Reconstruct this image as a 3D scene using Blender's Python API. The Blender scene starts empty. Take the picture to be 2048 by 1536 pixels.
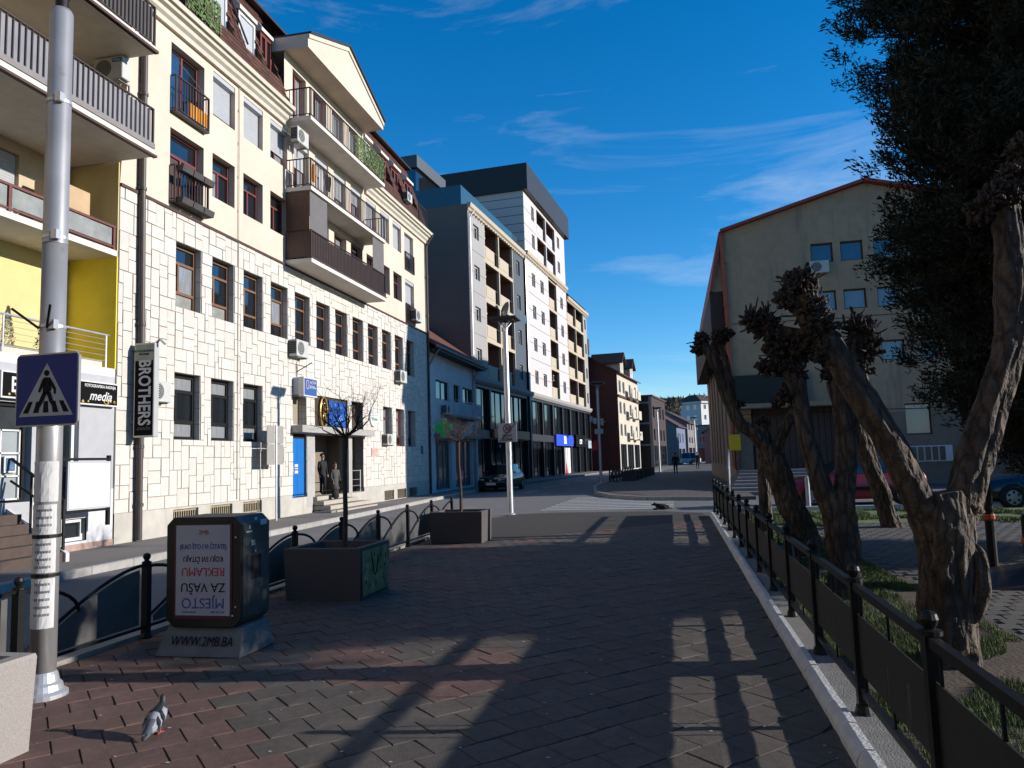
import bpy, bmesh, math, random
import numpy as np
from mathutils import Vector, Matrix, noise
random.seed(11)
SC = bpy.context.scene
COL = SC.collection
R = math.radians
# ------------------------------------------------------------------ camera
CAM_H = 1.65; FPX = 1520.0
PITCH, YAW, ROLL = R(5.68), R(11.81), R(1.8)
FW = Vector((-math.sin(YAW)*math.cos(PITCH), math.cos(YAW)*math.cos(PITCH), math.sin(PITCH)))
_rt = Vector((math.cos(YAW), math.sin(YAW), 0)); _up = _rt.cross(FW)
RT = _rt*math.cos(ROLL) - _up*math.sin(ROLL); UP = _rt*math.sin(ROLL) + _up*math.cos(ROLL)
CPOS = Vector((0, 0, CAM_H))
cd = bpy.data.cameras.new('camera'); cam = bpy.data.objects.new('camera', cd); COL.objects.link(cam)
cd.sensor_width = 36; cd.sensor_fit = 'HORIZONTAL'; cd.lens = FPX/2048*36; cd.clip_start = 0.05; cd.clip_end = 3000
m3 = Matrix((RT, UP, -FW)).transposed()
cam.matrix_world = Matrix.Translation(CPOS) @ m3.to_4x4()
SC.camera = cam
# ------------------------------------------------------------------ sky and sun
SUN_EL, SUN_AZ = R(15.5), R(8.5)         # azimuth measured from +X towards +Y
w = bpy.data.worlds.new('World'); SC.world = w; w.use_nodes = True
nt = w.node_tree; nt.nodes.clear()
out = nt.nodes.new('ShaderNodeOutputWorld'); bg = nt.nodes.new('ShaderNodeBackground')
sky = nt.nodes.new('ShaderNodeTexSky'); sky.sky_type = 'NISHITA'; sky.sun_disc = False
sky.sun_elevation = SUN_EL; sky.sun_rotation = R(90) - SUN_AZ
sky.altitude = 300; sky.air_density = 1.0; sky.dust_density = 0.0; sky.ozone_density = 4.5
bg.inputs[1].default_value = 0.145
tc = nt.nodes.new('ShaderNodeTexCoord'); mp = nt.nodes.new('ShaderNodeMapping')
mp.inputs['Location'].default_value = (2.1, 1.7, .5); mp.inputs['Rotation'].default_value = (0.0, R(20), R(24)); mp.inputs['Scale'].default_value = (1.1, 2.0, 6.0)
n1 = nt.nodes.new('ShaderNodeTexNoise'); n1.inputs['Scale'].default_value = 1.7; n1.inputs['Detail'].default_value = 9; n1.inputs['Roughness'].default_value = 0.62; n1.inputs['Distortion'].default_value = 0.5
r1 = nt.nodes.new('ShaderNodeValToRGB'); r1.color_ramp.elements[0].position = 0.54; r1.color_ramp.elements[1].position = 0.78
r1.color_ramp.elements[1].color = (.33, .33, .33, 1)
mx = nt.nodes.new('ShaderNodeMixRGB'); mx.inputs[2].default_value = (4.6, 4.9, 5.2, 1)
L = nt.links.new
L(tc.outputs['Generated'], mp.inputs[0]); L(mp.outputs[0], n1.inputs[0]); L(n1.outputs[0], r1.inputs[0])
L(r1.outputs[0], mx.inputs[0]); L(sky.outputs[0], mx.inputs[1]); hs = nt.nodes.new('ShaderNodeHueSaturation'); hs.inputs['Saturation'].default_value = 1.26; L(mx.outputs[0], hs.inputs['Color']); L(hs.outputs[0], bg.inputs[0]); L(bg.outputs[0], out.inputs[0])
sd = bpy.data.lights.new('sun', 'SUN'); sd.energy = 5.0; sd.angle = R(0.5); sd.color = (1.0, 0.945, 0.88)
sun = bpy.data.objects.new('sun', sd); COL.objects.link(sun)
sdir = Vector((math.cos(SUN_EL)*math.cos(SUN_AZ), math.cos(SUN_EL)*math.sin(SUN_AZ), math.sin(SUN_EL)))
sun.rotation_euler = sdir.to_track_quat('Z', 'Y').to_euler(); sun.location = (40, 10, 30)
vs = SC.view_settings; vs.view_transform = 'Standard'; vs.look = 'None'; vs.gamma = 1; vs.exposure = 0.5; vs.use_curve_mapping = False
SC.cycles.max_bounces = 7; SC.cycles.diffuse_bounces = 5; SC.cycles.glossy_bounces = 3; SC.cycles.transparent_max_bounces = 6

def ray(px, py): return (RT*(px-1024) - UP*(py-768))/FPX + FW
def at_y(px, py, Y):
    d = ray(px, py); return CPOS + d*(Y/d.y)
def at_x(px, py, X):
    d = ray(px, py); return CPOS + d*(X/d.x)
def at_g(px, py, z=0.0):
    d = ray(px, py); return CPOS + d*((z-CAM_H)/d.z)
# ------------------------------------------------------------------ materials
MATS = {}
def mat(name, c, r=.8, v=.12, s=4., b=0., bs=50., m=0., ov=0., ior=1.45, big=.0, bigs=.6, emit=None, stain=None, aniso=None, streak=False):
    """procedural principled: colour noise v at scale s, fine bump b at scale bs, per-piece variation ov, large blotches big"""
    if name in MATS: return MATS[name]
    M = bpy.data.materials.new(name); M.use_nodes = True; t = M.node_tree; N = t.nodes; Lk = t.links.new
    p = N['Principled BSDF']; p.inputs['Roughness'].default_value = r; p.inputs['Metallic'].default_value = m
    p.inputs['IOR'].default_value = ior
    co = N.new('ShaderNodeTexCoord'); src = co.outputs['Object']
    if aniso:
        mpn = N.new('ShaderNodeMapping'); mpn.inputs['Scale'].default_value = aniso; Lk(src, mpn.inputs[0]); src = mpn.outputs[0]
    c = tuple(k*.66 for k in c) if not emit else c
    base = N.new('ShaderNodeRGB'); base.outputs[0].default_value = (*c, 1); cur = base.outputs[0]
    def scale_by(cur, fac, lo, hi):
        mr = N.new('ShaderNodeMapRange'); mr.inputs[1].default_value = .25; mr.inputs[2].default_value = .75
        mr.inputs[3].default_value = lo; mr.inputs[4].default_value = hi; Lk(fac, mr.inputs[0])
        vm = N.new('ShaderNodeVectorMath'); vm.operation = 'SCALE'; Lk(cur, vm.inputs[0]); Lk(mr.outputs[0], vm.inputs['Scale']); return vm.outputs[0]
    if v:
        nz = N.new('ShaderNodeTexNoise'); nz.inputs['Scale'].default_value = s; nz.inputs['Detail'].default_value = 6; Lk(src, nz.inputs[0])
        cur = scale_by(cur, nz.outputs[0], 1-v, 1+v)
    if big:
        nb = N.new('ShaderNodeTexNoise'); nb.inputs['Scale'].default_value = bigs; nb.inputs['Detail'].default_value = 5; nb.inputs['Roughness'].default_value = .65; Lk(src, nb.inputs[0])
        cur = scale_by(cur, nb.outputs[0], 1-big, 1+big*.6)
    if ov:
        oi = N.new('ShaderNodeObjectInfo'); ge = N.new('ShaderNodeNewGeometry')
        ad = N.new('ShaderNodeMath'); ad.operation = 'ADD'; Lk(oi.outputs['Random'], ad.inputs[0]); Lk(ge.outputs['Random Per Island'], ad.inputs[1])
        fr = N.new('ShaderNodeMath'); fr.operation = 'FRACT'; Lk(ad.outputs[0], fr.inputs[0])
        mr = N.new('ShaderNodeMapRange'); mr.inputs[3].default_value = 1-ov; mr.inputs[4].default_value = 1+ov; Lk(fr.outputs[0], mr.inputs[0])
        vm = N.new('ShaderNodeVectorMath'); vm.operation = 'SCALE'; Lk(cur, vm.inputs[0]); Lk(mr.outputs[0], vm.inputs['Scale']); cur = vm.outputs[0]
    if stain:
        col, th, sc_ = stain
        ns = N.new('ShaderNodeTexNoise'); ns.inputs['Scale'].default_value = sc_; ns.inputs['Detail'].default_value = 8; ns.inputs['Roughness'].default_value = .7; ssrc = src
        if streak:
            mps = N.new('ShaderNodeMapping'); mps.inputs['Scale'].default_value = (2.2, 2.2, .22); Lk(co.outputs['Object'], mps.inputs[0]); ssrc = mps.outputs[0]
        Lk(ssrc, ns.inputs[0])
        rr = N.new('ShaderNodeMapRange'); rr.inputs[1].default_value = th; rr.inputs[2].default_value = th+.12; rr.inputs[4].default_value = .75; Lk(ns.outputs[0], rr.inputs[0])
        mi = N.new('ShaderNodeMixRGB'); mi.inputs[2].default_value = (*col, 1); Lk(rr.outputs[0], mi.inputs[0]); Lk(cur, mi.inputs[1]); cur = mi.outputs[0]
    Lk(cur, p.inputs['Base Color'])
    if b:
        n2 = N.new('ShaderNodeTexNoise'); n2.inputs['Scale'].default_value = bs; n2.inputs['Detail'].default_value = 4; Lk(src, n2.inputs[0])
        bu = N.new('ShaderNodeBump'); bu.inputs['Strength'].default_value = b; bu.inputs['Distance'].default_value = .02; Lk(n2.outputs[0], bu.inputs['Height']); Lk(bu.outputs[0], p.inputs['Normal'])
    if emit:
        p.inputs['Emission Color'].default_value = (*c, 1); p.inputs['Emission Strength'].default_value = emit
    MATS[name] = M; return M
# ------------------------------------------------------------------ mesh builder
class MB:
    def __init__(s): s.v = []; s.f = []; s.mi = []; s.cm = 0
    def face(s, *pts):
        i = len(s.v); s.v += [tuple(p) for p in pts]; s.f.append(tuple(range(i, i+len(pts)))); s.mi.append(s.cm)
    def box(s, x0, y0, z0, x1, y1, z1):
        i = len(s.v); s.v += [(x, y, z) for z in (z0, z1) for y in (y0, y1) for x in (x0, x1)]
        for q in ((0,2,3,1),(4,5,7,6),(0,1,5,4),(2,6,7,3),(0,4,6,2),(1,3,7,5)): s.f.append(tuple(i+k for k in q)); s.mi.append(s.cm)
        return s
    def hexa(s, b, t):
        i = len(s.v); s.v += [tuple(p) for p in b] + [tuple(p) for p in t]; n = len(b)
        s.f.append(tuple(i+k for k in reversed(range(n)))); s.f.append(tuple(i+n+k for k in range(n)))
        for k in range(n): s.f.append((i+k, i+(k+1) % n, i+n+(k+1) % n, i+n+k))
        s.mi += [s.cm]*(n+2); return s
    def prism(s, poly, axis, a, b):
        """2-D polygon extruded along axis 'x','y' or 'z' from a to b; poly coords are the remaining two axes in order"""
        def P(p, k): return {'x': (k, p[0], p[1]), 'y': (p[0], k, p[1]), 'z': (p[0], p[1], k)}[axis]
        return s.hexa([P(p, a) for p in poly], [P(p, b) for p in poly])
    def tube(s, pts, rad, n=8, cap=True, jit=None):
        pts = [Vector(p) for p in pts]
        if not hasattr(rad, '__len__'): rad = [rad]*len(pts)
        i0 = len(s.v); ref = Vector((0.13, 0.27, 1)).normalized(); prev = None
        for k, p in enumerate(pts):
            d = (pts[min(k+1, len(pts)-1)] - pts[max(k-1, 0)])
            d = d.normalized() if d.length > 1e-9 else Vector((0, 0, 1))
            a = prev if prev is not None else (ref if abs(d.dot(ref)) < .95 else Vector((1, 0, 0)))
            u = (a - d*a.dot(d)); u = u.normalized() if u.length > 1e-6 else d.orthogonal().normalized()
            prev = u; vv = d.cross(u)
            for j in range(n):
                th = 2*math.pi*j/n; rr = rad[k]*(jit(p, th, k) if jit else 1)
                s.v.append(tuple(p + (u*math.cos(th)+vv*math.sin(th))*rr))
        for k in range(len(pts)-1):
            for j in range(n):
                s.f.append((i0+k*n+j, i0+k*n+(j+1) % n, i0+(k+1)*n+(j+1) % n, i0+(k+1)*n+j)); s.mi.append(s.cm)
        if cap:
            s.f.append(tuple(i0+j for j in reversed(range(n)))); s.f.append(tuple(i0+(len(pts)-1)*n+j for j in range(n))); s.mi += [s.cm]*2
        return s
    def lathe(s, prof, n=16, o=(0, 0, 0)):
        i0 = len(s.v)
        for r, z in prof:
            for j in range(n):
                th = 2*math.pi*j/n; s.v.append((o[0]+r*math.cos(th), o[1]+r*math.sin(th), o[2]+z))
        for k in range(len(prof)-1):
            for j in range(n):
                s.f.append((i0+k*n+j, i0+k*n+(j+1) % n, i0+(k+1)*n+(j+1) % n, i0+(k+1)*n+j)); s.mi.append(s.cm)
        s.f.append(tuple(i0+j for j in reversed(range(n)))); s.f.append(tuple(i0+(len(prof)-1)*n+j for j in range(n))); s.mi += [s.cm]*2
        return s
    def loft(s, secs, cap=True):
        """list of equal-length closed sections"""
        i0 = len(s.v); n = len(secs[0])
        for c in secs: s.v += [tuple(p) for p in c]
        for k in range(len(secs)-1):
            for j in range(n):
                s.f.append((i0+k*n+j, i0+k*n+(j+1) % n, i0+(k+1)*n+(j+1) % n, i0+(k+1)*n+j)); s.mi.append(s.cm)
        if cap:
            s.f.append(tuple(i0+j for j in reversed(range(n)))); s.f.append(tuple(i0+(len(secs)-1)*n+j for j in range(n))); s.mi += [s.cm]*2
        return s
    def wall(s, u0, u1, z0, z1, ops, P, depth=.2, reveal=True, back=False):
        """wall sheet with real openings; P(u, z, d) maps to space, d = depth behind the face"""
        us = sorted({u0, u1, *[min(max(o[k], u0), u1) for o in ops for k in (0, 1)]}); zs = sorted({z0, z1, *[min(max(o[k], z0), z1) for o in ops for k in (2, 3)]})
        for a, b in zip(us, us[1:]):
            for c, d in zip(zs, zs[1:]):
                cu, cz = (a+b)/2, (c+d)/2
                if any(o[0] < cu < o[1] and o[2] < cz < o[3] for o in ops): continue
                s.face(P(a, c, 0), P(b, c, 0), P(b, d, 0), P(a, d, 0))
                if back: s.face(P(a, c, depth), P(b, c, depth), P(b, d, depth), P(a, d, depth))
        if reveal:
            for a, b, c, d in ops:
                s.face(P(a, c, 0), P(a, d, 0), P(a, d, depth), P(a, c, depth)); s.face(P(b, c, 0), P(b, d, 0), P(b, d, depth), P(b, c, depth))
                s.face(P(a, c, 0), P(b, c, 0), P(b, c, depth), P(a, c, depth)); s.face(P(a, d, 0), P(b, d, 0), P(b, d, depth), P(a, d, depth))
        if back:
            for a, b, c, d in ((u0, u1, z0, z0), (u0, u1, z1, z1)): s.face(P(a, c, 0), P(b, c, 0), P(b, c, depth), P(a, c, depth))
            for u in (u0, u1): s.face(P(u, z0, 0), P(u, z1, 0), P(u, z1, depth), P(u, z0, depth))
        return s
    def mesh(s, mats, smooth=False, bevel=0, seg=1):
        me = bpy.data.meshes.new('m'); me.from_pydata(s.v, [], s.f)
        for m in (mats if isinstance(mats, (list, tuple)) else [mats]): me.materials.append(m)
        if any(s.mi): me.polygons.foreach_set('material_index', s.mi)
        if bevel:
            bm = bmesh.new(); bm.from_mesh(me); bmesh.ops.remove_doubles(bm, verts=bm.verts, dist=1e-5)
            bmesh.ops.bevel(bm, geom=[e for e in bm.edges if e.is_manifold and e.calc_face_angle(0) > .5], offset=bevel, segments=seg, affect='EDGES', profile=.6); bm.to_mesh(me); bm.free()
        if smooth:
            me.polygons.foreach_set('use_smooth', [True]*len(me.polygons))
        me.update(); return me
    def build(s, name, mats, parent=None, loc=(0, 0, 0), smooth=False, bevel=0, seg=1, rz=0):
        return put(name, s.mesh(mats, smooth, bevel, seg), parent, loc, rz)
def put(name, me, parent=None, loc=(0, 0, 0), rz=0, rot=None):
    o = bpy.data.objects.new(name, me); COL.objects.link(o); o.parent = parent; o.location = loc
    if rot is not None: o.rotation_euler = rot
    elif rz: o.rotation_euler = (0, 0, rz)
    if me is not None and not me.name.startswith(name): me.name = name
    return o
def tag(o, label, cat, group=None):
    o['label'] = label; o['category'] = cat
    if group: o['group'] = group
    return o
def thing(name, label, cat, loc=(0, 0, 0), rz=0, group=None):
    o = bpy.data.objects.new(name, None); COL.objects.link(o); o.location = loc; o.rotation_euler = (0, 0, rz); o.empty_display_size = .2
    return tag(o, label, cat, group)
def struct(name, mb, m, kind='structure', **k):
    o = mb.build(name, m, **k); o['kind'] = kind; return o
def stuff(o): o['kind'] = 'stuff'; return o
def dup(root, loc, rz, label, group=None):
    r = root.copy(); COL.objects.link(r); r.location = loc; r.rotation_euler = (0, 0, rz); r['label'] = label
    if group: r['group'] = group
    for ch in list(root.children):
        c = ch.copy(); COL.objects.link(c); c.parent = r
        for g in list(ch.children):
            d = g.copy(); COL.objects.link(d); d.parent = c
    return r
def text(body, size, m, parent, loc, rot, name='lettering', sx=1., align='CENTER', ext=.003, bold=0., shear=0.):
    cu = bpy.data.curves.new('t', 'FONT'); cu.body = body; cu.size = size; cu.align_x = align; cu.align_y = 'CENTER'; cu.extrude = ext; cu.offset = bold; cu.shear = shear; cu.resolution_u = 4
    ob = bpy.data.objects.new('t', cu); COL.objects.link(ob)
    bpy.context.view_layer.update()
    me = bpy.data.meshes.new_from_object(ob.evaluated_get(bpy.context.evaluated_depsgraph_get()))
    bpy.data.objects.remove(ob); bpy.data.curves.remove(cu)
    for v in me.vertices: v.co.x *= sx
    me.materials.clear(); me.materials.append(m)
    o = bpy.data.objects.new(name, me); me.name = name; COL.objects.link(o); o.parent = parent
    o.matrix_local = Matrix.Translation(Vector(loc)) @ rot
    return o
ROT_S = Matrix.Rotation(R(90), 4, 'X')                                    # reads from -Y
ROT_E = Matrix.Rotation(R(90), 4, 'Z') @ Matrix.Rotation(R(90), 4, 'X')    # reads from +X
FLIP = Matrix.Rotation(R(180), 4, 'Z')
# ------------------------------------------------------------------ palette
m_stone = mat('limestone_cladding', (.76, .70, .62), .85, .08, 9, .3, 60, ov=.06, big=.10, bigs=.45, stain=((.50, .45, .38), .64, .9))
m_mortar = mat('mortar', (.36, .33, .28), .95, .15, 8)
m_plaster = mat('cream_plaster', (.79, .665, .53), .9, .04, 3, .15, 120, big=.12, bigs=.45, stain=((.44, .36, .27), .64, .9), streak=True)
m_cornice = mat('cornice_paint', (.70, .64, .52), .85, .08, 5, .1, 60, big=.1)
m_plinth = mat('plinth_render', (.58, .54, .47), .9, .10, 3, .2, 80, big=.15, stain=((.30, .25, .19), .56, 1.3), streak=True)
m_shingle = mat('brown_shingles', (.13, .052, .034), .9, .35, 14, .8, 26, ov=.3, big=.25, bigs=1.1)
m_brown = mat('brown_paint', (.075, .030, .022), .6, .15, 8)
m_wood = mat('varnished_frame', (.22, .10, .045), .55, .2, 12)
m_redwood = mat('red_brown_frame', (.20, .035, .025), .5, .15, 10)
m_blackframe = mat('dark_frame', (.012, .011, .011), .5, .1, 10, ior=1.3)
m_whiteframe = mat('white_pvc', (.78, .78, .76), .4, .04, 6)
m_glass = mat('window_glass', (.014, .018, .022), .03, .3, 1.2, .02, 1.5, ior=2.1)
m_glassc = mat('window_glass_curtained', (.30, .31, .32), .05, .25, 3, .02, 1.5, ior=1.9, aniso=(1, 9, 1))
m_glassf = mat('frosted_glass', (.33, .33, .29), .25, .25, 4, ior=1.6)
m_glassb = mat('blue_curtained_glass', (.03, .07, .15), .06, .25, 3, ior=1.9)
m_shutter = mat('shutter_grey', (.52, .53, .55), .5, .05, 4)
m_iron = mat('brown_iron', (.045, .024, .02), .5, .2, 12)
m_black = mat('black_iron', (.010, .010, .011), .5, .25, 10, .1, 60, ior=1.3)
m_acw = mat('air_unit_white', (.62, .62, .58), .5, .06, 6)
m_dark = mat('dark_void', (.01, .01, .011), .8, .1)
m_yellow = mat('yellow_plaster', (1.1, .86, .07), .9, .06, 3, .12, 90, big=.08)
m_lightyel = mat('pale_yellow_plaster', (.80, .66, .30), .9, .05, 3, .12, 90, big=.08)
m_soffit = mat('balcony_soffit', (.84, .78, .68), .9, .08, 4, big=.12)
m_conc = mat('concrete', (.34, .32, .29), .92, .14, 6, .35, 70, big=.15)
m_granite = mat('planter_concrete', (.40, .36, .33), .9, .22, 120, .4, 160, big=.1)
m_steel = mat('galvanised_steel', (.72, .73, .75), .36, .1, 5, m=.55, big=.12)
m_asphalt = mat('asphalt', (.23, .22, .21), .95, .2, 60, .4, 120, big=.15, bigs=.5)
m_white = mat('white_paint', (.74, .73, .70), .7, .1, 12, big=.1)
m_paper = mat('paper', (.72, .71, .69), .8, .06, 8)
m_red = mat('red_print', (.55, .03, .03), .6, .05)
m_blue = mat('blue_print', (.03, .10, .36), .6, .05)
m_ink = mat('black_print', (.010, .010, .011), .7, .05, ior=1.2)
# ================================================================== GROUND AND STREETS
def sheet(name, poly, z, m, kind='structure'):
    b = MB(); b.face(*[(x, y, z) for x, y in poly]); return struct(name, b, m, kind)
m_ground = mat('ground_far', (.16, .15, .13), .95, .2, .4, big=.2, bigs=.05)
sheet('ground', [(-600, -200), (600, -200), (600, 900), (-600, 900)], -.02, m_ground)
road = sheet('road', [(-10.6, -12), (-5.35, -12), (-5.35, 21), (-4.6, 22.6), (60, 20.0), (60, 27.6), (1.2, 28.0), (-1.1, 28.9), (-2.6, 31.0), (-3.6, 34.5), (-4.3, 41), (-4.45, 46), (-3.4, 60), (-1.2, 80), (2.2, 110), (8.5, 160), (4.5, 160), (-2.2, 110), (-6.6, 82), (-9.6, 46), (-10.1, 38), (-10.6, 36)], -.012, m_asphalt)
# zebra crossing
zb = MB()
for i in range(9):
    y = 24.35 + i*.86
    x1 = -.1 - max(0, y-28.2)*.62
    zb.face((-4.3+.03*i, y, -.004), (x1, y, -.004), (x1, y+.42, -.004), (-4.3+.03*i, y+.42, -.004))
struct('zebra_marking', zb, mat('road_paint', (.62, .61, .58), .8, .3, 9, big=.25))
lm = MB()
for i in range(7):
    y = 37.5 + i*5.2; x = -7.3 + (y-45)*.075 if y > 45 else -7.3
    lm.face((x-.06, y, -.004), (x+.06, y, -.004), (x+.28, y+2.4, -.004), (x+.16, y+2.4, -.004))
struct('lane_marking', lm, MATS['road_paint'])
# promenade: a bed of 45-degree pavers
m_bed = mat('joint_sand', (.05, .043, .036), 1, .2, 20)
PROM = [(-5.2, -6), (.85, -6), (.85, 20.6), (.65, 22.0), (-.4, 22.9), (-3.6, 23.0), (-4.6, 22.7), (-5.2, 21.2)]
prom = sheet('promenade_pavement', PROM, .016, m_bed)
PROM2 = [(-5.36, -6), (1.02, -6), (1.02, 20.6), (.82, 22.1), (-.4, 23.05), (-3.6, 23.15), (-4.7, 22.85), (-5.36, 21.2)]
def inpoly(x, y, poly):
    c = False; n = len(poly)
    for i in range(n):
        x1, y1 = poly[i]; x2, y2 = poly[(i+1) % n]
        if (y1 > y) != (y2 > y) and x < (x2-x1)*(y-y1)/(y2-y1)+x1: c = not c
    return c
m_pg = mat('grey_paver', (.13, .106, .087), .88, .2, 24, .4, 140, ov=.12, big=.18, bigs=2.2, stain=((.36, .34, .31), .72, 26))
m_pr = mat('red_paver', (.185, .106, .082), .88, .2, 24, .4, 140, ov=.12, big=.2, bigs=2.2, stain=((.38, .30, .27), .73, 26))
PS = .276; c45 = math.sqrt(.5)
def red_at(x, y):
    s = x+y
    if x < -4.5+.25*math.sin(y): return True
    if y > 16: return (s-.35) % 2.9 < 1.25
    if x > -1.5 or (x > -2.6 and y > 6.4): return False
    return (s-.35) % 2.9 < 1.45 or x+.55*y < -.9
pm = {}
for kk, mm in (('g', m_pg), ('r', m_pr)):
    pm[kk] = []
    for q in range(4):
        random.seed(50+q); h = PS/2-.0026; b = MB(); tz = [.024+random.uniform(-.004, .004) for _ in range(4)]
        rot = lambda x, y: ((x-y)*c45, (x+y)*c45)
        lo = [(*rot(sx*h, sy*h), .010) for sx, sy in ((-1, -1), (1, -1), (1, 1), (-1, 1))]; e = .0035
        hi = [(*rot(sx*(h-e), sy*(h-e)), tz[i]) for i, (sx, sy) in enumerate(((-1, -1), (1, -1), (1, 1), (-1, 1)))]
        b.hexa(lo, hi); pm[kk].append(b.mesh(mm))
random.seed(5)
cells = []
for i in range(-30, 110):           # across rows
    for j in range(-30, 110):       # along rows
        a = (j + (.5 if i % 2 else 0))*PS; c = i*PS
        x = (a+c)*c45 - 5.0; y = (a-c)*c45 + 2.0
        if y < 2.6 or not inpoly(x, y, PROM2): continue
        cells.append((x, y))
def vis(x, y):
    d = Vector((x, y, 0))-CPOS; f = d.dot(FW)
    return f > .5 and abs(d.dot(RT)/f) < 1024/FPX+.02 and -d.dot(UP)/f < 768/FPX+.03
cells.sort(key=lambda p: (not vis(*p), p[0]**2+p[1]**2))
rest = {'g': MB(), 'r': MB()}
for n, (x, y) in enumerate(cells):
    k = 'r' if red_at(x+random.gauss(0, .16), y+random.gauss(0, .16)) else 'g'; q = random.randrange(4)
    edge = not all(inpoly(x+dx, y+dy, PROM) for dx, dy in ((.19, 0), (-.19, 0), (0, .19), (0, -.19)))
    if n < 290 and not edge:
        put('paver', pm[k][q], prom, (x, y, random.uniform(-.002, .002)), random.choice((0, 1, 2, 3))*math.pi/2)
    else:
        me = pm[k][q]; b = rest[k]; i0 = len(b.v); dz = random.uniform(-.002, .002)
        b.v += [(min(max(v.co.x+x, -5.19), .85), min(v.co.y+y, 23.02), v.co.z+dz) for v in me.vertices]
        for p in me.polygons: b.f.append(tuple(i0+i for i in p.vertices)); b.mi.append(0)
stuff(rest['g'].build('grey_pavers', m_pg, prom)); stuff(rest['r'].build('red_pavers', m_pr, prom))
near = MB(); near.face((-5.2, -6, .020), (.85, -6, .020), (.85, 2.75, .020), (-5.2, 2.75, .020)); stuff(near.build('pavers_behind_viewer', m_pg, prom))
# small litter flecks on the pavement
lit = MB(); random.seed(8)
for _ in range(260):
    x, y = random.uniform(-4.9, .8), random.uniform(3.2, 12); r = random.uniform(.004, .013); a = random.random()*3
    lit.face(*[(x+r*math.cos(a+t)*(1+.5*(t > 3)), y+r*.7*math.sin(a+t), .029) for t in (0, 1.3, 2.4, 3.6, 5)])
o = lit.build('litter_flecks', m_paper); o['kind'] = 'stuff'; o['label'] = 'scattered pale flecks of litter on the pavers'
# kerb stones along the right edge of the promenade
kb = struct('kerb_strip', MB().box(.93, -6, -.02, 1.10, 20.8, .098), mat('kerb_concrete', (.27, .255, .235), .95, .16, 9, .7, 90, big=.2))
m_kw = mat('whitewashed_kerb', (.80, .79, .77), .85, .12, 10, .4, 50, ov=.06, big=.2)
kp = [(.835, -.01), (.925, -.01), (.925, .118), (.885, .118), (.855, .098), (.835, .06)]
kl = .405; kme = MB().prism(kp, 'y', .006, kl-.006).mesh(m_kw)
for i in range(47): put('kerb_stone', kme, kb, (random.uniform(-.003, .003), 1.9+i*kl, random.uniform(-.004, .004)))
# left road kerbs
m_kg = mat('grey_kerb', (.42, .40, .37), .9, .12, 9, .3, 60, ov=.1, big=.2)
def kerb_run(parent, pts, L=1.0, w=.15, h=.12):
    me = {}
    for (x0, y0), (x1, y1) in zip(pts, pts[1:]):
        d = Vector((x1-x0, y1-y0)); n = max(1, round(d.length/L)); l = d.length/n; a = math.atan2(d.y, d.x)
        key = round(l, 3)
        if key not in me: me[key] = MB().prism([(-w/2, -.03), (w/2, -.03), (w/2, h-.02), (w/2-.02, h), (-w/2+.02, h), (-w/2, h-.02)], 'x', .004, l-.004).mesh(m_kg)
        for i in range(n): put('kerb_stone', me[key], parent, (x0+d.x*i/n, y0+d.y*i/n, 0), a)
lsw = struct('left_sidewalk', MB().hexa([(-12.6, -12, -.02), (-9.5, -12, -.02), (-9.6, 12, -.02), (-10.35, 32, -.02), (-10.5, 44.5, -.02), (-12.6, 44.5, -.02)], [(-12.6, -12, .1), (-9.5, -12, .1), (-9.6, 12, .1), (-10.35, 32, .1), (-10.5, 44.5, .1), (-12.6, 44.5, .1)]), mat('sidewalk_asphalt', (.26, .235, .21), .95, .18, 30, .4, 90, big=.2))
kerb_run(lsw, [(-9.42, 0), (-9.52, 12), (-10.27, 32), (-10.42, 44)])
tsw = struct('far_left_sidewalk', MB().hexa([(-12.3, 44.5, -.02), (-10.42, 44.5, -.02), (-6.7, 84, -.02), (-2.6, 112, -.02), (4, 160, -.02), (-10, 160, -.02)], [(-12.3, 44.5, .1), (-10.42, 44.5, .1), (-6.7, 84, .1), (-2.6, 112, .1), (4, 160, .1), (-10, 160, .1)]), MATS['sidewalk_asphalt'])
# low concrete edge under the left fence
lk = struct('fence_kerb', MB().box(-5.37, -6, -.02, -5.21, 21, .06), m_kg)
# far promenade beyond the crossing
FP = [(1.2, 28.2), (-1.0, 29.1), (-2.45, 31.2), (-3.45, 34.6), (-4.15, 41), (-4.3, 46), (-3.25, 60), (-1.05, 80), (2.4, 110), (8.8, 160), (14, 160), (5.2, 84), (2.75, 60), (2.75, 28.2)]
fpv = struct('far_promenade', MB().hexa([(x, y, -.02) for x, y in FP], [(x, y, .1) for x, y in FP]), mat('far_paving', (.145, .115, .095), .9, .2, 9, .3, 30, big=.2))
kerb_run(fpv, [(1.6, 28.12), (-1.02, 29.0), (-2.53, 31.15), (-3.53, 34.6), (-4.23, 41), (-4.38, 46), (-3.33, 60), (-1.13, 80)], L=.9)
# park on the right: paving, grass verges, side road kerb
park = sheet('park_paving', [(1.31, -6), (30, -6), (30, 18.2), (3.6, 18.4), (1.31, 14)], .03, mat('park_paving', (.14, .127, .115), .9, .12, 8, .3, 60, big=.25))
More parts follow.
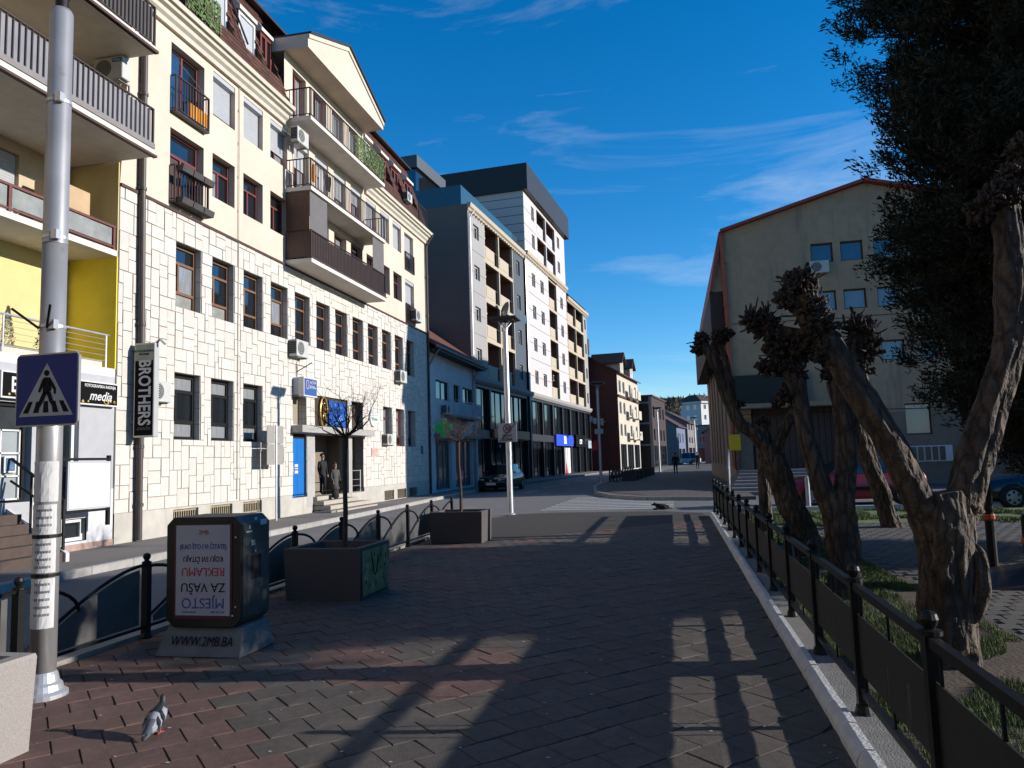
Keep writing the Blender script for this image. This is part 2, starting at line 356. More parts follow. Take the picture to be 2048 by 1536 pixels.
# zig-zag block paving as rows of real blocks, near part
m_pk = mat('park_block', (.14, .125, .11), .9, .15, 25, .35, 110, ov=.14, big=.2)
bm_ = MB(); random.seed(3)
for i in range(62):
    for j in range(52):
        x = 2.2 + j*.21 + (.105 if i % 2 else 0); y = 6.0 + i*.205
        if x > 2.6+.42*y*.9 + 3: continue
        if 2.0 < x < 2.75 and y < 18: continue
        h = .043+random.uniform(-.002, .002); s = .035
        bm_.hexa([(x-.1, y-.095, .03), (x, y-.095+s, .03), (x+.1, y-.095, .03), (x+.1, y+.095, .03), (x, y+.095+s, .03), (x-.1, y+.095, .03)], [(x-.096, y-.091, h), (x, y-.091+s, h), (x+.096, y-.091, h), (x+.096, y+.091, h), (x, y+.091+s, h), (x-.096, y+.091, h)])
stuff(bm_.build('park_blocks', m_pk, park))
sheet('far_park_soil', [(1.31, 13), (3.4, 18.2), (40, 17.4), (40, 20.8), (1.5, 22.0), (1.31, 21)], .036, mat('soil', (.11, .075, .045), 1, .3, 8, .5, 30, big=.3))
sheet('near_soil_strip', [(1.08, -6), (2.72, -6), (2.78, 9), (2.4, 18), (1.08, 21)], .04, MATS['soil'])
pkk = struct('park_kerb', MB().box(1.5, 21.98, -.02, 40, 22.14, .13), m_kg)
kme2 = MB().prism([(-.075, -.02), (.075, -.02), (.075, .15), (-.075, .15)], 'x', .005, .995).mesh(m_kw)
for i in range(20): put('kerb_stone', kme2, pkk, (1.6+i, 21.9, .0))
# grass
m_grass = mat('grass', (.12, .165, .04), .8, .35, 3, ov=.3)
def grass(name, label, spots, n, h=.09):
    b = MB()
    for _ in range(n):
        x0, y0, x1, y1 = random.choice(spots); x, y = random.uniform(x0, x1), random.uniform(y0, y1)
        if noise.noise((x*.9, y*.9, 3)) < -.12: continue
        a = random.random()*6.28; l = h*random.uniform(.5, 1.3); ww = random.uniform(.002, .004)*(1 if y < 9 else (2 if y < 14 else 4)); lean = random.uniform(0, .6)*l
        dx, dy = math.cos(a), math.sin(a)
        b.face((x-dy*ww, y+dx*ww, .036), (x+dy*ww, y-dx*ww, .036), (x+dx*lean, y+dy*lean, .036+l))
    o = b.build(name, m_grass); o['kind'] = 'stuff'; o['label'] = label
grass('grass_verge', 'short green grass along the fence and round the pollard trunks', [(1.14, 3, 2.6, 10), (1.14, 5, 2.7, 8), (1.14, 9, 2.6, 15), (1.2, 14, 2.6, 20)], 110000, .05)
grass('grass_lawn', 'sunlit green lawn strip between the park paving and the side road', [(2.6, 18.2, 9, 21.6), (5, 17.6, 14, 21.4), (4.2, 18.0, 7.5, 21.5), (1.6, 17, 3.4, 21.5)], 60000, .07)
sheet('lawn', [(3.0, 17.9), (40, 17.1), (40, 21.6), (2.4, 21.8)], .046, mat('lawn_turf', (.15, .20, .05), 1, .45, 3, .6, 40, big=.35, bigs=1.2))
# hills
def hill(name, x0, x1, y, z0, amp, m, seed, ymax):
    b = MB(); n = 60; prev = None
    for i in range(n+1):
        t = i/n; x = x0+(x1-x0)*t; z = z0+amp*(.55*math.sin(math.pi*t)+.45*noise.noise((t*5, seed, 0))+.10*noise.noise((t*34, seed, 5)))
        cur = ((x, y, -2), (x, y+12, z*.6), (x, y+ymax, z), (x, y+ymax*1.8, z*.6))
        if prev:
            for k in range(3): b.face(prev[k], cur[k], cur[k+1], prev[k+1])
        prev = cur
    return struct(name, b, m, smooth=True)
hill('hills', -160, 260, 420, 26, 15, mat('wooded_hill', (.045, .055, .040), 1, .4, .25, 1., .8, big=.3, bigs=.02), 2.3, 120)
hill('near_hill', -60, 60, 230, 8, 5, mat('brown_wooded_hill', (.075, .062, .040), 1, .4, .4, 1., 1.2, big=.3, bigs=.05), 7.1, 60)
# ================================================================== BUILDING KIT
WC = {}
LAY = {
 'upper': [(0, 1, .73, 1), (0, .36, .26, .73), (.36, 1, .26, .73), (0, 1, 0, .26)],
 'tilt': [(0, 1, .74, 1), (0, .3, .27, .74), (.3, 1, .27, .74), (0, 1, 0, .27)],
 'cross': [(0, 1, .7, 1), (0, .5, 0, .7), (.5, 1, 0, .7)],
 'two': [(0, .5, 0, 1), (.5, 1, 0, 1)], 'one': [(0, 1, 0, 1)], 'three': [(0, .34, 0, 1), (.34, .67, 0, 1), (.67, 1, 0, 1)],
 'door': [(0, .5, .25, 1), (.5, 1, .25, 1)], 'grid': [(i/4, (i+1)/4, j/2, (j+1)/2) for i in range(4) for j in range(2)],
}
def window(par, loc, wd, ht, lay, fm, gms, t=.05, dep=.06, rz=0, sill=None, name='window', shutter=0, sbox=False, curtain=None):
    """frame (part) with each pane, sill and roller shutter as sub-parts; local x = outward, y = along the wall"""
    key = (round(wd, 3), round(ht, 3), lay, fm.name, t)
    if key not in WC:
        ops = []
        for a, b, c, d in LAY[lay]:
            tt = t*.6; ops.append((a*wd+(t if a == 0 else tt), b*wd-(t if b == 1 else tt), c*ht+(t if c == 0 else tt), d*ht-(t if d == 1 else tt)))
        fb = MB().wall(0, wd, 0, ht, ops, lambda u, z, d: (-d, u, z), dep, back=False)
        WC[key] = (fb.mesh(fm), ops)
    me, ops = WC[key]
    o = put(name, me, par, loc, rz)
    if not isinstance(gms, (list, tuple)): gms = [gms]
    for i, (a, b, c, d) in enumerate(ops):
        g = gms[i % len(gms)]; k2 = ('p', round(b-a, 3), round(d-c, 3), g.name)
        if k2 not in WC:
            q = MB(); q.face((0, 0, 0), (0, b-a, 0), (0, b-a, d-c), (0, 0, d-c)); WC[k2] = q.mesh(g)
        p = put('pane', WC[k2], o, (-dep*.75, a, c))
        p.rotation_euler = (random.uniform(-.004, .004), random.uniform(-.006, .006), random.uniform(-.012, .012))
    if sill:
        k3 = ('s', round(wd, 3), sill.name)
        if k3 not in WC: WC[k3] = MB().box(-.02, -.05, -.05, .09, wd+.05, -.004).mesh(sill)
        put('sill', WC[k3], o, (.0, 0, 0))
    if shutter:
        h = ht*shutter; k4 = ('r', round(wd, 3), round(h, 2))
        if k4 not in WC:
            b = MB(); n = max(3, int(h/.055))
            for i in range(n):
                z0 = h*i/n; z1 = h*(i+1)/n; b.face((0, .03, z0), (0, wd-.03, z0), (.014, wd-.03, (z0+z1)/2), (.014, .03, (z0+z1)/2)); b.face((.014, .03, (z0+z1)/2), (.014, wd-.03, (z0+z1)/2), (0, wd-.03, z1), (0, .03, z1))
            WC[k4] = b.mesh(m_shutter)
        put('roller_shutter', WC[k4], o, (.012, 0, ht-h))
        if sbox:
            k5 = ('x', round(wd, 3))
            if k5 not in WC: WC[k5] = MB().prism([(-.05, -.16), (.12, -.13), (.12, .0), (-.05, .04)], 'y', 0, wd).mesh(m_shutter)
            put('shutter_box', WC[k5], o, (.03, 0, ht))
    return o
def railing(par, x, y0, y1, z0, h, m, gap=.12, side=None, solid=None, top=.022):
    """front rail along y at x, with optional side returns of depth `side` back to the wall; each baluster its own piece"""
    rm = MB().box(x-top, y0, z0+h-.03, x+top, y1, z0+h).box(x-.012, y0, z0+.06, x+.012, y1, z0+.085)
    if side:
        for yy in (y0, y1): rm.box(x-side, yy-.02, z0+h-.03, x, yy+.02, z0+h); rm.box(x-side, yy-.012, z0+.06, x, yy+.012, z0+.085)
    for yy in (y0, y1): rm.box(x-.022, yy-.022, z0-.02, x+.022, yy+.022, z0+h-.01)
    rm.build('hand_rail', m, par)
    key = ('bal', round(h, 2), m.name)
    if key not in WC: WC[key] = MB().box(-.008, -.011, .08, .008, .011, h-.03).mesh(m)
    n = int((y1-y0)/gap)
    for i in range(1, n): put('baluster', WC[key], par, (x, y0+(y1-y0)*i/n, z0))
    if side:
        ns = int(side/gap)
        for yy in (y0, y1):
            for i in range(1, ns): put('baluster', WC[key], par, (x-side*i/ns, yy, z0), math.pi/2)
    if solid:
        MB().box(x-.034, y0+.03, z0+.09, x-.026, y1-.03, z0+h-.05).build('backing_sheet', solid, par)
def pipe_run(name, pts, r, m, par, n=10, rings=()):
    b = MB().tube(pts, r, n)
    for p in rings: b.lathe([(r*1.05, -.04), (r*1.28, -.035), (r*1.28, .035), (r*1.05, .04)], n, p)
    return b.build(name, m, par, smooth=False)
ACM = None
def air_unit(loc, rz, label, sc=1.0):
    """outdoor air-conditioning unit; local x = outward (fan face), bracketed to the wall behind"""
    global ACM
    if ACM is None:
        a = MB().box(0, -.4, 0, .28, .4, .54).mesh(m_acw, bevel=.015)
        f = MB()
        for r in (.2, .15, .1, .05):
            for k in range(20):
                t0, t1 = 2*math.pi*k/20, 2*math.pi*(k+1)/20
                f.face(*[(.292, -.12+q*math.cos(t), .27+q*math.sin(t)) for q, t in ((r, t0), (r, t1), (r-.014, t1), (r-.014, t0))])
        g = MB().lathe([(.215, 0), (.215, .006)], 24); g.v = [(z+.282, y-.12, x+.27) for x, y, z in g.v]
        s = MB()
        for i in range(7): s.box(.02+.034*i, -.408, .08, .038+.034*i, -.398, .48)
        for i in range(6): s.box(.02, -.409, .10+i*.065, .26, -.402, .115+i*.065)
        k = MB()
        for yy in (-.28, .28): k.box(-.12, yy-.02, -.04, .27, yy+.02, -.002).box(-.12, yy-.02, -.3, -.09, yy+.02, -.002)
        ACM = [('casing', a), ('fan_recess', g.mesh(m_dark)), ('fan_grille', f.mesh(m_acw)), ('side_fins', s.mesh(m_dark)), ('bracket', k.mesh(m_conc))]
    t = thing('air_conditioner', label, 'air conditioner', loc, rz, 'outdoor air conditioning units'); t.scale = (sc, sc, sc)
    for n, me in ACM: put(n, me, t)
    return t
# ================================================================== STONE-CLAD APARTMENT BUILDING
SBX, SBY = -11.9, 14.44
sb = thing('apartment_building', 'cream apartment block with pale stone cladding below and brown mansard roof above', 'building', (SBX, SBY, 0))
DU, DZ, SZ0 = .1524, .15, .75
MOD = 10*DU; K0 = 13*DU; WW = 7*DU
wk = lambda k: K0+MOD*k
LEN = 143*DU
PL = lambda u, z, d: (-d, u, z)
up_ops = [(wk(k), wk(k)+WW, 5.7, 7.35) for k in range(12)]
lo_ops = [(wk(k), wk(k)+WW, 2.4, 4.05) for k in (0, 1, 2, 9, 10, 11)]
A0, A1 = 7.86, 8.86; B0, B1 = 9.4, 12.15; C0, C1 = 12.47, 13.6
door_ops = [(A0, A1, .65, 2.72), (B0, B1, .3, 2.72), (C0, C1, .6, 2.72), (A0, A1, 2.97, 3.95), (B0, B1, 2.97, 4.05), (C0, C1, 2.97, 4.05)]
base_ops = [(wk(k), wk(k)+1.0, .36, .70) for k in (0, 1, 2)] + [(wk(k), wk(k)+1.12, .12, .52) for k in (9, 10, 11)]
MB().wall(0, LEN, SZ0, 8.1, up_ops+lo_ops+[o for o in door_ops if o[2] > 1] + [(o[0], o[1], SZ0, o[3]) for o in door_ops if o[2] < 1], PL, .36).build('wall', m_mortar, sb)
pw = MB().wall(0, LEN, 0, SZ0+.0, [o for o in base_ops] + [(o[0], o[1], o[2], SZ0) for o in door_ops if o[2] < 1], lambda u, z, d: (.03-d, u, z), .33)
pw.face((.03, 0, SZ0), (.03, LEN, SZ0), (0, LEN, SZ0), (0, 0, SZ0)); pw.build('plinth', m_plinth, sb)
# ---- stone cladding, every block its own size
random.seed(21)
NU, NZ = 143, 49
occ = [[False]*NZ for _ in range(NU)]
for a, b, c, d in up_ops+lo_ops+door_ops:
    for i in range(max(0, round(a/DU)), min(NU, round(b/DU))):
        for j in range(max(0, round((c-SZ0)/DZ)), max(0, min(NZ, round((d-SZ0)/DZ)))): occ[i][j] = True
sizes = [(3, 3), (2, 3), (3, 2), (2, 3), (2, 2), (3, 2), (2, 2), (1, 3), (2, 3), (3, 2), (4, 2), (2, 4), (1, 2)]
stones = []
for j in range(NZ):
    for i in range(NU):
        if occ[i][j]: continue
        run = 0
        while i+run < NU and not occ[i+run][j] and run < 8: run += 1
        cand = sizes[:]; random.shuffle(cand); cand = [c for c in cand if run-c[0] != 1]; cand += [(2, 2), (1, 3), (3, 1), (1, 2), (2, 1), (1, 1)]
        for wq, hq in cand:
            if i+wq > NU or j+hq > NZ: continue
            if all(not occ[i+x][j+y] for x in range(wq) for y in range(hq)):
                # avoid leaving single-cell slivers when a wider stone would fit
                for x in range(wq):
                    for y in range(hq): occ[i+x][j+y] = True
                stones.append((i, j, wq, hq)); break
STM = {}
def stone_mesh(wq, hq, var):
    k = (wq, hq, var)
    if k not in STM:
        g = .0065; e = .004; w_, h_ = wq*DU, hq*DZ; p = (.016, .021, .027)[var]
        lo = [(0, g, g), (0, w_-g, g), (0, w_-g, h_-g), (0, g, h_-g)]; hi = [(p, g+e, g+e), (p, w_-g-e, g+e), (p, w_-g-e, h_-g-e), (p, g+e, h_-g-e)]
        STM[k] = MB().hexa(lo, hi).mesh(m_stone)
    return STM[k]
stones.sort(key=lambda s: -(s[2]*s[3])/((SBY+s[0]*DU)**2+120))
rst = MB()
for n, (i, j, wq, hq) in enumerate(stones):
    var = random.randrange(3); me = stone_mesh(wq, hq, var)
    if n < 290: put('stone', me, sb, (0, i*DU, SZ0+j*DZ))
    else:
        i0 = len(rst.v); rst.v += [(v.co.x, v.co.y+i*DU, v.co.z+SZ0+j*DZ) for v in me.vertices]
        for p in me.polygons: rst.f.append(tuple(i0+q for q in p.vertices)); rst.mi.append(0)
stuff(rst.build('stone_cladding', m_stone, sb))
# stone-lined reveals
rv = MB()
for a, b, c, d in up_ops+lo_ops+[door_ops[3]]:
    n = 4; hh = (d-c)/n
    for q in range(n):
        for sx in (0, 1):
            z0, z1 = c+q*hh+.008, c+(q+1)*hh-.008
            for xs in ((-.335, -.17), (-.155, .0)):
                yy = (b-.012, b+.002) if sx else (a-.002, a+.012)
                rv.box(xs[0], yy[0], z0, xs[1], yy[1], z1)
stuff(rv.build('reveal_stones', m_stone, sb))
for k in range(12):
    window(sb, (-.19, wk(k)+.012, 5.70), WW-.024, 1.62, 'upper', m_wood, [m_glass, m_glass, m_glassc if k in (0, 3) else m_glass, m_glassf if k < 2 else m_glass], t=.055, sill=m_conc)
    if k in (0, 1, 2): window(sb, (-.17, wk(k)+.012, 2.41), WW-.024, 1.62, 'tilt', m_blackframe, [m_glassc, m_glassc, m_glass, m_glassc], t=.075, sill=m_brown)
    if k in (9, 10, 11): window(sb, (-.22, wk(k)+.012, 2.41), WW-.024, 1.62, 'upper', m_brown if k < 10 else m_redwood, [m_glassc, m_glass, m_glassc, m_glass], t=.075, sill=m_conc)
m_vent = mat('lattice_paint', (.38, .31, .20), .8, .2, 9)
for n, (a, b, c, d) in enumerate(base_ops):
    o = put('basement_window', MB().box(-.22, a, c, -.19, b, d).mesh(m_dark), sb)
    lt = MB(); q = a+.03
    if n < 3:
        while q < b-.05: lt.box(-.05, q, c, -.035, q+.03, d); q += .09
        lt.box(-.052, a, c+.02, -.034, b, c+.06).box(-.052, a, d-.06, -.034, b, d-.02)
    else:
        for ii in range(10):
            t0 = a+(b-a)*ii/10
            lt.tube([(-.05, t0, c), (-.05, min(b, t0+.35), d)], .008, 4); lt.tube([(-.04, min(b, t0+.35), c), (-.04, t0, d)], .008, 4)
    lt.build('lattice_grille', m_vent, o)
# entrance bay
MB().box(-1.6, A0-.1, .0, -1.58, C1+.1, 4.1).box(-1.6, A0-.1, .28, -.3, C1+.1, .32).box(-1.6, A0-.12, .28, -.36, A0-.1, 4.1).box(-1.6, C1+.1, .28, -.36, C1+.12, 4.1).build('entrance_hall', mat('hall_wall', (.27, .22, .17), .9, .1), sb)
MB().box(-1.57, B0+.1, .32, -1.5, B0+.9, 2.5).box(-1.57, B0+1.7, .32, -1.5, B0+2.5, 2.5).build('inner_door', mat('inner_door', (.05, .04, .035), .5, .1), sb)
cn = MB().box(.022, A0-.06, 2.73, .42, C1+.16, 2.96).build('canopy', mat('canopy_concrete', (.47, .45, .42), .9, .1, 6, big=.2), sb, bevel=.01)
for a, b in ((A1, B0), (B1, C0)):
    MB().box(-.34, a+.01, .3, .034, b-.01, 2.73).build('pillar', mat('pillar_render', (.50, .48, .45), .9, .1, 5, big=.15), sb)
bd = MB().box(-.12, A0+.02, .68, -.07, (A0+A1)/2-.006, 2.55).box(-.12, (A0+A1)/2+.006, .68, -.07, A1-.02, 2.55).build('blue_door', mat('cyan_panel', (.005, .17, .55), .45, .08, 3), sb)
MB().box(-.2, A0, 2.55, -.06, A1, 2.72).build('door_header', m_dark, sb)
lg = MB().box(-.069, A0+.33, 1.42, -.063, A0+.55, 1.72).build('logo_panel', m_paper, bd)
text('NOVA\nBANKA', .075, m_blue, bd, (-.060, A0+.44, 1.575), ROT_E, sx=.9)
em = MB()
for q in range(24):
    t0, t1 = 2*math.pi*q/24, 2*math.pi*(q+1)/24
    for r0, ax in ((.15, .5), ):
        em.face(*[(-.062, A0+.17+r*ax*math.cos(t), 1.57+r*math.sin(t)) for r, t in ((r0, t0), (r0, t1), (r0-.025, t1), (r0-.025, t0))])
em.build('round_emblem', m_paper, bd)
ms = mat('step_stone', (.52, .46, .38), .85, .1, 8, .2, 50, big=.1)
st = put('entrance_steps', None, sb)
for i in range(4): MB().box(-.36 if i == 3 else .035, B0-.12+(.0 if i == 3 else 0), .02+.155*i, .90-.24*i, B1+(.62 if i < 2 else -.05), .155*(i+1)).build('step', ms, st, bevel=.008)
MB().box(.45, B0-.5, 0, .86, B0-.13, .16).build('step_grate_block', m_conc, sb)
# transom boards above the canopy
MB().box(-.10, B0, 2.98, -.06, B1, 4.04).build('transom_board', mat('brown_board', (.055, .032, .02), .6, .15), sb)
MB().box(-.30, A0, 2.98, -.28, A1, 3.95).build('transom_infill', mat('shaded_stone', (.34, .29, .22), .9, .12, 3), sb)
MB().box(-.30, C0, 2.98, -.28, C1, 4.04).build('transom_infill', MATS['brown_board'], sb)
# side gate rail in bay C
gr = MB()
for z in (.62, .85, 1.08, 1.42): gr.tube([(-.1, C0+.04, z), (-.1, C1-.1, z)], .016 if z > 1.4 else .01, 6)
gr.tube([(-.1, C1-.1, .55), (-.1, C1-.1, 1.44)], .022, 8); gr.build('gate_rail', m_steel, sb)
# ---- plaster storeys
pl_ops = [(wk(0)-.26, wk(0)+1.13, 8.3, 10.2), (wk(0)-.26, wk(0)+1.13, 10.66, 12.45)]
for k in (1, 2, 3, 8, 9, 10): pl_ops += [(wk(k), wk(k)+1.08, 9.02, 10.25), (wk(k), wk(k)+1.08, 11.33, 12.6)]
for k in (4, 5, 6, 7): pl_ops += [(wk(k), wk(k)+1.08, 8.25 if k % 2 == 0 else 9.0, 10.28), (wk(k), wk(k)+1.08, 10.7 if k % 2 == 0 else 11.35, 12.6)]
pl_ops += [(wk(11), wk(11)+1.25, 8.2, 10.25), (wk(11), wk(11)+1.25, 10.72, 12.5)]
MB().wall(0, LEN, 8.1, 12.75, pl_ops, PL, .26).build('plaster_wall', m_plaster, sb)
MB().box(0, .0, 8.06, .055, LEN+.02, 8.13).build('string_course', m_brown, sb)
for a, b, c, d in pl_ops:
    k = round((a-K0)/MOD); top = c > 10.4
    if k == 0: window(sb, (-.2, a+.01, c+.005), b-a-.02, d-c-.01, 'two' if top else 'cross', m_redwood, [m_glassb, m_glass, m_glass] if top else [m_glass, m_brown, m_glass], t=.06)
    elif k in (1, 2, 3, 8, 9, 10):
        if top: window(sb, (-.17, a+.01, c+.005), b-a-.02, d-c-.01, 'two', m_redwood, [m_glass, m_glassc], sill=m_brown, shutter=(.88, .98, .72, .8, .97, .98)[(1, 2, 3, 8, 9, 10).index(k)], sbox=True)
        else: window(sb, (-.2, a+.01, c+.005), b-a-.02, d-c-.01, 'cross', m_redwood, [m_glass, m_glassc if k == 1 else m_glass, m_glass], sill=m_brown)
    elif k == 11: window(sb, (-.18, a+.01, c+.005), b-a-.02, d-c-.01, 'cross', m_redwood, [m_glass], shutter=.58 if top else .5, sbox=not top)
    else: window(sb, (-.2, a+.01, c+.005), b-a-.02, d-c-.01, 'two', m_redwood if k != 5 else m_whiteframe, [m_glass, m_glassc], shutter=(.45 if top else (.35 if k == 5 else 0)), sbox=top)
# french balcony rails at the near end and the far end
for z0, h in ((10.62, .95), (8.28, .95)):
    rr_ = put('french_balcony', MB().box(-.02, wk(0)-.27, z0-.03, .16, wk(0)+1.14, z0+.02).mesh(m_iron), sb); railing(rr_, .14, wk(0)-.25, wk(0)+1.12, z0, h, m_iron, .11, side=.13)
for z0 in (10.72, 8.2):
    rr_ = put('french_balcony', MB().box(-.02, wk(11)-.02, z0-.03, .05, wk(11)+1.27, z0+.0).mesh(m_iron), sb); railing(rr_, .03, wk(11), wk(11)+1.25, z0, .85, m_iron, .11)
m_box = mat('grey_window_box', (.075, .065, .06), .8, .15)
for q in range(3):
    for z0 in (8.24, 9.06): 
        t = tag(MB().prism([(0, 0), (.16, 0), (.2, .15), (-.02, .15)], 'y', 0, .42).build('window_box', m_box, None, (SBX+.17, SBY+wk(0)-.22+q*.45, z0)), ['near', 'middle', 'far'][q]+(' grey window box hooked on the rail top of the lower french balcony' if z0 > 9 else ' grey window box standing at the foot of the lower french balcony'), 'window box', 'window boxes on the french balcony')
oc = MB()
for i in range(9): oc.box(-.03 + .012*(i % 2), i*.09, 0, -.02+.012*(i % 2), (i+1)*.09, .42)
tag(oc.build('orange_cloth', mat('orange_fabric', (.75, .28, .02), .9, .15), None, (SBX+.14, SBY+wk(0)+.3, 10.68)), 'orange cloth hung inside the upper french balcony rail', 'cloth')
# ---- cornice, gutter, mansard
cp = [(0, 12.72), (.10, 12.72), (.12, 12.84), (.20, 12.90), (.22, 13.0), (.32, 13.04), (.34, 13.14), (0, 13.16)]
MB().prism(cp, 'y', -.02, 7.42).build('cornice', m_cornice, sb); MB().prism(cp, 'y', 14.0, LEN+.08).build('cornice', m_cornice, sb)
gp = [(.27, 13.14), (.42, 13.14), (.44, 13.26), (.39, 13.26), (.375, 13.18), (.29, 13.18)]
for a, b in ((-.02, 7.40), (14.0, LEN+.1)): MB().prism(gp, 'y', a, b).build('gutter', m_cornice, sb)
MZ0, MZ1, MX0, MX1 = 13.16, 16.75, .30, -.95
mxs = lambda z: MX0+(MX1-MX0)*(z-MZ0)/(MZ1-MZ0)
dorm = [(3.75, 4.75), (5.3, 6.3), (6.55, 7.3), (14.9, 15.8), (16.7, 17.7), (18.3, 19.3), (20.1, 21.1)]
DZ0, DZ1 = 14.2, 16.1
m_ops = [(a, b, DZ0, DZ1) for a, b in dorm] + [(7.44, 13.98, MZ0, MZ1), (1.8, 3.25, MZ0+.15, 16.1)]
for a_, b_ in ((-.02, 7.44), (13.98, LEN+.02)): MB().wall(a_, b_, MZ0, MZ1, [o for o in m_ops if o[0] < b_ and o[1] > a_ and o[0] != 7.44], lambda u, z, d: (mxs(z)-d-.03, u, z), .1, reveal=False).build('mansard_roof', m_shingle, sb)
sh_ = MB(); random.seed(17); zc = MZ0; row = 0
while zc < MZ1-.02:
    u = -.02-(.13 if row % 2 else 0)
    while u < LEN:
        a_, b_ = max(u, -.02)+.004, min(u+.26, LEN+.02)-.004; z1_ = min(zc+.2, MZ1)
        if b_ > a_ and not any(o[0]-.02 < (a_+b_)/2 < o[1]+.02 and o[2] < zc+.09 < o[3] for o in m_ops):
            t_ = random.uniform(.012, .024); sh_.face((mxs(zc)+t_, a_, zc+random.uniform(-.008, .008)), (mxs(zc)+t_, b_, zc+random.uniform(-.008, .008)), (mxs(z1_)-.004, b_, z1_), (mxs(z1_)-.004, a_, z1_))
        u += .26
    zc += .18; row += 1
stuff(sh_.build('shingles', m_shingle, sb))
ck = MB(); sf = MB(); xw = -.95
for a, b in dorm+[(1.8, 3.25)]:
    z0 = DZ0 if a > 2 else MZ0+.15
    for yy in (a, b): ck.face((mxs(z0), yy, z0), (xw, yy, z0), (xw, yy, DZ1), (mxs(DZ1), yy, DZ1))
    ck.face((mxs(z0), a, z0), (mxs(z0), b, z0), (xw, b, z0), (xw, a, z0)); sf.face((mxs(DZ1), a, DZ1), (mxs(DZ1), b, DZ1), (xw, b, DZ1), (xw, a, DZ1))
ck.build('dormer_cheeks', m_shingle, sb); sf.build('dormer_soffits', m_soffit, sb)
for i, (a, b) in enumerate(dorm):
    window(sb, (-.36 if i < 3 else -.45, a+.03, DZ0+.02), b-a-.06, 1.32, 'one' if i < 2 else 'two', m_whiteframe if i in (0, 1, 3) else m_redwood, [m_shutter] if i in (0, 1, 3) else [m_glass], t=.09)
for a, b in dorm: MB().prism([(-.30, 15.58), (-.30, 15.70), (-.66, 16.12), (-.95, 16.12), (-.95, 15.58)], 'y', a+.004, b-.004).build('dormer_hood', m_soffit, sb)
window(sb, (xw+.05, 1.85, MZ0+.2), 1.35, 2.6, 'two', m_brown, [m_glass], t=.07)
MB().prism([(MX1-.02, MZ1), (MX1+.28, MZ1-.02), (MX1+.28, MZ1+.06), (MX1-.02, MZ1+.2)], 'y', -.1, LEN+.1).build('eave', mat('eave_metal', (.035, .022, .02), .5, .15), sb)
rf = MB(); rf.face((MX1, -.1, MZ1+.12), (MX1, LEN+.1, MZ1+.12), (-7, LEN+.1, MZ1+1.0), (-7, -.1, MZ1+1.0)); rf.face((mxs(MZ0), LEN, MZ0), (MX1, LEN, MZ1), (-13, LEN, MZ1), (-13, LEN, MZ0)); rf.build('roof', m_shingle, sb)
# far party wall and near party wall so that the block is closed
bw = MB(); bw.face((0, LEN, 0), (-13, LEN, 0), (-13, LEN, 13.2), (0, LEN, 13.2)); bw.face((0, 0, 8), (-13, 0, 8), (-13, 0, 16.7), (-.9, 0, 16.7), (0.3, 0, 13.2)); bw.face((-13, 0, 0), (-13, LEN, 0), (-13, LEN, 17), (-13, 0, 17)); bw.build('party_walls', m_plaster, sb)
# top-floor bay with gable
gy0, gy1 = 7.44, 13.98
g_ops = [(8.0, 8.95, 13.1, 15.0), (9.5, 10.5, 13.1, 15.0), (11.0, 12.0, 13.7, 15.0), (12.5, 13.5, 13.7, 15.0)]
MB().wall(gy0, gy1, 12.75, 15.3, g_ops, PL, .22).build('top_bay_wall', m_plaster, sb)
for a, b, c, d in g_ops: window(sb, (-.18, a+.01, c+.01), b-a-.02, d-c-.02, 'two', m_redwood if a < 11 else m_whiteframe, [m_glass, m_glassc])
ped = [(gy0-.05, 15.3), (gy1+.0, 15.3), (gy1+.0, 15.62), (10.55, 17.0), (gy0-.05, 15.75)]
MB().prism(ped, 'x', -2.6, .88).build('gable', m_plaster, sb)
tr = MB()
for (a, b), (c, d) in zip(ped[2:], ped[3:]+ped[:1]):
    if abs(a-c) < .01: continue
    tr.hexa([(-2.6, a, b), (1.0, a, b), (1.0, c, d), (-2.6, c, d)], [(-2.6, a, b+.07), (1.0, a, b+.07), (1.0, c, d+.07), (-2.6, c, d+.07)])
tr.build('gable_roof_trim', MATS['eave_metal'], sb)
tb = MB()
for (a, b), (c, d) in zip(ped[2:], ped[3:]): tb.hexa([(.88, a, b-.16), (.93, a, b-.16), (.93, c, d-.16), (.88, c, d-.16)], [(.88, a, b-.01), (.93, a, b-.01), (.93, c, d-.01), (.88, c, d-.01)])
tb.build('gable_moulding', m_cornice, sb)
# balconies
BY0, BY1, BX = 7.46, 13.94, .9
def balcony(z, rail_h, m, solid=None, gap=.115):
    o = MB().box(0, BY0, z, BX+.03, BY1, z+.13).build('balcony', m_soffit, sb); MB().box(BX-.04, BY0-.02, z+.131, BX+.05, BY1+.02, z+.16).build('drip_edge', m_brown, o)
    railing(o, BX-.01, BY0+.03, BY1-.03, z+.13, rail_h, m, gap, side=BX-.05, solid=solid); return o
b3 = balcony(8.12, .95, m_iron, mat('brown_sheet', (.10, .055, .04), .6, .2, 3)); b2 = balcony(10.5, .95, m_iron); b1 = balcony(12.86, .98, m_iron)
MB().box(.02, BY0+.02, 8.3, .86, BY0+.05, 9.15).build('side_sheet', MATS['brown_sheet'], b3)
m_scr = mat('grey_screen', (.16, .145, .14), .7, .1, 3)
for yy, L_ in ((BY0+.04, 1.25), (BY1-1.2, 1.15)): MB().box(BX-.05, yy, 9.12, BX-.04, yy+L_, 10.46).build('privacy_screen', m_scr, b3)
MB().box(.03, BY0+.03, 9.12, BX-.06, BY0+.045, 10.46).build('privacy_screen', mat('brown_screen', (.12, .06, .035), .6, .2), b3)
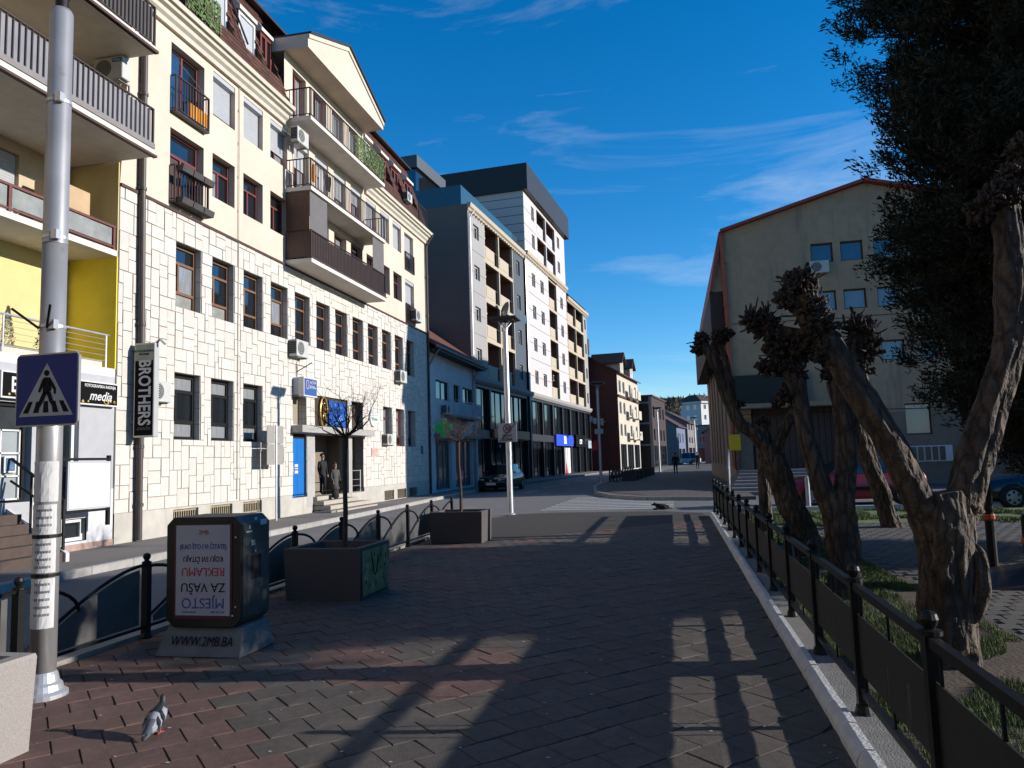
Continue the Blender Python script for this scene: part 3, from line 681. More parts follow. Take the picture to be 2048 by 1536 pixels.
# ivy nets
def ivy(par, x, y0, y1, z0, z1, n, seed):
    random.seed(seed); b = MB()
    for _ in range(n):
        y, z = random.uniform(y0, y1), random.uniform(z0, z1); s = random.uniform(.03, .06); a = random.random()*6.28; t = random.uniform(-.6, .6); xx = x+random.uniform(0, .05)
        b.face(*[(xx+s*t*math.sin(a+q)*.5, y+s*math.cos(a+q), z+s*.8*math.sin(a+q)) for q in (0, 1.4, 3.1, 4.6)])
    return stuff(b.build('ivy_screen', mat('ivy_leaves', (.10, .16, .035), .7, .4, 6, ov=.45), par))
ivy(b1, BX+.01, 11.0, BY1-.05, 13.08, 13.95, 900, 3)
mb_ = put('mansard_balcony', MB().box(.1, 1.75, 13.2, .36, 3.3, 13.3).mesh(m_brown), sb); railing(mb_, .34, 1.77, 3.28, 13.3, .95, m_iron, .11, side=.3); ivy(mb_, .36, 1.8, 3.25, 13.4, 14.25, 620, 4)
mb2 = put('mansard_balcony', MB().box(.1, 20.0, 13.2, .36, 21.2, 13.3).mesh(m_brown), sb); railing(mb2, .32, 20.02, 21.18, 13.3, .95, m_iron, .11)
# services on the facade
pipe_run('downpipe', [(.10, .62, 13.1), (.10, .62, 8.2), (.12, .64, 5.0), (.12, .66, .12)], .075, mat('brown_pipe', (.055, .038, .032), .5, .25, 6), sb, 12, [(.10, .62, 10.5), (.10, .62, 8.2), (.12, .64, 5.0), (.12, .65, 2.2), (.12, .66, .9)])
pipe_run('conduit', [(.04, 4.76, 12.7), (.04, 4.74, 8.2), (.04, 4.72, .8)], .014, m_cornice, sb, 6, [(.04, 4.74, z) for z in (12, 11, 10, 9, 7.6, 6.4, 5.2, 4.0, 2.8, 1.7)])
pipe_run('downpipe', [(.45, LEN+.02, 13.2), (.1, LEN-.06, 12.6), (.1, LEN-.08, 6), (.1, LEN-.1, .1)], .06, MATS['brown_pipe'], sb, 8, [(.1, LEN-.08, z) for z in (11, 9, 7, 5, 3)])
pipe_run('roof_pipe', [(.12, 5.05, 14.2), (-.55, 5.05, 16.0), (-.85, 5.05, 16.8)], .03, MATS['brown_pipe'], sb, 6)
pipe_run('clothes_wire', [(.18, wk(0)-.2, 11.9), (.3, wk(0)+.5, 11.55), (.18, wk(0)+1.1, 11.5)], .006, m_conc, sb, 4)
MB().box(.03, 16.2, 2.62, .05, 16.75, 2.86).build('wall_plaque', m_shutter, sb)
MB().box(.03, LEN-1.3, 2.05, .05, LEN-1.0, 2.45).build('blue_plaque', m_blue, sb)
MB().box(.03, 14.35, 1.95, .036, 15.1, 2.3).build('faded_graffiti', mat('faded_pink', (.60, .44, .36), .9, .3, 9), sb)
# air units on this facade
air_unit((SBX+.02, SBY+.62+.55, 3.25), 0, 'air conditioner beside the tall vertical black sign', .9)
air_unit((SBX+.05, SBY+wk(4)-.06, 5.16), 0, 'air conditioner under the fifth upper window, above the bank entrance')
air_unit((SBX+.05, SBY+wk(10)+.25, 5.2), 0, 'air conditioner low beside the second last upper window of the stone row')
air_unit((SBX+.05, SBY+wk(11)+1.0, 8.35), 0, 'air conditioner near the far corner below the last plaster window')
air_unit((SBX+.05, SBY+wk(9)+.15, 2.42), 0, 'air conditioner beside the small windows right of the bank entrance', .85)
air_unit((SBX+.25, SBY+7.75, 12.15), 0, 'air conditioner tucked under the topmost balcony', .95)
air_unit((SBX+.1, SBY+18.75, 13.9), 0, 'air conditioner set in the brown mansard roof', .8)
# roof-top chimney
ch = thing('chimney', 'pale chimney on the brown mansard roof beside a blue antenna', 'chimney', (SBX-4.2, SBY+18.3, 17.1))
MB().box(-.6, -.55, -.3, .6, .55, 1.5).build('stack', m_plaster, ch); MB().box(-.68, -.63, 1.5, .68, .63, 1.6).build('cap', MATS['eave_metal'], ch)

# washing hung on the middle balcony
def cloth(label, y, z, wd, ht, m, seed):
    random.seed(seed); b = MB(); n = 8; x0 = BX-.08
    P = [[(x0+.035*math.sin(i*1.3+seed)*(1-j/6*.3), (wd*i/n-wd/2)*(1-.12*math.sin(j*1.1+seed)), -ht*j/5+random.uniform(-.01, .01)) for i in range(n+1)] for j in range(6)]
    for j in range(5):
        for i in range(n): b.face(P[j][i], P[j][i+1], P[j+1][i+1], P[j+1][i])
    tag(b.build('hung_cloth', m, None, (SBX, SBY+y, z), smooth=True), label, 'washing', 'washing on the middle balcony')
cloth('orange garment hung on the left end of the middle balcony', 7.85, 11.5, .42, .62, MATS['orange_fabric'], 1)
cloth('white cloth hung beside the orange garment on the middle balcony', 8.4, 11.5, .4, .7, m_paper, 2)
cloth('black garment hung next to the white cloth on the middle balcony', 8.9, 11.5, .34, .55, mat('black_fabric', (.02, .02, .022), .95, .2), 3)
# ================================================================== YELLOW BALCONY BUILDING (left edge)
YBY = 2.0
yb = thing('balcony_building', 'yellow and beige apartment block with stacked balconies above a photo shop', 'building', (SBX, YBY, 0))
Y1 = SBY-YBY - .004          # local far end
BX_ = -1.25                  # recessed back wall
m_beige = mat('beige_plaster', (.62, .50, .34), .9, .06, 3, .12, 90, big=.1)
def lev(z0, z1, m, wins, seed):
    ops = [(a, b, c, d) for a, b, c, d, *_ in wins]
    MB().wall(0, Y1, z0, z1, ops, lambda u, z, d: (BX_-d, u, z), .2).build('back_wall', m, yb)
    for a, b, c, d, fm, g, sh in wins: window(yb, (BX_-.1, a+.01, c+.01), b-a-.02, d-c-.02, 'two', fm, g, t=.07, shutter=sh, sbox=False)
W_ = [m_glass, m_glassc]
lev(3.9, 6.42, m_lightyel, [(8.2, 10.6, 4.25, 5.95, m_whiteframe, W_, .52), (4.0, 6.4, 4.25, 5.95, m_whiteframe, W_, .4)], 1)
lev(6.55, 8.6, m_beige, [(8.6, 11.0, 6.95, 8.35, m_whiteframe, W_, .97), (4.4, 6.6, 6.95, 8.35, m_whiteframe, W_, .9)], 2)
lev(8.75, 11.0, m_beige, [(5.5, 7.9, 9.0, 10.7, m_whiteframe, W_, .5)], 3)
lev(11.15, 14.2, m_beige, [(6, 8.6, 11.6, 13.2, m_whiteframe, W_, .5)], 4)
for z0, z1, m in ((3.9, 6.42, m_yellow), (6.55, 8.6, m_lightyel), (8.75, 11.0, m_beige), (11.15, 14.2, m_beige)):
    MB().box(BX_, Y1-.03, z0, -.004, Y1-.002, z1).build('end_wall', m, yb)
def ybal(z, x1, thick, rail):
    o = MB().box(BX_-.1, -.5, z, x1, Y1-.02 if x1 < .1 else Y1-.08, z+thick).build('balcony', m_soffit, yb)
    return o
o4 = ybal(11.0, .95, .15, 0); railing(o4, .92, .2, Y1-.12, 11.15, .95, m_iron, .115, side=.85, solid=mat('dark_sheet', (.07, .06, .055), .6, .15))
MB().box(.9, -.5, 11.0, 1.0, Y1-.06, 11.06).build('drip_edge', m_brown, o4)
o3 = ybal(8.6, .95, .15, 0); railing(o3, .92, .2, Y1-.12, 8.75, .95, m_iron, .135, side=.85, solid=mat('grey_balcony_sheet', (.30, .29, .30), .45, .12, 2, big=.2))
MB().box(.9, -.5, 8.57, 1.0, Y1-.06, 8.62).build('drip_edge', m_brown, o3)
MB().box(.87, .1, 8.76, .97, Y1-.1, 8.88).build('skirting', mat('balcony_skirting', (.27, .24, .23), .7, .15), o3)
o2 = ybal(6.42, .0, .13, 0); m_rr = mat('red_brown_rail', (.16, .045, .035), .6, .2, 9)
rb = MB().box(-.06, -.5, 7.05, .0, Y1-.08, 7.10).box(-.05, -.5, 6.60, -.01, Y1-.08, 6.64); k = 0
while Y1-.12-k*1.36 > 0: rb.box(-.055, Y1-.12-k*1.36-.03, 6.5, -.005, Y1-.12-k*1.36+.03, 7.08); k += 1
rb.build('hand_rail', m_rr, o2)
for k in range(8): MB().box(-.036, Y1-.12-(k+1)*1.36+.06, 6.66, -.026, Y1-.12-k*1.36-.06, 7.03).build('glass_panel', m_glassf, o2)
o1 = ybal(3.72, .0, .18, 0)
rb = MB().tube([(-.05, -.4, 4.62), (-.05, Y1-.2, 4.62)], .024, 8)
for z in (4.05, 4.17, 4.29, 4.41, 4.52): rb.tube([(-.05, -.4, z), (-.05, Y1-.2, z)], .006, 5)
k = 0
while Y1-.25-k*1.3 > 0: rb.tube([(-.05, Y1-.25-k*1.3, 3.9), (-.05, Y1-.25-k*1.3, 4.62)], .02, 6); k += 1
rb.lathe([(.03, -.02), (.05, 0), (.03, .02)], 8, (-.05, Y1-.2, 4.62)); rb.build('steel_rail', m_steel, o1)
MB().box(-.3, 4, 3.9, -.1, Y1-.3, 4.05).build('parapet_step', m_cornice, o1)
tag(MB().box(0, 0, 0, .55, .95, 1.25).build('wardrobe', mat('tan_laminate', (.58, .40, .23), .6, .1, 3), None, (SBX-1.0, YBY+Y1-1.3, 6.56), bevel=.008), 'tan cabinet standing on the glass-panelled balcony', 'cabinet')
_t = air_unit((SBX-.12, YBY+Y1-.04, 10.44), -R(90), 'air conditioner hung high on the grey-sheeted balcony', .95)
MB().box(.281, .12, .40, .286, .38, .50).build('maker_plate', mat('cyan_label', (.02, .20, .42), .5), _t)
text('Midea', .075, m_paper, _t, (.289, .25, .45), ROT_E)
# conical evergreen in a pot on the first balcony
random.seed(14)
tp = thing('potted_evergreen', 'small conical evergreen in a pot on the yellow balcony', 'plant', (SBX-.35, YBY+Y1-1.45, 3.9))
MB().lathe([(.13, 0), (.17, .28), (.15, .28), (.14, .24)], 12).build('pot', m_brown, tp); b = MB()
for _ in range(1500):
    t = random.random(); z = .28+1.15*t; r = .26*(1-t)**.8*random.uniform(.5, 1.05)+.02; a = random.random()*6.28; c = Vector((r*math.cos(a), r*math.sin(a), z)); s = random.uniform(.02, .05)
    d1 = Vector((random.gauss(0, 1), random.gauss(0, 1), random.gauss(.6, 1))).normalized()*s; d2 = Vector((random.gauss(0, 1), random.gauss(0, 1), random.gauss(0, 1))).normalized()*s*.5
    b.face(c-d2, c+d2, c+d1)
b.build('foliage', mat('evergreen_leaves', (.07, .085, .025), .8, .4, 9, ov=.3), tp)
# red flowers at the left edge
fl = thing('flower_box', 'red flowers in a box under the yellow storey window', 'flowers', (SBX-1.08, YBY+8.3, 4.1)); MB().box(-.1, 0, 0, .1, .9, .14).build('trough', m_brown, fl); b = MB()
for _ in range(160):
    c = Vector((random.uniform(-.1, .12), random.uniform(0, .9), .12+random.random()*.22)); s = .05
    b.face(*[c+Vector((random.uniform(-s, s), random.uniform(-s, s), random.uniform(-s, s))) for _ in range(4)])
b.build('blooms', mat('red_petals', (.6, .02, .05), .8, .2, 9), fl)
# ---- shop ground floor
sg = MB().wall(0, Y1-.02, .12, 3.72, [(3.0, 10.25, 1.15, 3.0), (10.55, 11.42, 1.05, 3.0), (11.1, 11.68, .28, .74)], PL, .2)
sg.build('shop_wall', mat('shop_render', (.50, .50, .52), .85, .06, 4, big=.1), yb)
MB().wall(10.3, Y1-.02, .22, 1.3, [(10.55, 11.42, 1.05, 1.31), (11.1, 11.68, .28, .74)], lambda u, z, d: (.012-d, u, z), .05).build('white_dado', mat('white_render', (.74, .74, .75), .85, .05, 4, big=.1), yb)
MB().box(.0, 9.9, .1, .035, Y1-.03, .23).build('pink_plinth', mat('pink_stone', (.48, .32, .26), .8, .2, 7), yb)
window(yb, (-.08, 11.11, .29), .56, .44, 'one', m_whiteframe, [m_glass], t=.07, name='basement_window')
window(yb, (-.1, 10.56, 1.06), .85, 1.93, 'two', m_whiteframe, [m_glassc, m_glass], t=.08, name='shop_door')
window(yb, (-.1, 3.05, 1.17), 7.15, 1.82, 'three', m_blackframe, [mat('clear_shop_glass', (.05, .055, .06), .04, .2, ior=1.6)], t=.06, name='shop_window')
# display shelf seen through the shop window
sh = thing('display_shelf', 'white cube shelf with framed photos in the shop window', 'shelf', (SBX-.05, YBY+8.75, 1.2)); b = MB()
for q in range(4): b.box(-.005, 0, q*.42, .035, 1.25, q*.42+.03)
for q in range(4): b.box(-.005, q*.41, 0, .035, q*.41+.03, 1.29)
b.build('shelf_grid', m_whiteframe, sh); MB().box(-.012, .02, .02, -.006, 1.24, 1.27).build('shelf_back', mat('shelf_back', (.33, .36, .36), .7, .1), sh)
for q, (yy, zz) in enumerate(((.1, .9), (.12, .48), (.55, .06), (.5, 1.3), (.9, .5))):
    f = MB().box(.04, yy, zz, .06, yy+.26, zz+.3).build('photo_frame', m_whiteframe, sh); MB().box(.06, yy+.03, zz+.03, .063, yy+.23, zz+.27).build('photo', mat('photo_%d' % (q % 3), ((.30, .12, .08), (.08, .16, .28), (.10, .12, .09))[q % 3], .5, .6, 11), f)
# entrance stairs with black handrail at the left
ss = put('shop_stairs', None, yb)
for i in range(5): MB().box(.02, 8.4, .1+i*.17, 1.25-i*.22, 9.7, .27+i*.17).build('step', mat('brown_step', (.09, .06, .045), .8, .2, 6), ss)
MB().hexa([(.02, 9.72, .1), (1.3, 9.72, .1), (1.3, 9.8, .1), (.02, 9.8, .1)], [(.02, 9.72, 1.05), (1.3, 9.72, .25), (1.3, 9.8, .25), (.02, 9.8, 1.05)]).build('stair_side', MATS['white_render'], ss)
MB().tube([(1.2, 9.76, .25), (1.2, 9.76, 1.15), (.9, 9.76, 1.4), (.05, 9.76, 1.95)], .03, 6).tube([(1.2, 9.76, 1.15), (1.0, 9.76, 1.0), (.05, 9.76, 1.55)], .022, 6).tube([(.5, 9.76, .75), (.5, 9.76, 1.65)], .022, 6).build('stair_rail', m_black, ss)
bw = MB(); bw.face((-13, 0, 0), (-.02, 0, 0), (-.02, 0, 14.2), (-13, 0, 14.2)); bw.face((0, 0, 14.2), (0, Y1, 14.2), (-13, Y1, 14.8), (-13, 0, 14.8)); bw.build('shell', m_beige, yb)
MB().box(-.02, -.4, 14.15, .9, Y1-.05, 14.35).build('eave', m_cornice, yb)
# sign: photo studio board
sg1 = thing('shop_sign', 'black photo studio board with white script above the shop door', 'sign', (SBX+.02, YBY+9.4, 3.05))
MB().box(0, 0, 0, .12, 2.95, .50).build('frame', m_whiteframe, sg1); MB().box(.12, .03, .03, .125, 2.92, .47).build('board', mat('sign_black', (.010, .010, .010), .85, .1, ior=1.15), sg1)
text('FOTOGRAFSKA RADNJA', .085, m_paper, sg1, (.127, 2.42, .40), ROT_E, sx=.95, bold=.002); text('BROTHERS', .40, m_paper, sg1, (.127, 1.0, .24), ROT_E, sx=.82, bold=.008); text('media', .27, m_paper, sg1, (.128, 2.42, .19), ROT_E, sx=.98, shear=.35, bold=.004)
b = MB(); random.seed(2)
for _ in range(26):
    y, z, s = random.uniform(.1, 2.85), random.uniform(.05, .1), random.uniform(.02, .05); b.face((.1262, y, z-s), (.1262, y+s, z), (.1262, y, z+s), (.1262, y-s, z))
b.build('gold_specks', mat('gold_print', (.55, .36, .06), .5, .2), sg1)
# vertical light-box sign
sg2 = thing('vertical_sign', 'tall vertical black sign reading BROTHERS projecting from the downpipe corner', 'sign', (SBX+.12, SBY+.42, 2.40))
MB().box(0, 0, 0, .52, .17, 2.12).build('casing', mat('aluminium', (.62, .62, .60), .4, .06, m=.3), sg2, bevel=.008); MB().box(.03, -.006, .04, .49, -.001, 2.08).build('face', MATS['sign_black'], sg2)
MB().box(.03, -.008, 1.72, .49, -.0065, 2.08).build('pale_top', mat('sign_sage', (.36, .40, .33), .5, .3, 3), sg2)
text('BROTHERS', .42, m_paper, sg2, (.27, -.011, 1.0), ROT_S @ Matrix.Rotation(R(-90), 4, 'Z'), sx=.72, bold=.01); text('FOTOGRAFSKA\nRADNJA', .07, m_ink, sg2, (.26, -.011, 1.9), ROT_S)
text('media', .14, mat('grey_print', (.10, .10, .10), .6), sg2, (.27, -.011, .2), ROT_S, shear=.3)
k = MB()
for z in (.35, 1.8): k.tube([(-.12, .08, z), (0.02, .08, z)], .02, 6)
k.tube([(.48, .1, 2.12), (.58, .1, 2.2), (.7, .12, 2.08)], .03, 6).build('bracket_and_camera', MATS['aluminium'], sg2)
# blank white board on black posts
wb = thing('notice_board', 'blank white board on black steel posts against the white wall', 'board', (SBX+.45, YBY+10.58, .28))
for yy in (-.12, 1.16): MB().box(-.03, yy-.035, .3 if yy > 1 else -.15, .03, yy+.035, 1.72).build('post', m_black, wb)
MB().box(-.02, -.14, 1.62, .02, 1.2, 1.67).build('rail', m_black, wb); MB().box(-.02, -.14, .6, .02, 1.2, .65).build('rail', m_black, wb)
MB().box(.03, .0, .66, .07, 1.14, 1.60).build('panel', m_shutter, wb); MB().box(.071, .035, .695, .076, 1.105, 1.565).build('face', mat('board_white', (.80, .81, .82), .5, .05, 3), wb)
# bank signs
bs_ = thing('bank_sign', 'small blue bank sign box on the stone wall above the blue door', 'sign', (SBX+.3, SBY+A0+.05, 3.95))
MB().box(-.28, .0, .0, .0, .12, .0+.55).build('arm', m_shutter, bs_); MB().box(-.06, -.02, -.06, .12, .92, .56).build('casing', m_whiteframe, bs_); MB().box(.121, .02, -.02, .126, .88, .52).build('face', m_blue, bs_)
text('NOVA\nBANKA', .15, m_paper, bs_, (.13, .60, .33), ROT_E); em = MB()
def ring(b, x, y, z, ry, rz_, t, n=28):
    for q in range(n):
        t0, t1 = 2*math.pi*q/n, 2*math.pi*(q+1)/n
        b.face(*[(x, y+(ry-d)*math.cos(a), z+(rz_-d)*math.sin(a)) for d, a in ((0, t0), (0, t1), (t, t1), (t, t0))])
ring(em, .13, .22, .32, .10, .15, .02); em.build('emblem', m_paper, bs_)
MB().box(.127, .16, .27, .13, .24, .37).build('emblem_mark', m_red, bs_)
be = thing('gold_emblem', 'large gold oval emblem with a figure above the bank entrance', 'emblem', (SBX-.04, SBY+B0+.75, 3.5))
e = MB()
e.tube([(.05, .28*math.cos(t), .52*math.sin(t)) for t in [2*math.pi*q/28 for q in range(26)]], .04, 8); e.build('oval', mat('gold', (.72, .45, .14), .3, .1, m=.6), be, smooth=True)
e = MB().tube([(.05, 0, .05), (.05, .02, .22)], .05, 8).tube([(.05, 0, .05), (.05, -.12, -.28)], .035, 6).tube([(.05, 0, .05), (.05, .13, -.28)], .035, 6).tube([(.05, .01, .2), (.05, .17, .05)], .025, 6).tube([(.05, .01, .2), (.05, -.16, .32)], .025, 6); e.lathe([(.001, -.05), (.05, 0), (.001, .05)], 8, (.05, .02, .31)); e.build('figure', MATS['gold'], be, smooth=True)
bp = thing('star_sign', 'blue printed panel with white stars beside the gold emblem', 'sign', (SBX-.05, SBY+B0+1.2, 3.03))
MB().box(0, 0, 0, .05, 1.42, .92).build('panel', mat('bank_blue', (.01, .09, .42), .5, .25, 3), bp); b = MB(); random.seed(6)
for _ in range(14):
    y, z, s = random.uniform(.1, 1.3), random.uniform(.08, .84), random.uniform(.03, .07)
    b.face(*[(.052, y+s*(1 if q % 2 == 0 else .4)*math.cos(q*.628), z+s*(1 if q % 2 == 0 else .4)*math.sin(q*.628)) for q in range(10)])
b.build('stars', mat('pale_blue', (.25, .40, .72), .5, .2), bp)
gs = thing('round_sign', 'small white sign with green lettering right of the entrance', 'sign', (SBX+.05, SBY+14.6, 3.5)); b = MB().prism([(.36*math.cos(q*.2618)*1.2, .36*math.sin(q*.2618)) for q in range(24)], 'x', -.02, .03); b.build('disc', m_whiteframe, gs)
text('Wiener', .21, mat('green_print', (.0, .28, .14), .6), gs, (.034, 0, -.04), ROT_E, shear=.2)
# wall lamp bracket above the signs and small hooks
hk = thing('wall_bracket', 'thin black iron bracket on the stone wall above the bank sign', 'bracket', (SBX+.02, SBY+8.15, 4.55)); MB().tube([(0, 0, 0), (0, 0, .5)], .02, 6).tube([(0, 0, .15), (.5, .12, .45)], .018, 6).tube([(0, 0, .4), (.35, .08, .3)], .012, 5).build('arm', m_black, hk)
# traffic panel seen from behind
tpn = thing('road_panel', 'two-part traffic panel seen from behind on a thin post by the stone wall', 'sign', (SBX+.5, 20.45, .1))
MB().tube([(0, 0, 0), (0, 0, 2.78)], .028, 8).build('post', m_steel, tpn)
m_bk = mat('sign_back_grey', (.36, .34, .30), .6, .1, 4)
for a, b_ in ((-.46, -.03), (.05, .48)):
    for c, d in ((1.62, 2.22), (2.24, 2.76)): MB().box(-.045, a, c, -.03, b_, d).build('plate', m_bk, tpn)
# ================================================================== PHARMACY
ph = thing('pharmacy_building', 'low pale blue two-storey pharmacy with tiled roof beside the stone block', 'building', (-12.0, 36.35, 0))
m_pbl = mat('pale_blue_render', (.74, .72, .70), .85, .05, 3, big=.1)
p_ops = [(1.55, 3.9, 4.95, 5.97), (4.87, 6.1, 5.0, 6.0), (6.75, 9.1, 5.05, 6.0), (1.3, 4.2, .15, 2.85), (5.0, 8.6, .15, 2.85)]
MB().wall(.0, 10.0, 0, 7.45, p_ops, PL, .25).build('wall', m_pbl, ph)
for a, b, c, d in p_ops[:3]: window(ph, (-.1, a+.01, c+.01), b-a-.02, d-c-.02, 'two', m_blackframe, [m_glass], t=.05, sill=m_whiteframe)
for a, b, c, d in p_ops[3:]: window(ph, (-.15, a+.01, c+.01), b-a-.02, d-c-.02, 'three', mat('shop_aluminium', (.25, .27, .30), .5, .1), [mat('blue_shop_glass', (.06, .08, .11), .06, .2, ior=1.8), MATS['blue_shop_glass'], m_glass], t=.06, name='shopfront')
MB().box(.02, 1.0, 2.95, .35, 9.4, 3.1).build('canopy', m_conc, ph)
rf = MB().hexa([(.62, -.2, 7.42), (.62, 10.4, 7.42), (-3.4, 10.4, 10.3), (-3.4, -.2, 10.3)], [(.62, -.2, 7.56), (.62, 10.4, 7.56), (-3.4, 10.4, 10.46), (-3.4, -.2, 10.46)]); rf.build('roof', mat('old_roof_tiles', (.16, .055, .035), .9, .35, 9, .6, 14, aniso=(4, 1, 4)), ph)
MB().hexa([(-3.4, -.2, 10.3), (-3.4, 10.4, 10.3), (-8, 10.4, 7.4), (-8, -.2, 7.4)], [(-3.4, -.2, 10.46), (-3.4, 10.4, 10.46), (-8, 10.4, 7.5), (-8, -.2, 7.5)]).build('rear_roof', MATS['old_roof_tiles'], ph)
MB().box(-.0, -.1, 7.3, .6, 10.3, 7.41).build('soffit', m_blackframe, ph)
pipe_run('gutter', [(.66, -.2, 7.46), (.66, 10.4, 7.46)], .07, m_conc, ph, 8); pipe_run('downpipe', [(.66, .3, 7.4), (.3, .25, 6.9), (.06, .25, 6.5), (.06, .25, .1)], .05, m_conc, ph, 8)
gw = MB(); gw.face((0, 0, 0), (-8, 0, 0), (-8, 0, 7.4), (-3.4, 0, 10.3), (0, 0, 7.45)); gw.face((0, 10, 0), (-8, 10, 0), (-8, 10, 7.4), (-3.4, 10, 10.3), (0, 10, 7.45)); gw.build('gable_walls', m_pbl, ph)
pbal = MB().box(.0, 2.9, 4.0, .85, 7.9, 4.12).build('balcony', m_conc, ph); railing(pbal, .82, 2.95, 7.85, 4.1, .85, m_shutter, .2, side=.78)
MB().box(.86, 5.6, 4.2, .88, 7.7, 4.85).build('banner', mat('pale_banner', (.38, .38, .44), .7, .3, 5), pbal)
air_unit((-11.9, 39.0, 4.15), 0, 'air conditioner on the pharmacy balcony', 1.0)
gc = thing('green_cross', 'lit green pharmacy cross projecting from the pale blue wall', 'sign', (-11.55, 37.6, 3.38)); m_gc = mat('green_cross', (.01, .40, .10), .4, .1, emit=.06)
b = MB()
for a, c in ((.16, .46), (.46, .16)): b.box(-a, -.06 if a < .2 else -.055, -c, a, .06 if a < .2 else .055, c)
b.build('cross', m_gc, gc); b = MB()
for a, c in ((.2, .5), (.5, .2)): b.box(-a, -.03 if a < .3 else -.028, -c, a, .03 if a < .3 else .028, c)
b.build('backing', m_whiteframe, gc); MB().box(-.42, -.02, -.02, -.16, .02, .02).build('arm', m_black, gc)
# ================================================================== TOWER BLOCK
tw = thing('tower_block', 'new grey, white and beige apartment block with black parapet and dark shopfronts', 'building', (-12.0, 45.3, 0), -R(4.9))
m_tg = mat('light_grey_facade', (.42, .40, .38), .8, .03, 3, big=.04); m_tdg = mat('dark_grey_gable', (.20, .16, .14), .85, .04, 2, big=.08)
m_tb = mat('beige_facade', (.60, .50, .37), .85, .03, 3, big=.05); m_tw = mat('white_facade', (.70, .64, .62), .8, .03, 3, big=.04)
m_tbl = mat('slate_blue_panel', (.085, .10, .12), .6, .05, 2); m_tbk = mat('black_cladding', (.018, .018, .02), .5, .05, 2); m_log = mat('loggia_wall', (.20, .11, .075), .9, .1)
FH = 2.7; FZ = [6.98+FH*i for i in range(4)]
def strip(u0, u1, z0, z1, m, ops, nm='wall', dep=.16): return MB().wall(u0, u1, z0, z1, ops, PL, dep).build(nm, m, tw)
def twin(a, b, c, d, fm=m_whiteframe): window(tw, (-.14, a+.01, c+.01), b-a-.02, d-c-.02, 'two' if b-a > .7 else 'one', fm, [m_glassc, m_glass], t=.07, dep=.04, sill=m_whiteframe)
ops = [(1.0, 2.08, z+.9, z+1.82) for z in FZ]; strip(0, 3.15, 6.9, 17.5, m_tg, ops)
for o in ops: twin(*o)
ops = [(10.75, 11.65, z+.7, z+1.82) for z in FZ]; strip(9.8, 12.7, 6.9, 17.5, m_tbl, ops)
for o in ops: twin(*o)
def loggia(u0, u1, z0, z1, m, dep=1.3, par=.95, split=None):
    ops = [(u0+.12, u1-.12, z0+.12, z1-.12)] if not split else [(u0+.12, split-.1, z0+.12, z1-.12), (split+.1, u1-.12, z0+.12, z1-.12)]
    MB().wall(u0, u1, z0, z1, ops, PL, .18).build('loggia_frame', m, tw)
    for i, (a, b, c, d) in enumerate(ops):
        q = MB(); 
        for yy in (a, b): q.face((-.18, yy, c), (-dep, yy, c), (-dep, yy, d), (-.18, yy, d))
        q.face((-dep, a, c), (-dep, b, c), (-dep, b, d), (-dep, a, d)); q.face((-.18, a, c), (-.18, b, c), (-dep, b, c), (-dep, a, c)); q.face((-.18, a, d), (-.18, b, d), (-dep, b, d), (-dep, a, d))
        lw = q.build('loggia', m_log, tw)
        MB().box(-.1, a+.02, c, -.04, a+(b-a)*.72, c+par).box(-.035, a+.15, c+.15, -.02, a+(b-a)*.66, c+par-.1).build('parapet_panel', m, lw)
        MB().box(-.09, a+(b-a)*.72, c+par-.05, -.05, b, c+par).build('rail', m_iron, lw)
        MB().box(-dep+.01, a+.3, c+.05, -dep+.04, a+.3+(b-a)*.45, c+2.0).build('balcony_door', m_glass, lw)
for z in FZ: loggia(3.15, 9.8, z-.08, z+FH-.08, m_tb, split=6.35)
strip(3.15, 9.8, 17.62, 17.9, m_tb, [])
cpro = [(0, 17.5), (.06, 17.5), (.10, 17.62), (.22, 17.70), (.26, 17.95), (.05, 17.98), (0, 17.98)]
MB().prism(cpro, 'y', -.05, 12.75).build('cornice', m_tb, tw); MB().prism([(x, z+.35) for x, z in cpro], 'y', 13.35, 28.0).build('cornice', m_tb, tw); MB().prism([(x, z-.45) for x, z in cpro], 'y', 28.05, 38.2).build('cornice', m_tb, tw)
dt = MB()
for i in range(24): dt.box(.06, .4+i*.52, 17.38, .16, .52+i*.52, 17.5)
for i in range(27): dt.box(.06, 13.6+i*.53, 17.72, .16, 13.72+i*.53, 17.85)
for i in range(18): dt.box(.06, 28.3+i*.55, 16.92, .16, 28.42+i*.55, 17.05)
dt.build('dentils', m_tb, tw)
# dark gable wall facing the viewer, side returns
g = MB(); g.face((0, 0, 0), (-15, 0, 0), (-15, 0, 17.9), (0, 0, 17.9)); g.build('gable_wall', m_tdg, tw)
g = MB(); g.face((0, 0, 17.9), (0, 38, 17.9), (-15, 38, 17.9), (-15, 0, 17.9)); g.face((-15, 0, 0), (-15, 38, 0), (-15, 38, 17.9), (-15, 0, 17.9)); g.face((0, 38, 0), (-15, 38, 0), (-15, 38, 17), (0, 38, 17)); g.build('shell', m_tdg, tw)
for i, u in enumerate((12.82, 13.0, 13.18)): pipe_run('downpipe', [(.1, u, 17.4), (.1, u, 6.9), (.1, u, .2)], .06, m_steel if i else m_tbk, tw, 6, [(.1, u, z) for z in (8, 10, 12, 14, 16)])
pipe_run('downpipe', [(.35, .25, 17.5), (.1, .12, 17.0), (.1, .12, .2)], .06, m_steel, tw, 6)
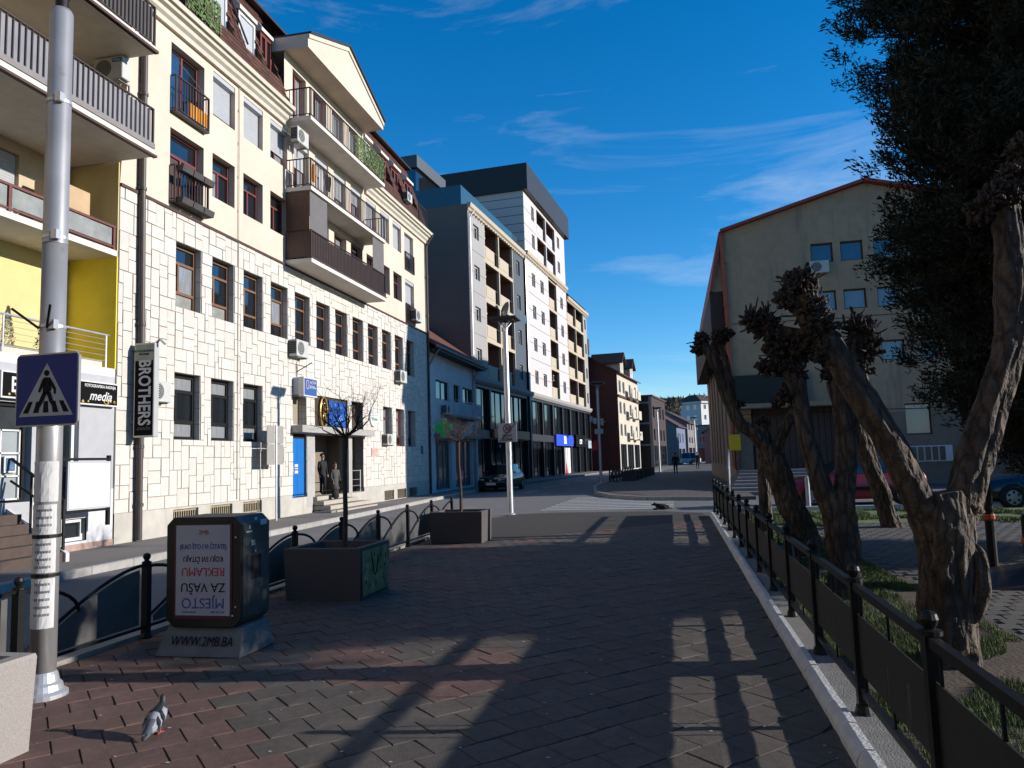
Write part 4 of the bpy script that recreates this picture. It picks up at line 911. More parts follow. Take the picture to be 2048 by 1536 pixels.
# white part
hi = [18.6, 21.0]; ops = []
for z in hi: ops += [(15.7, 16.6, z+.55, z+1.75), (24.9, 25.9, z+.6, z+1.7)]
strip(13.4, 17.3, 18.3, 23.3, m_tw, [o for o in ops if o[0] < 17]); strip(24.1, 28, 18.3, 23.3, m_tw, [o for o in ops if o[0] > 20])
for o in ops: twin(*o)
for z in hi: loggia(17.3, 20.6, z-.3+.0, z+2.1, m_tw); loggia(20.6, 24.1, z-.3, z+2.1, m_tw)
strip(17.3, 24.1, 23.1, 23.3, m_tw, [])
ops = []
for z in FZ: ops += [(15.2, 16.3, z+.75, z+1.85), (17.95, 19.15, z+.75, z+1.85), (25.4, 26.5, z+.75, z+1.85)]
strip(13.4, 20.8, 6.9, 17.85, m_tw, [o for o in ops if o[0] < 20]); strip(24.0, 28, 6.9, 17.85, m_tw, [o for o in ops if o[0] > 20])
for o in ops: twin(*o)
for z in FZ: loggia(20.8, 24.0, z-.08, z+FH-.08, m_tb)
g = MB(); g.face((0, 13.4, 17.9), (-13, 13.4, 17.9), (-13, 13.4, 23.3), (0, 13.4, 23.3)); g.build('upper_gable_wall', m_tw, tw)
ln = MB()
for i in range(7): z = 18.4+i*.72; ln.box(-13, 13.385, z, 0, 13.4-.001, z+.045)
for z in (8.3, 9.7, 11, 12.4, 13.7, 15.1, 16.4): ln.box(0.001, 13.4, z, .012, 20.8, z+.035); ln.box(.001, 24, z, .012, 28, z+.035); ln.box(.001, 0, z, .012, 3.1, z+.02)
for z in (19.3, 20.6, 21.9): ln.box(.001, 13.4, z, .012, 17.2, z+.035)
ln.build('panel_joints', m_tdg, tw)
pp = MB(); pp.box(-13.2, 13.2, 23.3, .42, 28.5, 25.5); pp.build('black_parapet', m_tbk, tw)
# right part
for z in FZ: loggia(28.1, 36.2, z-.08-.1, z+FH-.18, m_tb, split=32.2)
ops = [(36.8, 37.5, z+.5, z+1.6) for z in FZ]; strip(36.2, 38, 6.8, 17.3, m_tg, ops)
for o in ops: twin(*o, fm=m_blackframe)
# dark two-storey shop base, divided into bays with real glazing
bays = [(0.2, 3.4), (3.7, 7.9), (8.2, 12.4), (13.6, 17.2), (17.5, 20.8), (21.2, 24.6), (24.9, 27.8), (28.3, 31.6), (31.9, 34.9), (35.2, 37.8)]
s_ops = [(a, b, .15, 3.05) for a, b in bays]+[(a, b, 3.6, 6.3) for a, b in bays]
strip(0, 38, 0, 6.5, m_tbk, s_ops, 'shop_wall', .3); MB().prism([(0, 6.5), (.1, 6.5), (.25, 6.68), (.28, 6.9), (0, 6.95)], 'y', 0, 38).build('string_course', m_tg, tw)
m_sg = mat('shop_glass', (.018, .022, .028), .06, .2, ior=1.8)
for a, b, c, d in s_ops: window(tw, (-.2, a+.01, c+.01), b-a-.02, d-c-.02, 'three', m_blackframe, [m_sg], t=.06, name='shop_window')
# glass terrace balustrade and penthouse
tg = MB(); tg.box(-.55, .3, 17.98, -.53, 12.9, 19.3); tg.box(-9, .3, 17.98, -.55, .32, 19.3); tg.build('glass_balustrade', mat('terrace_glass', (.05, .11, .14), .05, .1, ior=1.6), tw)
MB().box(-.75, 10.6, 17.98, -.6, 12.9, 19.1).build('terrace_wall', m_tw, tw)
MB().box(-9, 1.8, 17.9, -4.3, 6.6, 21.5).build('penthouse', m_glass, tw); MB().box(-9.2, 1.6, 21.5, -4.1, 6.8, 22.35).build('penthouse_roof', m_tbl, tw)
# satellite dish on the loggia of the tower, shop signs
def tpos(u, x, z): c, s = math.cos(R(4.9)), math.sin(R(4.9)); return (-12.0+x*c+u*s, 45.3+u*c-x*s, z)
def tsign(name, label, u0, u1, z0, z1, m, txt, tm, size, **kw):
    t = thing(name, label, 'sign', tpos(u0, .04, z0), -R(4.9)); MB().box(0, 0, 0, .16, u1-u0, z1-z0).build('box', m, t)
    if txt: text(txt, size, tm, t, (.165, (u1-u0)/2, (z1-z0)/2), ROT_E, **kw)
    return t
tsign('shop_sign', 'long orange shop fascia behind the lamp post', 3.6, 12.3, 3.12, 3.72, mat('orange_panel', (.75, .14, .02), .5, .08), None, None, 0)
tsign('shop_sign', 'small black shop sign with pale emblem under the orange fascia', 3.9, 5.5, 2.1, 3.0, MATS['sign_black'], 'W', m_paper, .35)
tsign('shop_sign', 'bright blue shop fascia with white letters', 21.0, 27.9, 2.75, 3.75, mat('cobalt_panel', (.01, .05, .50), .45, .05, emit=.10), 'SR', mat('lit_white', (.8, .85, .9), .5, emit=.5), .95, bold=.02)
for a, b in ((21.2, 24.6), (24.9, 27.8)): pass
pnl = thing('window_poster', 'white window poster with red shape in the blue shop', 'poster', tpos(25.2, -.1, .2), -R(4.9)); MB().box(0, 0, 0, .04, 1.1, 2.4).build('sheet', m_paper, pnl); MB().box(0, 1.2, 0, .04, 2.3, 2.4).build('sheet', m_paper, pnl); b = MB(); b.face((.043, 0, 0), (.043, 1.1, 0), (.043, .55, 1.1)); b.build('red_shape', m_red, pnl)
tsign('shop_sign', 'dark shop sign with white italic letters and a red line', 29.2, 33.6, 2.7, 3.9, MATS['sign_black'], 'cm', MATS['lit_white'], 1.0, shear=.3)
tsign('shop_sign', 'small pale square shop sign near the far end of the tower', 35.3, 37.0, 2.6, 3.4, mat('pale_sign', (.45, .55, .6), .5, .2), None, None, 0)
for i, (u, z) in enumerate(((4.2, FZ[3]+1.75), (4.2, FZ[2]+1.75), (4.2, FZ[1]+1.9), (23.0, FZ[0]+1.7))):
    air_unit(tpos(u, -.75, z), R(85), ['air conditioner high inside the topmost loggia of the tower', 'air conditioner inside the second highest loggia of the tower', 'air conditioner inside the third highest loggia of the tower', 'air conditioner inside the lowest narrow beige loggia of the white tower part'][i], 1.0)
# ================================================================== FAR LEFT BUILDINGS
def simple_block(name, label, loc, rz, L_, D_, H_, mw, mg, rows, cols, wm, wsz, roof=None, roofm=None, ridge=2.2, frame=m_whiteframe, ground=None, gm=None, over=.4):
    """terraced house: facade along +y at x=0, body behind; gable or flat roof; every window built"""
    t = thing(name, label, 'building', loc, rz)
    ops = []
    for r_, z in enumerate(rows):
        for c in cols: ops.append((c, c+wsz[0], z, z+wsz[1]))
    gops = []
    if ground: gops = [(a, b, .15, ground) for a, b in gm]
    MB().wall(0, L_, 0, H_, ops+gops, PL, .16).build('wall', mw, t)
    for o in ops: window(t, (-.12, o[0]+.01, o[2]+.01), wsz[0]-.02, wsz[1]-.02, 'two' if wsz[0] > .9 else 'one', frame, [wm], t=.07, dep=.04)
    for o in gops: window(t, (-.12, o[0]+.01, o[2]+.01), o[1]-o[0]-.02, o[3]-o[2]-.02, 'three', m_blackframe, [m_sg], t=.06, dep=.04, name='shop_window')
    g = MB()
    top = [(-D_, H_), (-D_/2, H_+ridge), (0, H_)] if roof == 'gable' else [(-D_, H_), (0, H_)]
    for yy in (0, L_): g.face((0, yy, 0), (-D_, yy, 0), *[(x, yy, z) for x, z in top])
    g.face((-D_, 0, 0), (-D_, L_, 0), (-D_, L_, H_), (-D_, 0, H_)); g.build('gable_walls', mg, t)
    if roof == 'gable':
        for s in (0, 1):
            xa, xb = (over, -D_/2) if s == 0 else (-D_-over, -D_/2); za = H_-over*ridge/(D_/2)
            MB().hexa([(xa, -.3, za), (xb, -.3, H_+ridge), (xb, L_+.3, H_+ridge), (xa, L_+.3, za)], [(xa, -.3, za+.14), (xb, -.3, H_+ridge+.14), (xb, L_+.3, H_+ridge+.14), (xa, L_+.3, za+.14)]).build('roof', roofm, t)
    else: MB().box(-D_-.1, -.1, H_, over*.4, L_+.1, H_+.22).build('roof', roofm or mg, t)
    return t
m_mar = mat('maroon_render', (.085, .028, .024), .9, .08, 2, big=.12); m_rtile = mat('brown_roof_tiles', (.09, .05, .04), .9, .25, 6)
mb = simple_block('maroon_house', 'maroon gabled house with pale balconied street front and dormers', (-5.75, 84.3, 0), -R(6.6), 14, 9, 11.0, mat('pale_front', (.66, .58, .46), .85, .06, 2, big=.1), m_mar, [3.9, 6.4, 8.8], [.8, 3.2, 7.4, 11.2], m_glass, (1.3, 1.35), 'gable', m_rtile, 2.6, ground=3.0, gm=[(.5, 4.2), (4.8, 9), (9.6, 13.5)])
for zc in (3.5, 6.0, 8.4):
    for u in (5.0, 9.2): MB().box(.0, u, zc, .8, u+2.0, zc+.15).box(.72, u, zc+.15, .8, u+2.0, zc+1.05).build('balcony', MATS['pale_front'], mb)
MB().box(-.0, -.05, 8.2, .14, 14.05, 8.45).build('string_course', m_mar, mb)
for u in (3.0, 9.5):
    MB().prism([(u-1.0, 11.0), (u+1.0, 11.0), (u+1.0, 12.4), (u, 13.3), (u-1.0, 12.4)], 'x', -3.2, .05).build('dormer', MATS['pale_front'], mb); window(mb, (.07, u-.45, 11.4), .9, 1.0, 'two', m_whiteframe, [m_glass], t=.07, dep=.05)
    for s in (-1, 1): MB().hexa([(-3.4, u, 13.35), (.4, u, 13.35), (.4, u+s*1.4, 12.1), (-3.4, u+s*1.4, 12.1)], [(-3.4, u, 13.5), (.4, u, 13.5), (.4, u+s*1.4, 12.25), (-3.4, u+s*1.4, 12.25)]).build('dormer_roof', m_rtile, mb)
MB().box(-4.0, .2, 13.2, -3.2, 1.0, 15.0).build('chimney', m_mar, mb)
window(mb, (-4.9, -.06, 10.5), .9, .9, 'one', m_blackframe, [m_glass], rz=-R(90), dep=.04, name='attic_window')
simple_block('brick_house', 'dark brick house with concrete floor bands past the maroon house', (-2.55, 100.5, 0), -R(7), 13, 7, 9.3, mat('dark_brick', (.06, .035, .03), .9, .2, 4, .4, 12), MATS['dark_brick'], [3.6, 6.6], [1, 4, 7, 10], m_glass, (1.3, 1.5), None, m_rtile, frame=m_brown, ground=2.9, gm=[(.5, 6), (6.6, 12.5)])
bnd = MB()
for z in (2.9, 5.7, 8.4): bnd.box(-6.9, -.06, z, .05, 0-.001, z+.22)
bnd.box(-.35, -.05, 0, .06, -.001, 9.3); bnd.build('concrete_bands', m_conc, bpy.data.objects['brick_house'])
simple_block('row_house', 'small slate blue row house with twin windows far down the street', (.6, 128, 0), -R(8), 11, 8, 6.4, mat('slate_blue_render', (.16, .20, .30), .9, .1), mat('grey_render', (.24, .22, .22), .9, .1), [3.6], [1, 3.4, 7], m_glass, (1.2, 1.6), 'gable', m_rtile, 2.6, ground=2.6, gm=[(.8, 5), (5.8, 10)])
simple_block('row_house', 'grey row house with paired balcony far down the street', (2.6, 141, 0), -R(9), 12, 8, 7.4, MATS['grey_render'], MATS['grey_render'], [3.6, 6.0], [1.2, 4.5, 8], m_glass, (2, 1.2), 'gable', m_rtile, 2.2, ground=2.8, gm=[(.8, 5), (5.8, 11)])
simple_block('corner_house', 'house with front gable closing the end of the street', (4.4, 168, 0), R(-90), 9, 10, 7.6, MATS['grey_render'], mat('tan_render', (.34, .26, .2), .9, .1), [3.9], [1.0, 3.6, 6.4], m_glass, (1.3, 1.5), None, m_rtile, 2.5, ground=2.8, gm=[(.6, 4), (4.8, 8.5)])
simple_block('pink_house', 'small pink red house with awning at the far right of the street', (5.9, 131, 0), R(180-7), 10, 6, 5.0, mat('salmon_render', (.50, .20, .16), .9, .1), MATS['salmon_render'], [], [], m_glass, (1, 1), 'gable', mat('red_tiles', (.30, .07, .05), .9, .2), 1.6, ground=2.4, gm=[(.5, 4), (5, 9.5)])
simple_block('right_row_house', 'tall tan house behind the leaning pollard on the right of the street', (7.2, 72, 0), R(180-7), 11, 8, 7.0, MATS['tan_render'], MATS['tan_render'], [3.4], [1, 4, 7], m_glass, (1.4, 1.5), None, m_rtile, ground=2.6, gm=[(.5, 5), (5.6, 10)])
# white apartment blocks on the hillside
for i, (px, py0, py1, Y, W_m, dd) in enumerate(((1384, 807, 850, 235, 8.2, 10), (1424, 803, 848, 225, 6.4, 9))):
    c = at_y(px, py1, Y); h = at_y(px, py0, Y).z-c.z
    t = thing('hillside_block', ['white apartment block with dark hipped roof on the hillside, left one', 'white apartment block with dark hipped roof on the hillside, right one'][i], 'building', (c.x, Y, c.z-6), R(-38), group='white blocks on the hillside')
    H_ = h+6; ops = []
    for z in (H_-2.2, H_-5.2, H_-8):
        for q in (-.62, -.1, .42): ops.append((q*W_m*.9, q*W_m*.9+1.1, z, z+1.3))
    MB().wall(-W_m*.75, W_m*.75, 0, H_, ops, PL, .2).build('wall', mat('hill_white', (.72, .70, .68), .8, .04), t)
    for o in ops: window(t, (-.12, o[0], o[2]), 1.1, 1.3, 'one', m_blackframe, [m_glass], dep=.05, t=.06)
    MB().box(-dd, -W_m*.75+.01, 0, -.21, W_m*.75-.01, H_-.01).build('body', mat('hill_white_body', (.66, .66, .68), .8, .04), t)
    so = MB()
    for z in (H_-2.2, H_-5.2):
        for q in (-2, -4.5, -7): so.box(q-.5, -W_m*.75-.02, z, q+.5, -W_m*.75+.009, z+1.3)
    so.build('side_windows', m_glass, t)
    a, b_ = W_m*.75+.5, dd; rr_ = MB().hexa([(.6, -a, H_), (.6, a, H_), (-b_-.6, a, H_), (-b_-.6, -a, H_)], [(-b_*.38, -a*.45, H_+2.2), (-b_*.38, a*.45, H_+2.2), (-b_*.62, a*.45, H_+2.2), (-b_*.62, -a*.45, H_+2.2)]); rr_.build('roof', m_rtile, t)
    MB().box(-b_-.62, -a-.02, H_-.5, .62, a+.02, H_-.001).build('eave_band', MATS['hill_white'], t)
    for q in range(5): MB().box(-b_*.6+q*.9, -a*.5+q*a*.2, H_+1.0, -b_*.6+q*.9+.4, -a*.5+q*a*.2+.4, H_+2.7).build('chimney', MATS['hill_white'], t)
# ================================================================== RIGHT GABLE BUILDING
GY = 36.9
rb_ = thing('gable_building', 'beige weathered building with red-edged gable roof and orange downpipe on the right', 'building', (0, GY, 0))
m_gw = mat('weathered_beige', (.50, .37, .235), .92, .10, 2.5, .3, 40, big=.22, bigs=.35, stain=((.17, .14, .11), .55, .6), streak=True)
GX0, GX1, EZ, SL = 2.8, 15.7, 12.15, .272; RX = (GX0+GX1)/2; RZ = EZ+(RX-GX0)*SL
w_ops = []
for z in (10.32, 8.06, 5.6):
    for x in (6.72, 8.02, 9.45, 11.0, 12.6, 14.0): w_ops.append((x, x+.98, z, z+.92))
w_ops = [o for o in w_ops if not (o[2] < 6 and o[0] < 8)] + [(10.2, 11.3, 2.2, 3.6), (12.6, 13.7, 2.2, 3.6)]
ent = (3.6, 7.4, .85, 3.75)
MB().wall(GX0, GX1, 0, EZ, w_ops+[ent], lambda u, z, d: (u, d, z), .22).build('wall', m_gw, rb_)
g = MB(); g.face((GX0, 0, EZ), (GX1, 0, EZ), (RX, 0, RZ)); g.build('gable', m_gw, rb_)
for o in w_ops: window(rb_, (o[0]+.01, .14, o[2]+.01), .96 if o[2] > 4 else 1.08, .90 if o[2] > 4 else 1.38, 'one', m_brown, [m_glassb if o[0] < 9 else m_glass] if o[2] > 9 else [mat('sky_blue_blind', (.20, .27, .34), .1, .1, 3, ior=1.8)], t=.05, rz=-R(90), sill=mat('red_sill', (.22, .07, .04), .7, .1))
m_rt = mat('red_trim', (.34, .06, .035), .6, .12, 4)
for s in (0, 1):
    xa, xb = (GX0-.12, RX) if s == 0 else (GX1+.3, RX); za = EZ-.05
    MB().hexa([(xa, -.35, za), (xb, -.35, RZ+.02), (xb, 24, RZ+.02), (xa, 24, za)], [(xa, -.35, za+.14), (xb, -.35, RZ+.16), (xb, 24, RZ+.16), (xa, 24, za+.14)]).build('roof', m_rt, rb_)
# street-side flare and dark projecting storey
MB().hexa([(2.05, -.2, 9.3), (2.2, -.2, 9.3), (2.2, 24, 9.3), (2.05, 24, 9.3)], [(2.62, -.2, 12.15), (2.8, -.2, 12.15), (2.8, 24, 12.15), (2.62, 24, 12.15)]).build('roof_flare', m_rt, rb_)
g = MB(); g.face((2.2, 0, 9.3), (2.8, 0, 9.3), (2.8, 0, 12.15)); g.build('flare_cheek', m_gw, rb_)
MB().box(2.05, .0, 7.0, 2.8, 24, 9.3).build('projecting_storey', mat('dark_brown_boards', (.045, .024, .018), .7, .2, 6, aniso=(1, 9, 1)), rb_)
b = MB(); b.face((GX0, 0, 0), (GX0, 24, 0), (GX0, 24, 12.1), (GX0, 0, 12.1)); b.face((GX1, 0, 0), (GX1, 24, 0), (GX1, 24, 12.1), (GX1, 0, 12.1)); b.face((GX0, 24, 0), (GX1, 24, 0), (GX1, 24, 12.1), (GX0, 24, 12.1)); b.build('side_walls', m_gw, rb_)
fw_ = MB()
for i in range(7): fw_.box(GX0-.06, 1.2+i*3.1, 1.0, GX0-.01, 1.5+i*3.1, 6.9)
fw_.build('side_piers', MATS['tan_render'], rb_)
MB().wall(GX0+.01, GX1, 0, 3.25, [(o[0], o[1], o[2], min(o[3], 3.26)) for o in w_ops if o[2] < 3]+[(ent[0], ent[1], ent[2], 3.26)], lambda u, z, d: (u, d-.03, z), .03).build('dado', mat('dado_render', (.27, .215, .165), .9, .12, 3, big=.25, stain=((.14, .12, .1), .58, .8)), rb_)
for zz in (3.4, 7.7): pipe_run('cable', [(GX0+.2+q*1.6, -.025, zz-.06*math.sin(q*1.7)**2) for q in range(9)], .014, m_dark, rb_, 4)
pipe_run('downpipe', [(GX0-.08, -.14, 11.95), (GX0-.02, -.14, 8), (GX0+.02, -.14, .9)], .11, mat('orange_pipe', (.42, .10, .045), .55, .15, 4), rb_, 10, [(GX0-.03, -.14, z) for z in (10.6, 8.6, 6.6, 4.6, 2.6)])
MB().box(2.95, -.30, 3.85, 6.1, -.02, 5.2).build('dark_panel', mat('dark_green_panel', (.018, .022, .018), .6, .1), rb_); MB().box(2.9, -1.2, 3.62, 7.5, -.02, 3.82).build('entrance_canopy', mat('canopy_beige', (.34, .28, .20), .9, .1), rb_)
wd = MB().box(3.65, .24, .85, 7.35, .3, 3.74).build('wooden_entrance', mat('brown_door', (.07, .04, .028), .6, .25, 5, aniso=(9, 1, 1)), rb_)
for i in range(14): MB().box(3.7+i*.262, .2, .9, 3.7+i*.262+.23, .238, 3.6).build('plank', MATS['brown_door'], wd)
MB().box(7.6, -.05, 3.9, 7.75, -.01, 5.4).box(7.95, -.05, 3.9, 8.1, -.01, 5.4).build('white_strip', m_white, rb_)
bk = MB().wall(9.0, 11.9, 1.0, 1.7, [(9.05+i*.29, 9.29+i*.29, 1.05, 1.65) for i in range(9)], lambda u, z, d: (u, -.35-d, z), .02).build('white_balustrade', m_white, rb_)
# steps up to the entrance
m_st = mat('grey_step', (.27, .255, .25), .9, .12, 5, big=.2)
es = thing('entrance_stairs', 'wide grey stone stairs up to the gable building entrance', 'stairs', (2.1, 31.0, 0))
for i in range(7): MB().box(0+.12*i, .62*i, .0, 6.0, 5.45, .122*(i+1)).build('step', m_st, es)
hr = thing('stair_handrail', 'pale steel handrail beside the grey entrance stairs', 'handrail', (2.15, 31.0, 0)); b = MB().tube([(-.1, .0, 1.0), (.3, 5.0, 1.8)], .03, 8)
for q in (.02, .33, .66, .98): b.tube([(-.1+.4*q, 5*q, .1+.75*q), (-.1+.4*q, 5*q, 1.0+.8*q)], .025, 6)
b.build('rail', m_steel, hr)
ys = thing('yellow_sign', 'small yellow plate on the orange downpipe', 'sign', (2.72, 35.9, 1.75)); MB().box(-.26, -.02, 0, .26, .02, .72).build('plate', mat('yellow_plate', (.72, .50, .01), .5, .06), ys); MB().tube([(0, .03, -.9), (0, .03, 1.3)], .025, 6).build('post', m_black, ys)
air_unit((7.0, GY-.02, 9.78), -R(90), 'air conditioner under the first top-row window of the gable building', 1.05); air_unit((10.1, GY-.02, 9.8), -R(90), 'air conditioner half hidden by the conifer on the gable building', 1.05)
# low teal kiosk beyond the gable building
kk = thing('teal_kiosk', 'dark teal kiosk with orange post at the far right edge', 'kiosk', (15.9, 35, 0)); MB().wall(0, 6, 0, 2.9, [(.5, 2.2, .9, 2.2), (2.8, 5.4, .2, 2.2)], lambda u, z, d: (u, d, z), .12).build('wall', mat('teal_panel', (.03, .09, .11), .6, .1), kk); MB().box(-.2, -.4, 2.9, 6.2, 4, 3.05).build('roof', m_tbk, kk); window(kk, (.51, .1, .91), 1.68, 1.28, 'two', m_whiteframe, [m_glass], rz=-R(90)); window(kk, (2.81, .1, .21), 2.58, 1.98, 'three', m_blackframe, [m_glass], rz=-R(90)); MB().box(-.15, -.1, 0, .0, .05, 2.9).build('post', mat('orange_post', (.6, .16, .03), .5, .1), kk)
MB().box(0, .13, 0, 6, 4, 2.89).build('body', MATS['teal_panel'], kk)

# ---- invented unseen blocks, added for sky shading and window reflections
simple_block('added_sky_blocker', 'added tall apartment block behind the viewer, unseen, holding back sky light', (14, -16, 0), R(90), 27, 12, 17, m_plaster, m_plaster, [4, 7, 10, 13], [1.5+3.2*i for i in range(8)], m_glass, (1.4, 1.5), None, m_rtile, ground=2.9, gm=[(1, 8), (9, 17), (18, 26)])
simple_block('added_sky_blocker', 'added unseen apartment block beyond the left row, holding back sky light', (SBX, -22, 0), 0, 23.9, 12, 14.5, m_beige, m_beige, [4.2, 7, 9.8], [1.5+3.2*i for i in range(7)], m_glass, (1.4, 1.5), None, m_rtile, ground=2.9, gm=[(1, 7), (8, 15), (16, 23)])
simple_block('added_sky_blocker', 'added unseen low two-storey row right of the park, for sky shading and reflections', (31, 14, 0), R(180), 36, 9, 6.6, m_gw, m_gw, [3.8], [1.5+3.2*i for i in range(10)], m_glass, (1.4, 1.5), None, m_rtile, ground=2.9, gm=[(1, 8), (9, 17), (18, 26)])
# ================================================================== STREET FURNITURE
# ---- left fence: arched panels
FX = -5.05
def arc_pts(a, b, n=12): return [(a[0]+(b[0]-a[0])*math.sin(t*math.pi/2), a[1]+(b[1]-a[1])*(1-math.cos(t*math.pi/2))) for t in [i/n for i in range(n+1)]]
LFP = 1.478
m_pan = mat('fence_sheet', (.10, .097, .094), .5, .2, 5, big=.2)
def fence_meshes():
    r = {}
    r['post'] = MB().box(-.032, -.032, 0, .032, .032, .70).lathe([(.06, 0), (.06, .02), (.04, .05)], 10).lathe([(.03, .70), (.045, .705), (.045, .72), (.02, .735), (.03, .752), (.037, .772), (.03, .795), (.008, .806)], 10).mesh(m_black)
    # curve of the panel: low at the near post, rising to the far post
    n = 14; cv = [(LFP*t, .16+.50*math.sin(t*math.pi/2)**1.15) for t in [i/n for i in range(n+1)]]
    p = MB()
    poly = [(u+.0, z) for u, z in cv if .1 < u < LFP-.05]
    p.prism([(poly[0][0], .14)] + poly + [(poly[-1][0], .14)], 'x', -.006, .006); r['panel'] = p.mesh(m_pan)
    a = MB().tube([(0, u, z+.035) for u, z in cv], .017, 6)
    a.tube([(0, LFP*.42*math.sin(t*math.pi/2), .68-.26*(1-math.cos(t*math.pi/2))) for t in [i/8 for i in range(9)]], .017, 6)
    a.tube([(0, .03, .11), (0, LFP-.03, .11)], .016, 6)
    r['arch'] = a.mesh(m_black); return r
FM = fence_meshes()
lf = thing('street_fence', 'black street fence of arched sheet panels along the left pavement edge', 'fence', (FX, 0, .055))
y = 5.12-LFP*2
ys_ = []
while y < 17.1: ys_.append(y); y += LFP
for i, y in enumerate(ys_):
    put('post', FM['post'], lf, (0, y, 0))
    if i < len(ys_)-1: put('panel', FM['panel'], lf, (0, y, 0)); put('arch', FM['arch'], lf, (0, y, 0))
ff = thing('far_fence', 'dark arched fence beside the planters on the far promenade', 'fence', (-3.9, 46.8, .1), -R(4))
for i in range(9):
    put('post', FM['post'], ff, (0, i*LFP, 0))
    if i < 8: put('panel', FM['panel'], ff, (0, i*LFP, 0)); put('arch', FM['arch'], ff, (0, i*LFP, 0))
# ---- right fence: framed sheet panels with ball-topped posts
rf_ = thing('park_fence', 'black park fence of sheet panels with ball-topped posts along the white kerb', 'fence', (1.015, 0, .06))
SP = 1.385
rpost = MB().box(-.03, -.03, 0, .03, .03, .80).lathe([(.075, 0), (.075, .02), (.05, .045), (.04, .09)], 12).lathe([(.032, .80), (.05, .803), (.05, .822), (.02, .830), (.031, .845), (.038, .868), (.031, .891), (.006, .904)], 12).mesh(m_black)
m_rpan = mat('park_fence_sheet', (.016, .0155, .015), .7, .2, 6, .05, 20, big=.2, stain=((.11, .11, .11), .74, 7))
rpan = MB().box(-.004, .03, .275, .004, SP-.03, .62).mesh(m_rpan)
rrail = MB().box(-.02, .03, .755, .02, SP-.03, .80).mesh(m_black); rlow = MB().box(-.016, .03, .15, .016, SP-.03, .19).mesh(m_black)
rodm = [MB().box(-.006, -.006, .19, .006, .006, .275).mesh(m_black), MB().box(-.006, -.006, .62, .006, .006, .755).mesh(m_black)]
for i in range(15):
    y = 2.19+i*SP
    put('post', rpost, rf_, (0, y, 0))
    if i < 14:
        for nm, me in (('panel', rpan), ('top_rail', rrail), ('bottom_rail', rlow)): put(nm, me, rf_, (0, y, 0))
        for u in (.10, .68, 1.28):
            for me in rodm: put('spacer_rod', me, rf_, (0, y+u, 0))
sc_ = MB(); random.seed(9)
for y0, zz, hh in ((3.9, .45, .11), (4.25, .42, .14), (4.32, .36, .15), (5.55, .40, .12), (5.7, .42, .10), (3.95, .36, .12)):
    for q in range(3): sc_.box(-.006, y0+q*.03+random.uniform(-.01, .01), zz-hh*random.uniform(.6, 1), -.005, y0+q*.03+.003, zz+hh*.4)
sc_.build('scratches', mat('scratch_grey', (.13, .13, .13), .8), rf_)
# ---- planters
def planter(loc, label, sx, sy, h, extra=None, mat_=m_granite):
    t = thing('concrete_planter', label, 'planter', loc, 0, 'concrete planters on the pavement')
    b = MB(); o = .09; i_ = .02
    pts = lambda a, z: [(a, a, z), (sx-a, a, z), (sx-a, sy-a, z), (a, sy-a, z)]
    b.loft([pts(i_, 0), pts(i_, .02), pts(0, h-.02), pts(.006, h), pts(o, h), pts(o+.02, h-.14)], cap=False)
    b.build('tub', mat_, t)
    s = MB(); n = 7; random.seed(int(loc[1]*7))
    hs = [[h-.11+random.uniform(-.02, .03) for _ in range(n)] for _ in range(n)]
    for i in range(n-1):
        for j in range(n-1): s.face(*[(.1+(sx-.2)*a/(n-1), .1+(sy-.2)*c/(n-1), hs[a][c]) for a, c in ((i, j), (i+1, j), (i+1, j+1), (i, j+1))])
    s.build('soil', MATS['soil'], t)
    return t
planter((-4.82, 2.95, .026), 'pale concrete planter cropped by the bottom left corner', 1.02, 1.05, .56)
p1_ = planter((-4.74, 8.68, .026), 'dark concrete planter with a bare tree and painted side, nearest of the two tree planters', 1.0, .96, .62, mat_=mat('dark_planter', (.11, .092, .085), .9, .18, 90, .35, 120, big=.12))
p2_ = planter((-4.86, 14.75, .026), 'dark concrete planter with a bare tree, farther of the two tree planters', 1.08, .85, .62, mat_=MATS['dark_planter'])
# painted graffiti face of the near planter: colour patches on the +x side
gb = MB().box(1.001, .06, .04, 1.005, .92, .58).build('painted_face', mat('olive_paint', (.34, .27, .12), .85, .5, 7, stain=((.60, .48, .08), .60, 3.5)), p1_)
b = MB(); random.seed(4)
for _ in range(30):
    y_, z_, s_ = random.uniform(.12, .86), random.uniform(.1, .52), random.uniform(.008, .022); b.face((1.0065, y_-s_, z_-s_*1.5), (1.0065, y_+s_*.5, z_-s_), (1.0065, y_+s_, z_+s_*1.6), (1.0065, y_-s_*.4, z_+s_))
b.build('paint_marks', m_ink, p1_); MB().tube([(1.007, .35+.2*t, .25+.9*(t-.5)**2) for t in [i/10 for i in range(11)]], .008, 5).build('smile_mark', m_ink, p1_)
for i, y in enumerate((48.3, 50.0, 52.6, 55.0, 58, 61)):
    x = -3.3+.065*(y-48)
    planter((x, y, .1), ['first', 'second', 'third', 'fourth', 'fifth', 'sixth'][i]+' concrete planter along the far promenade, counted from the crossing', .9, .85, .6, mat_=MATS['dark_planter'])
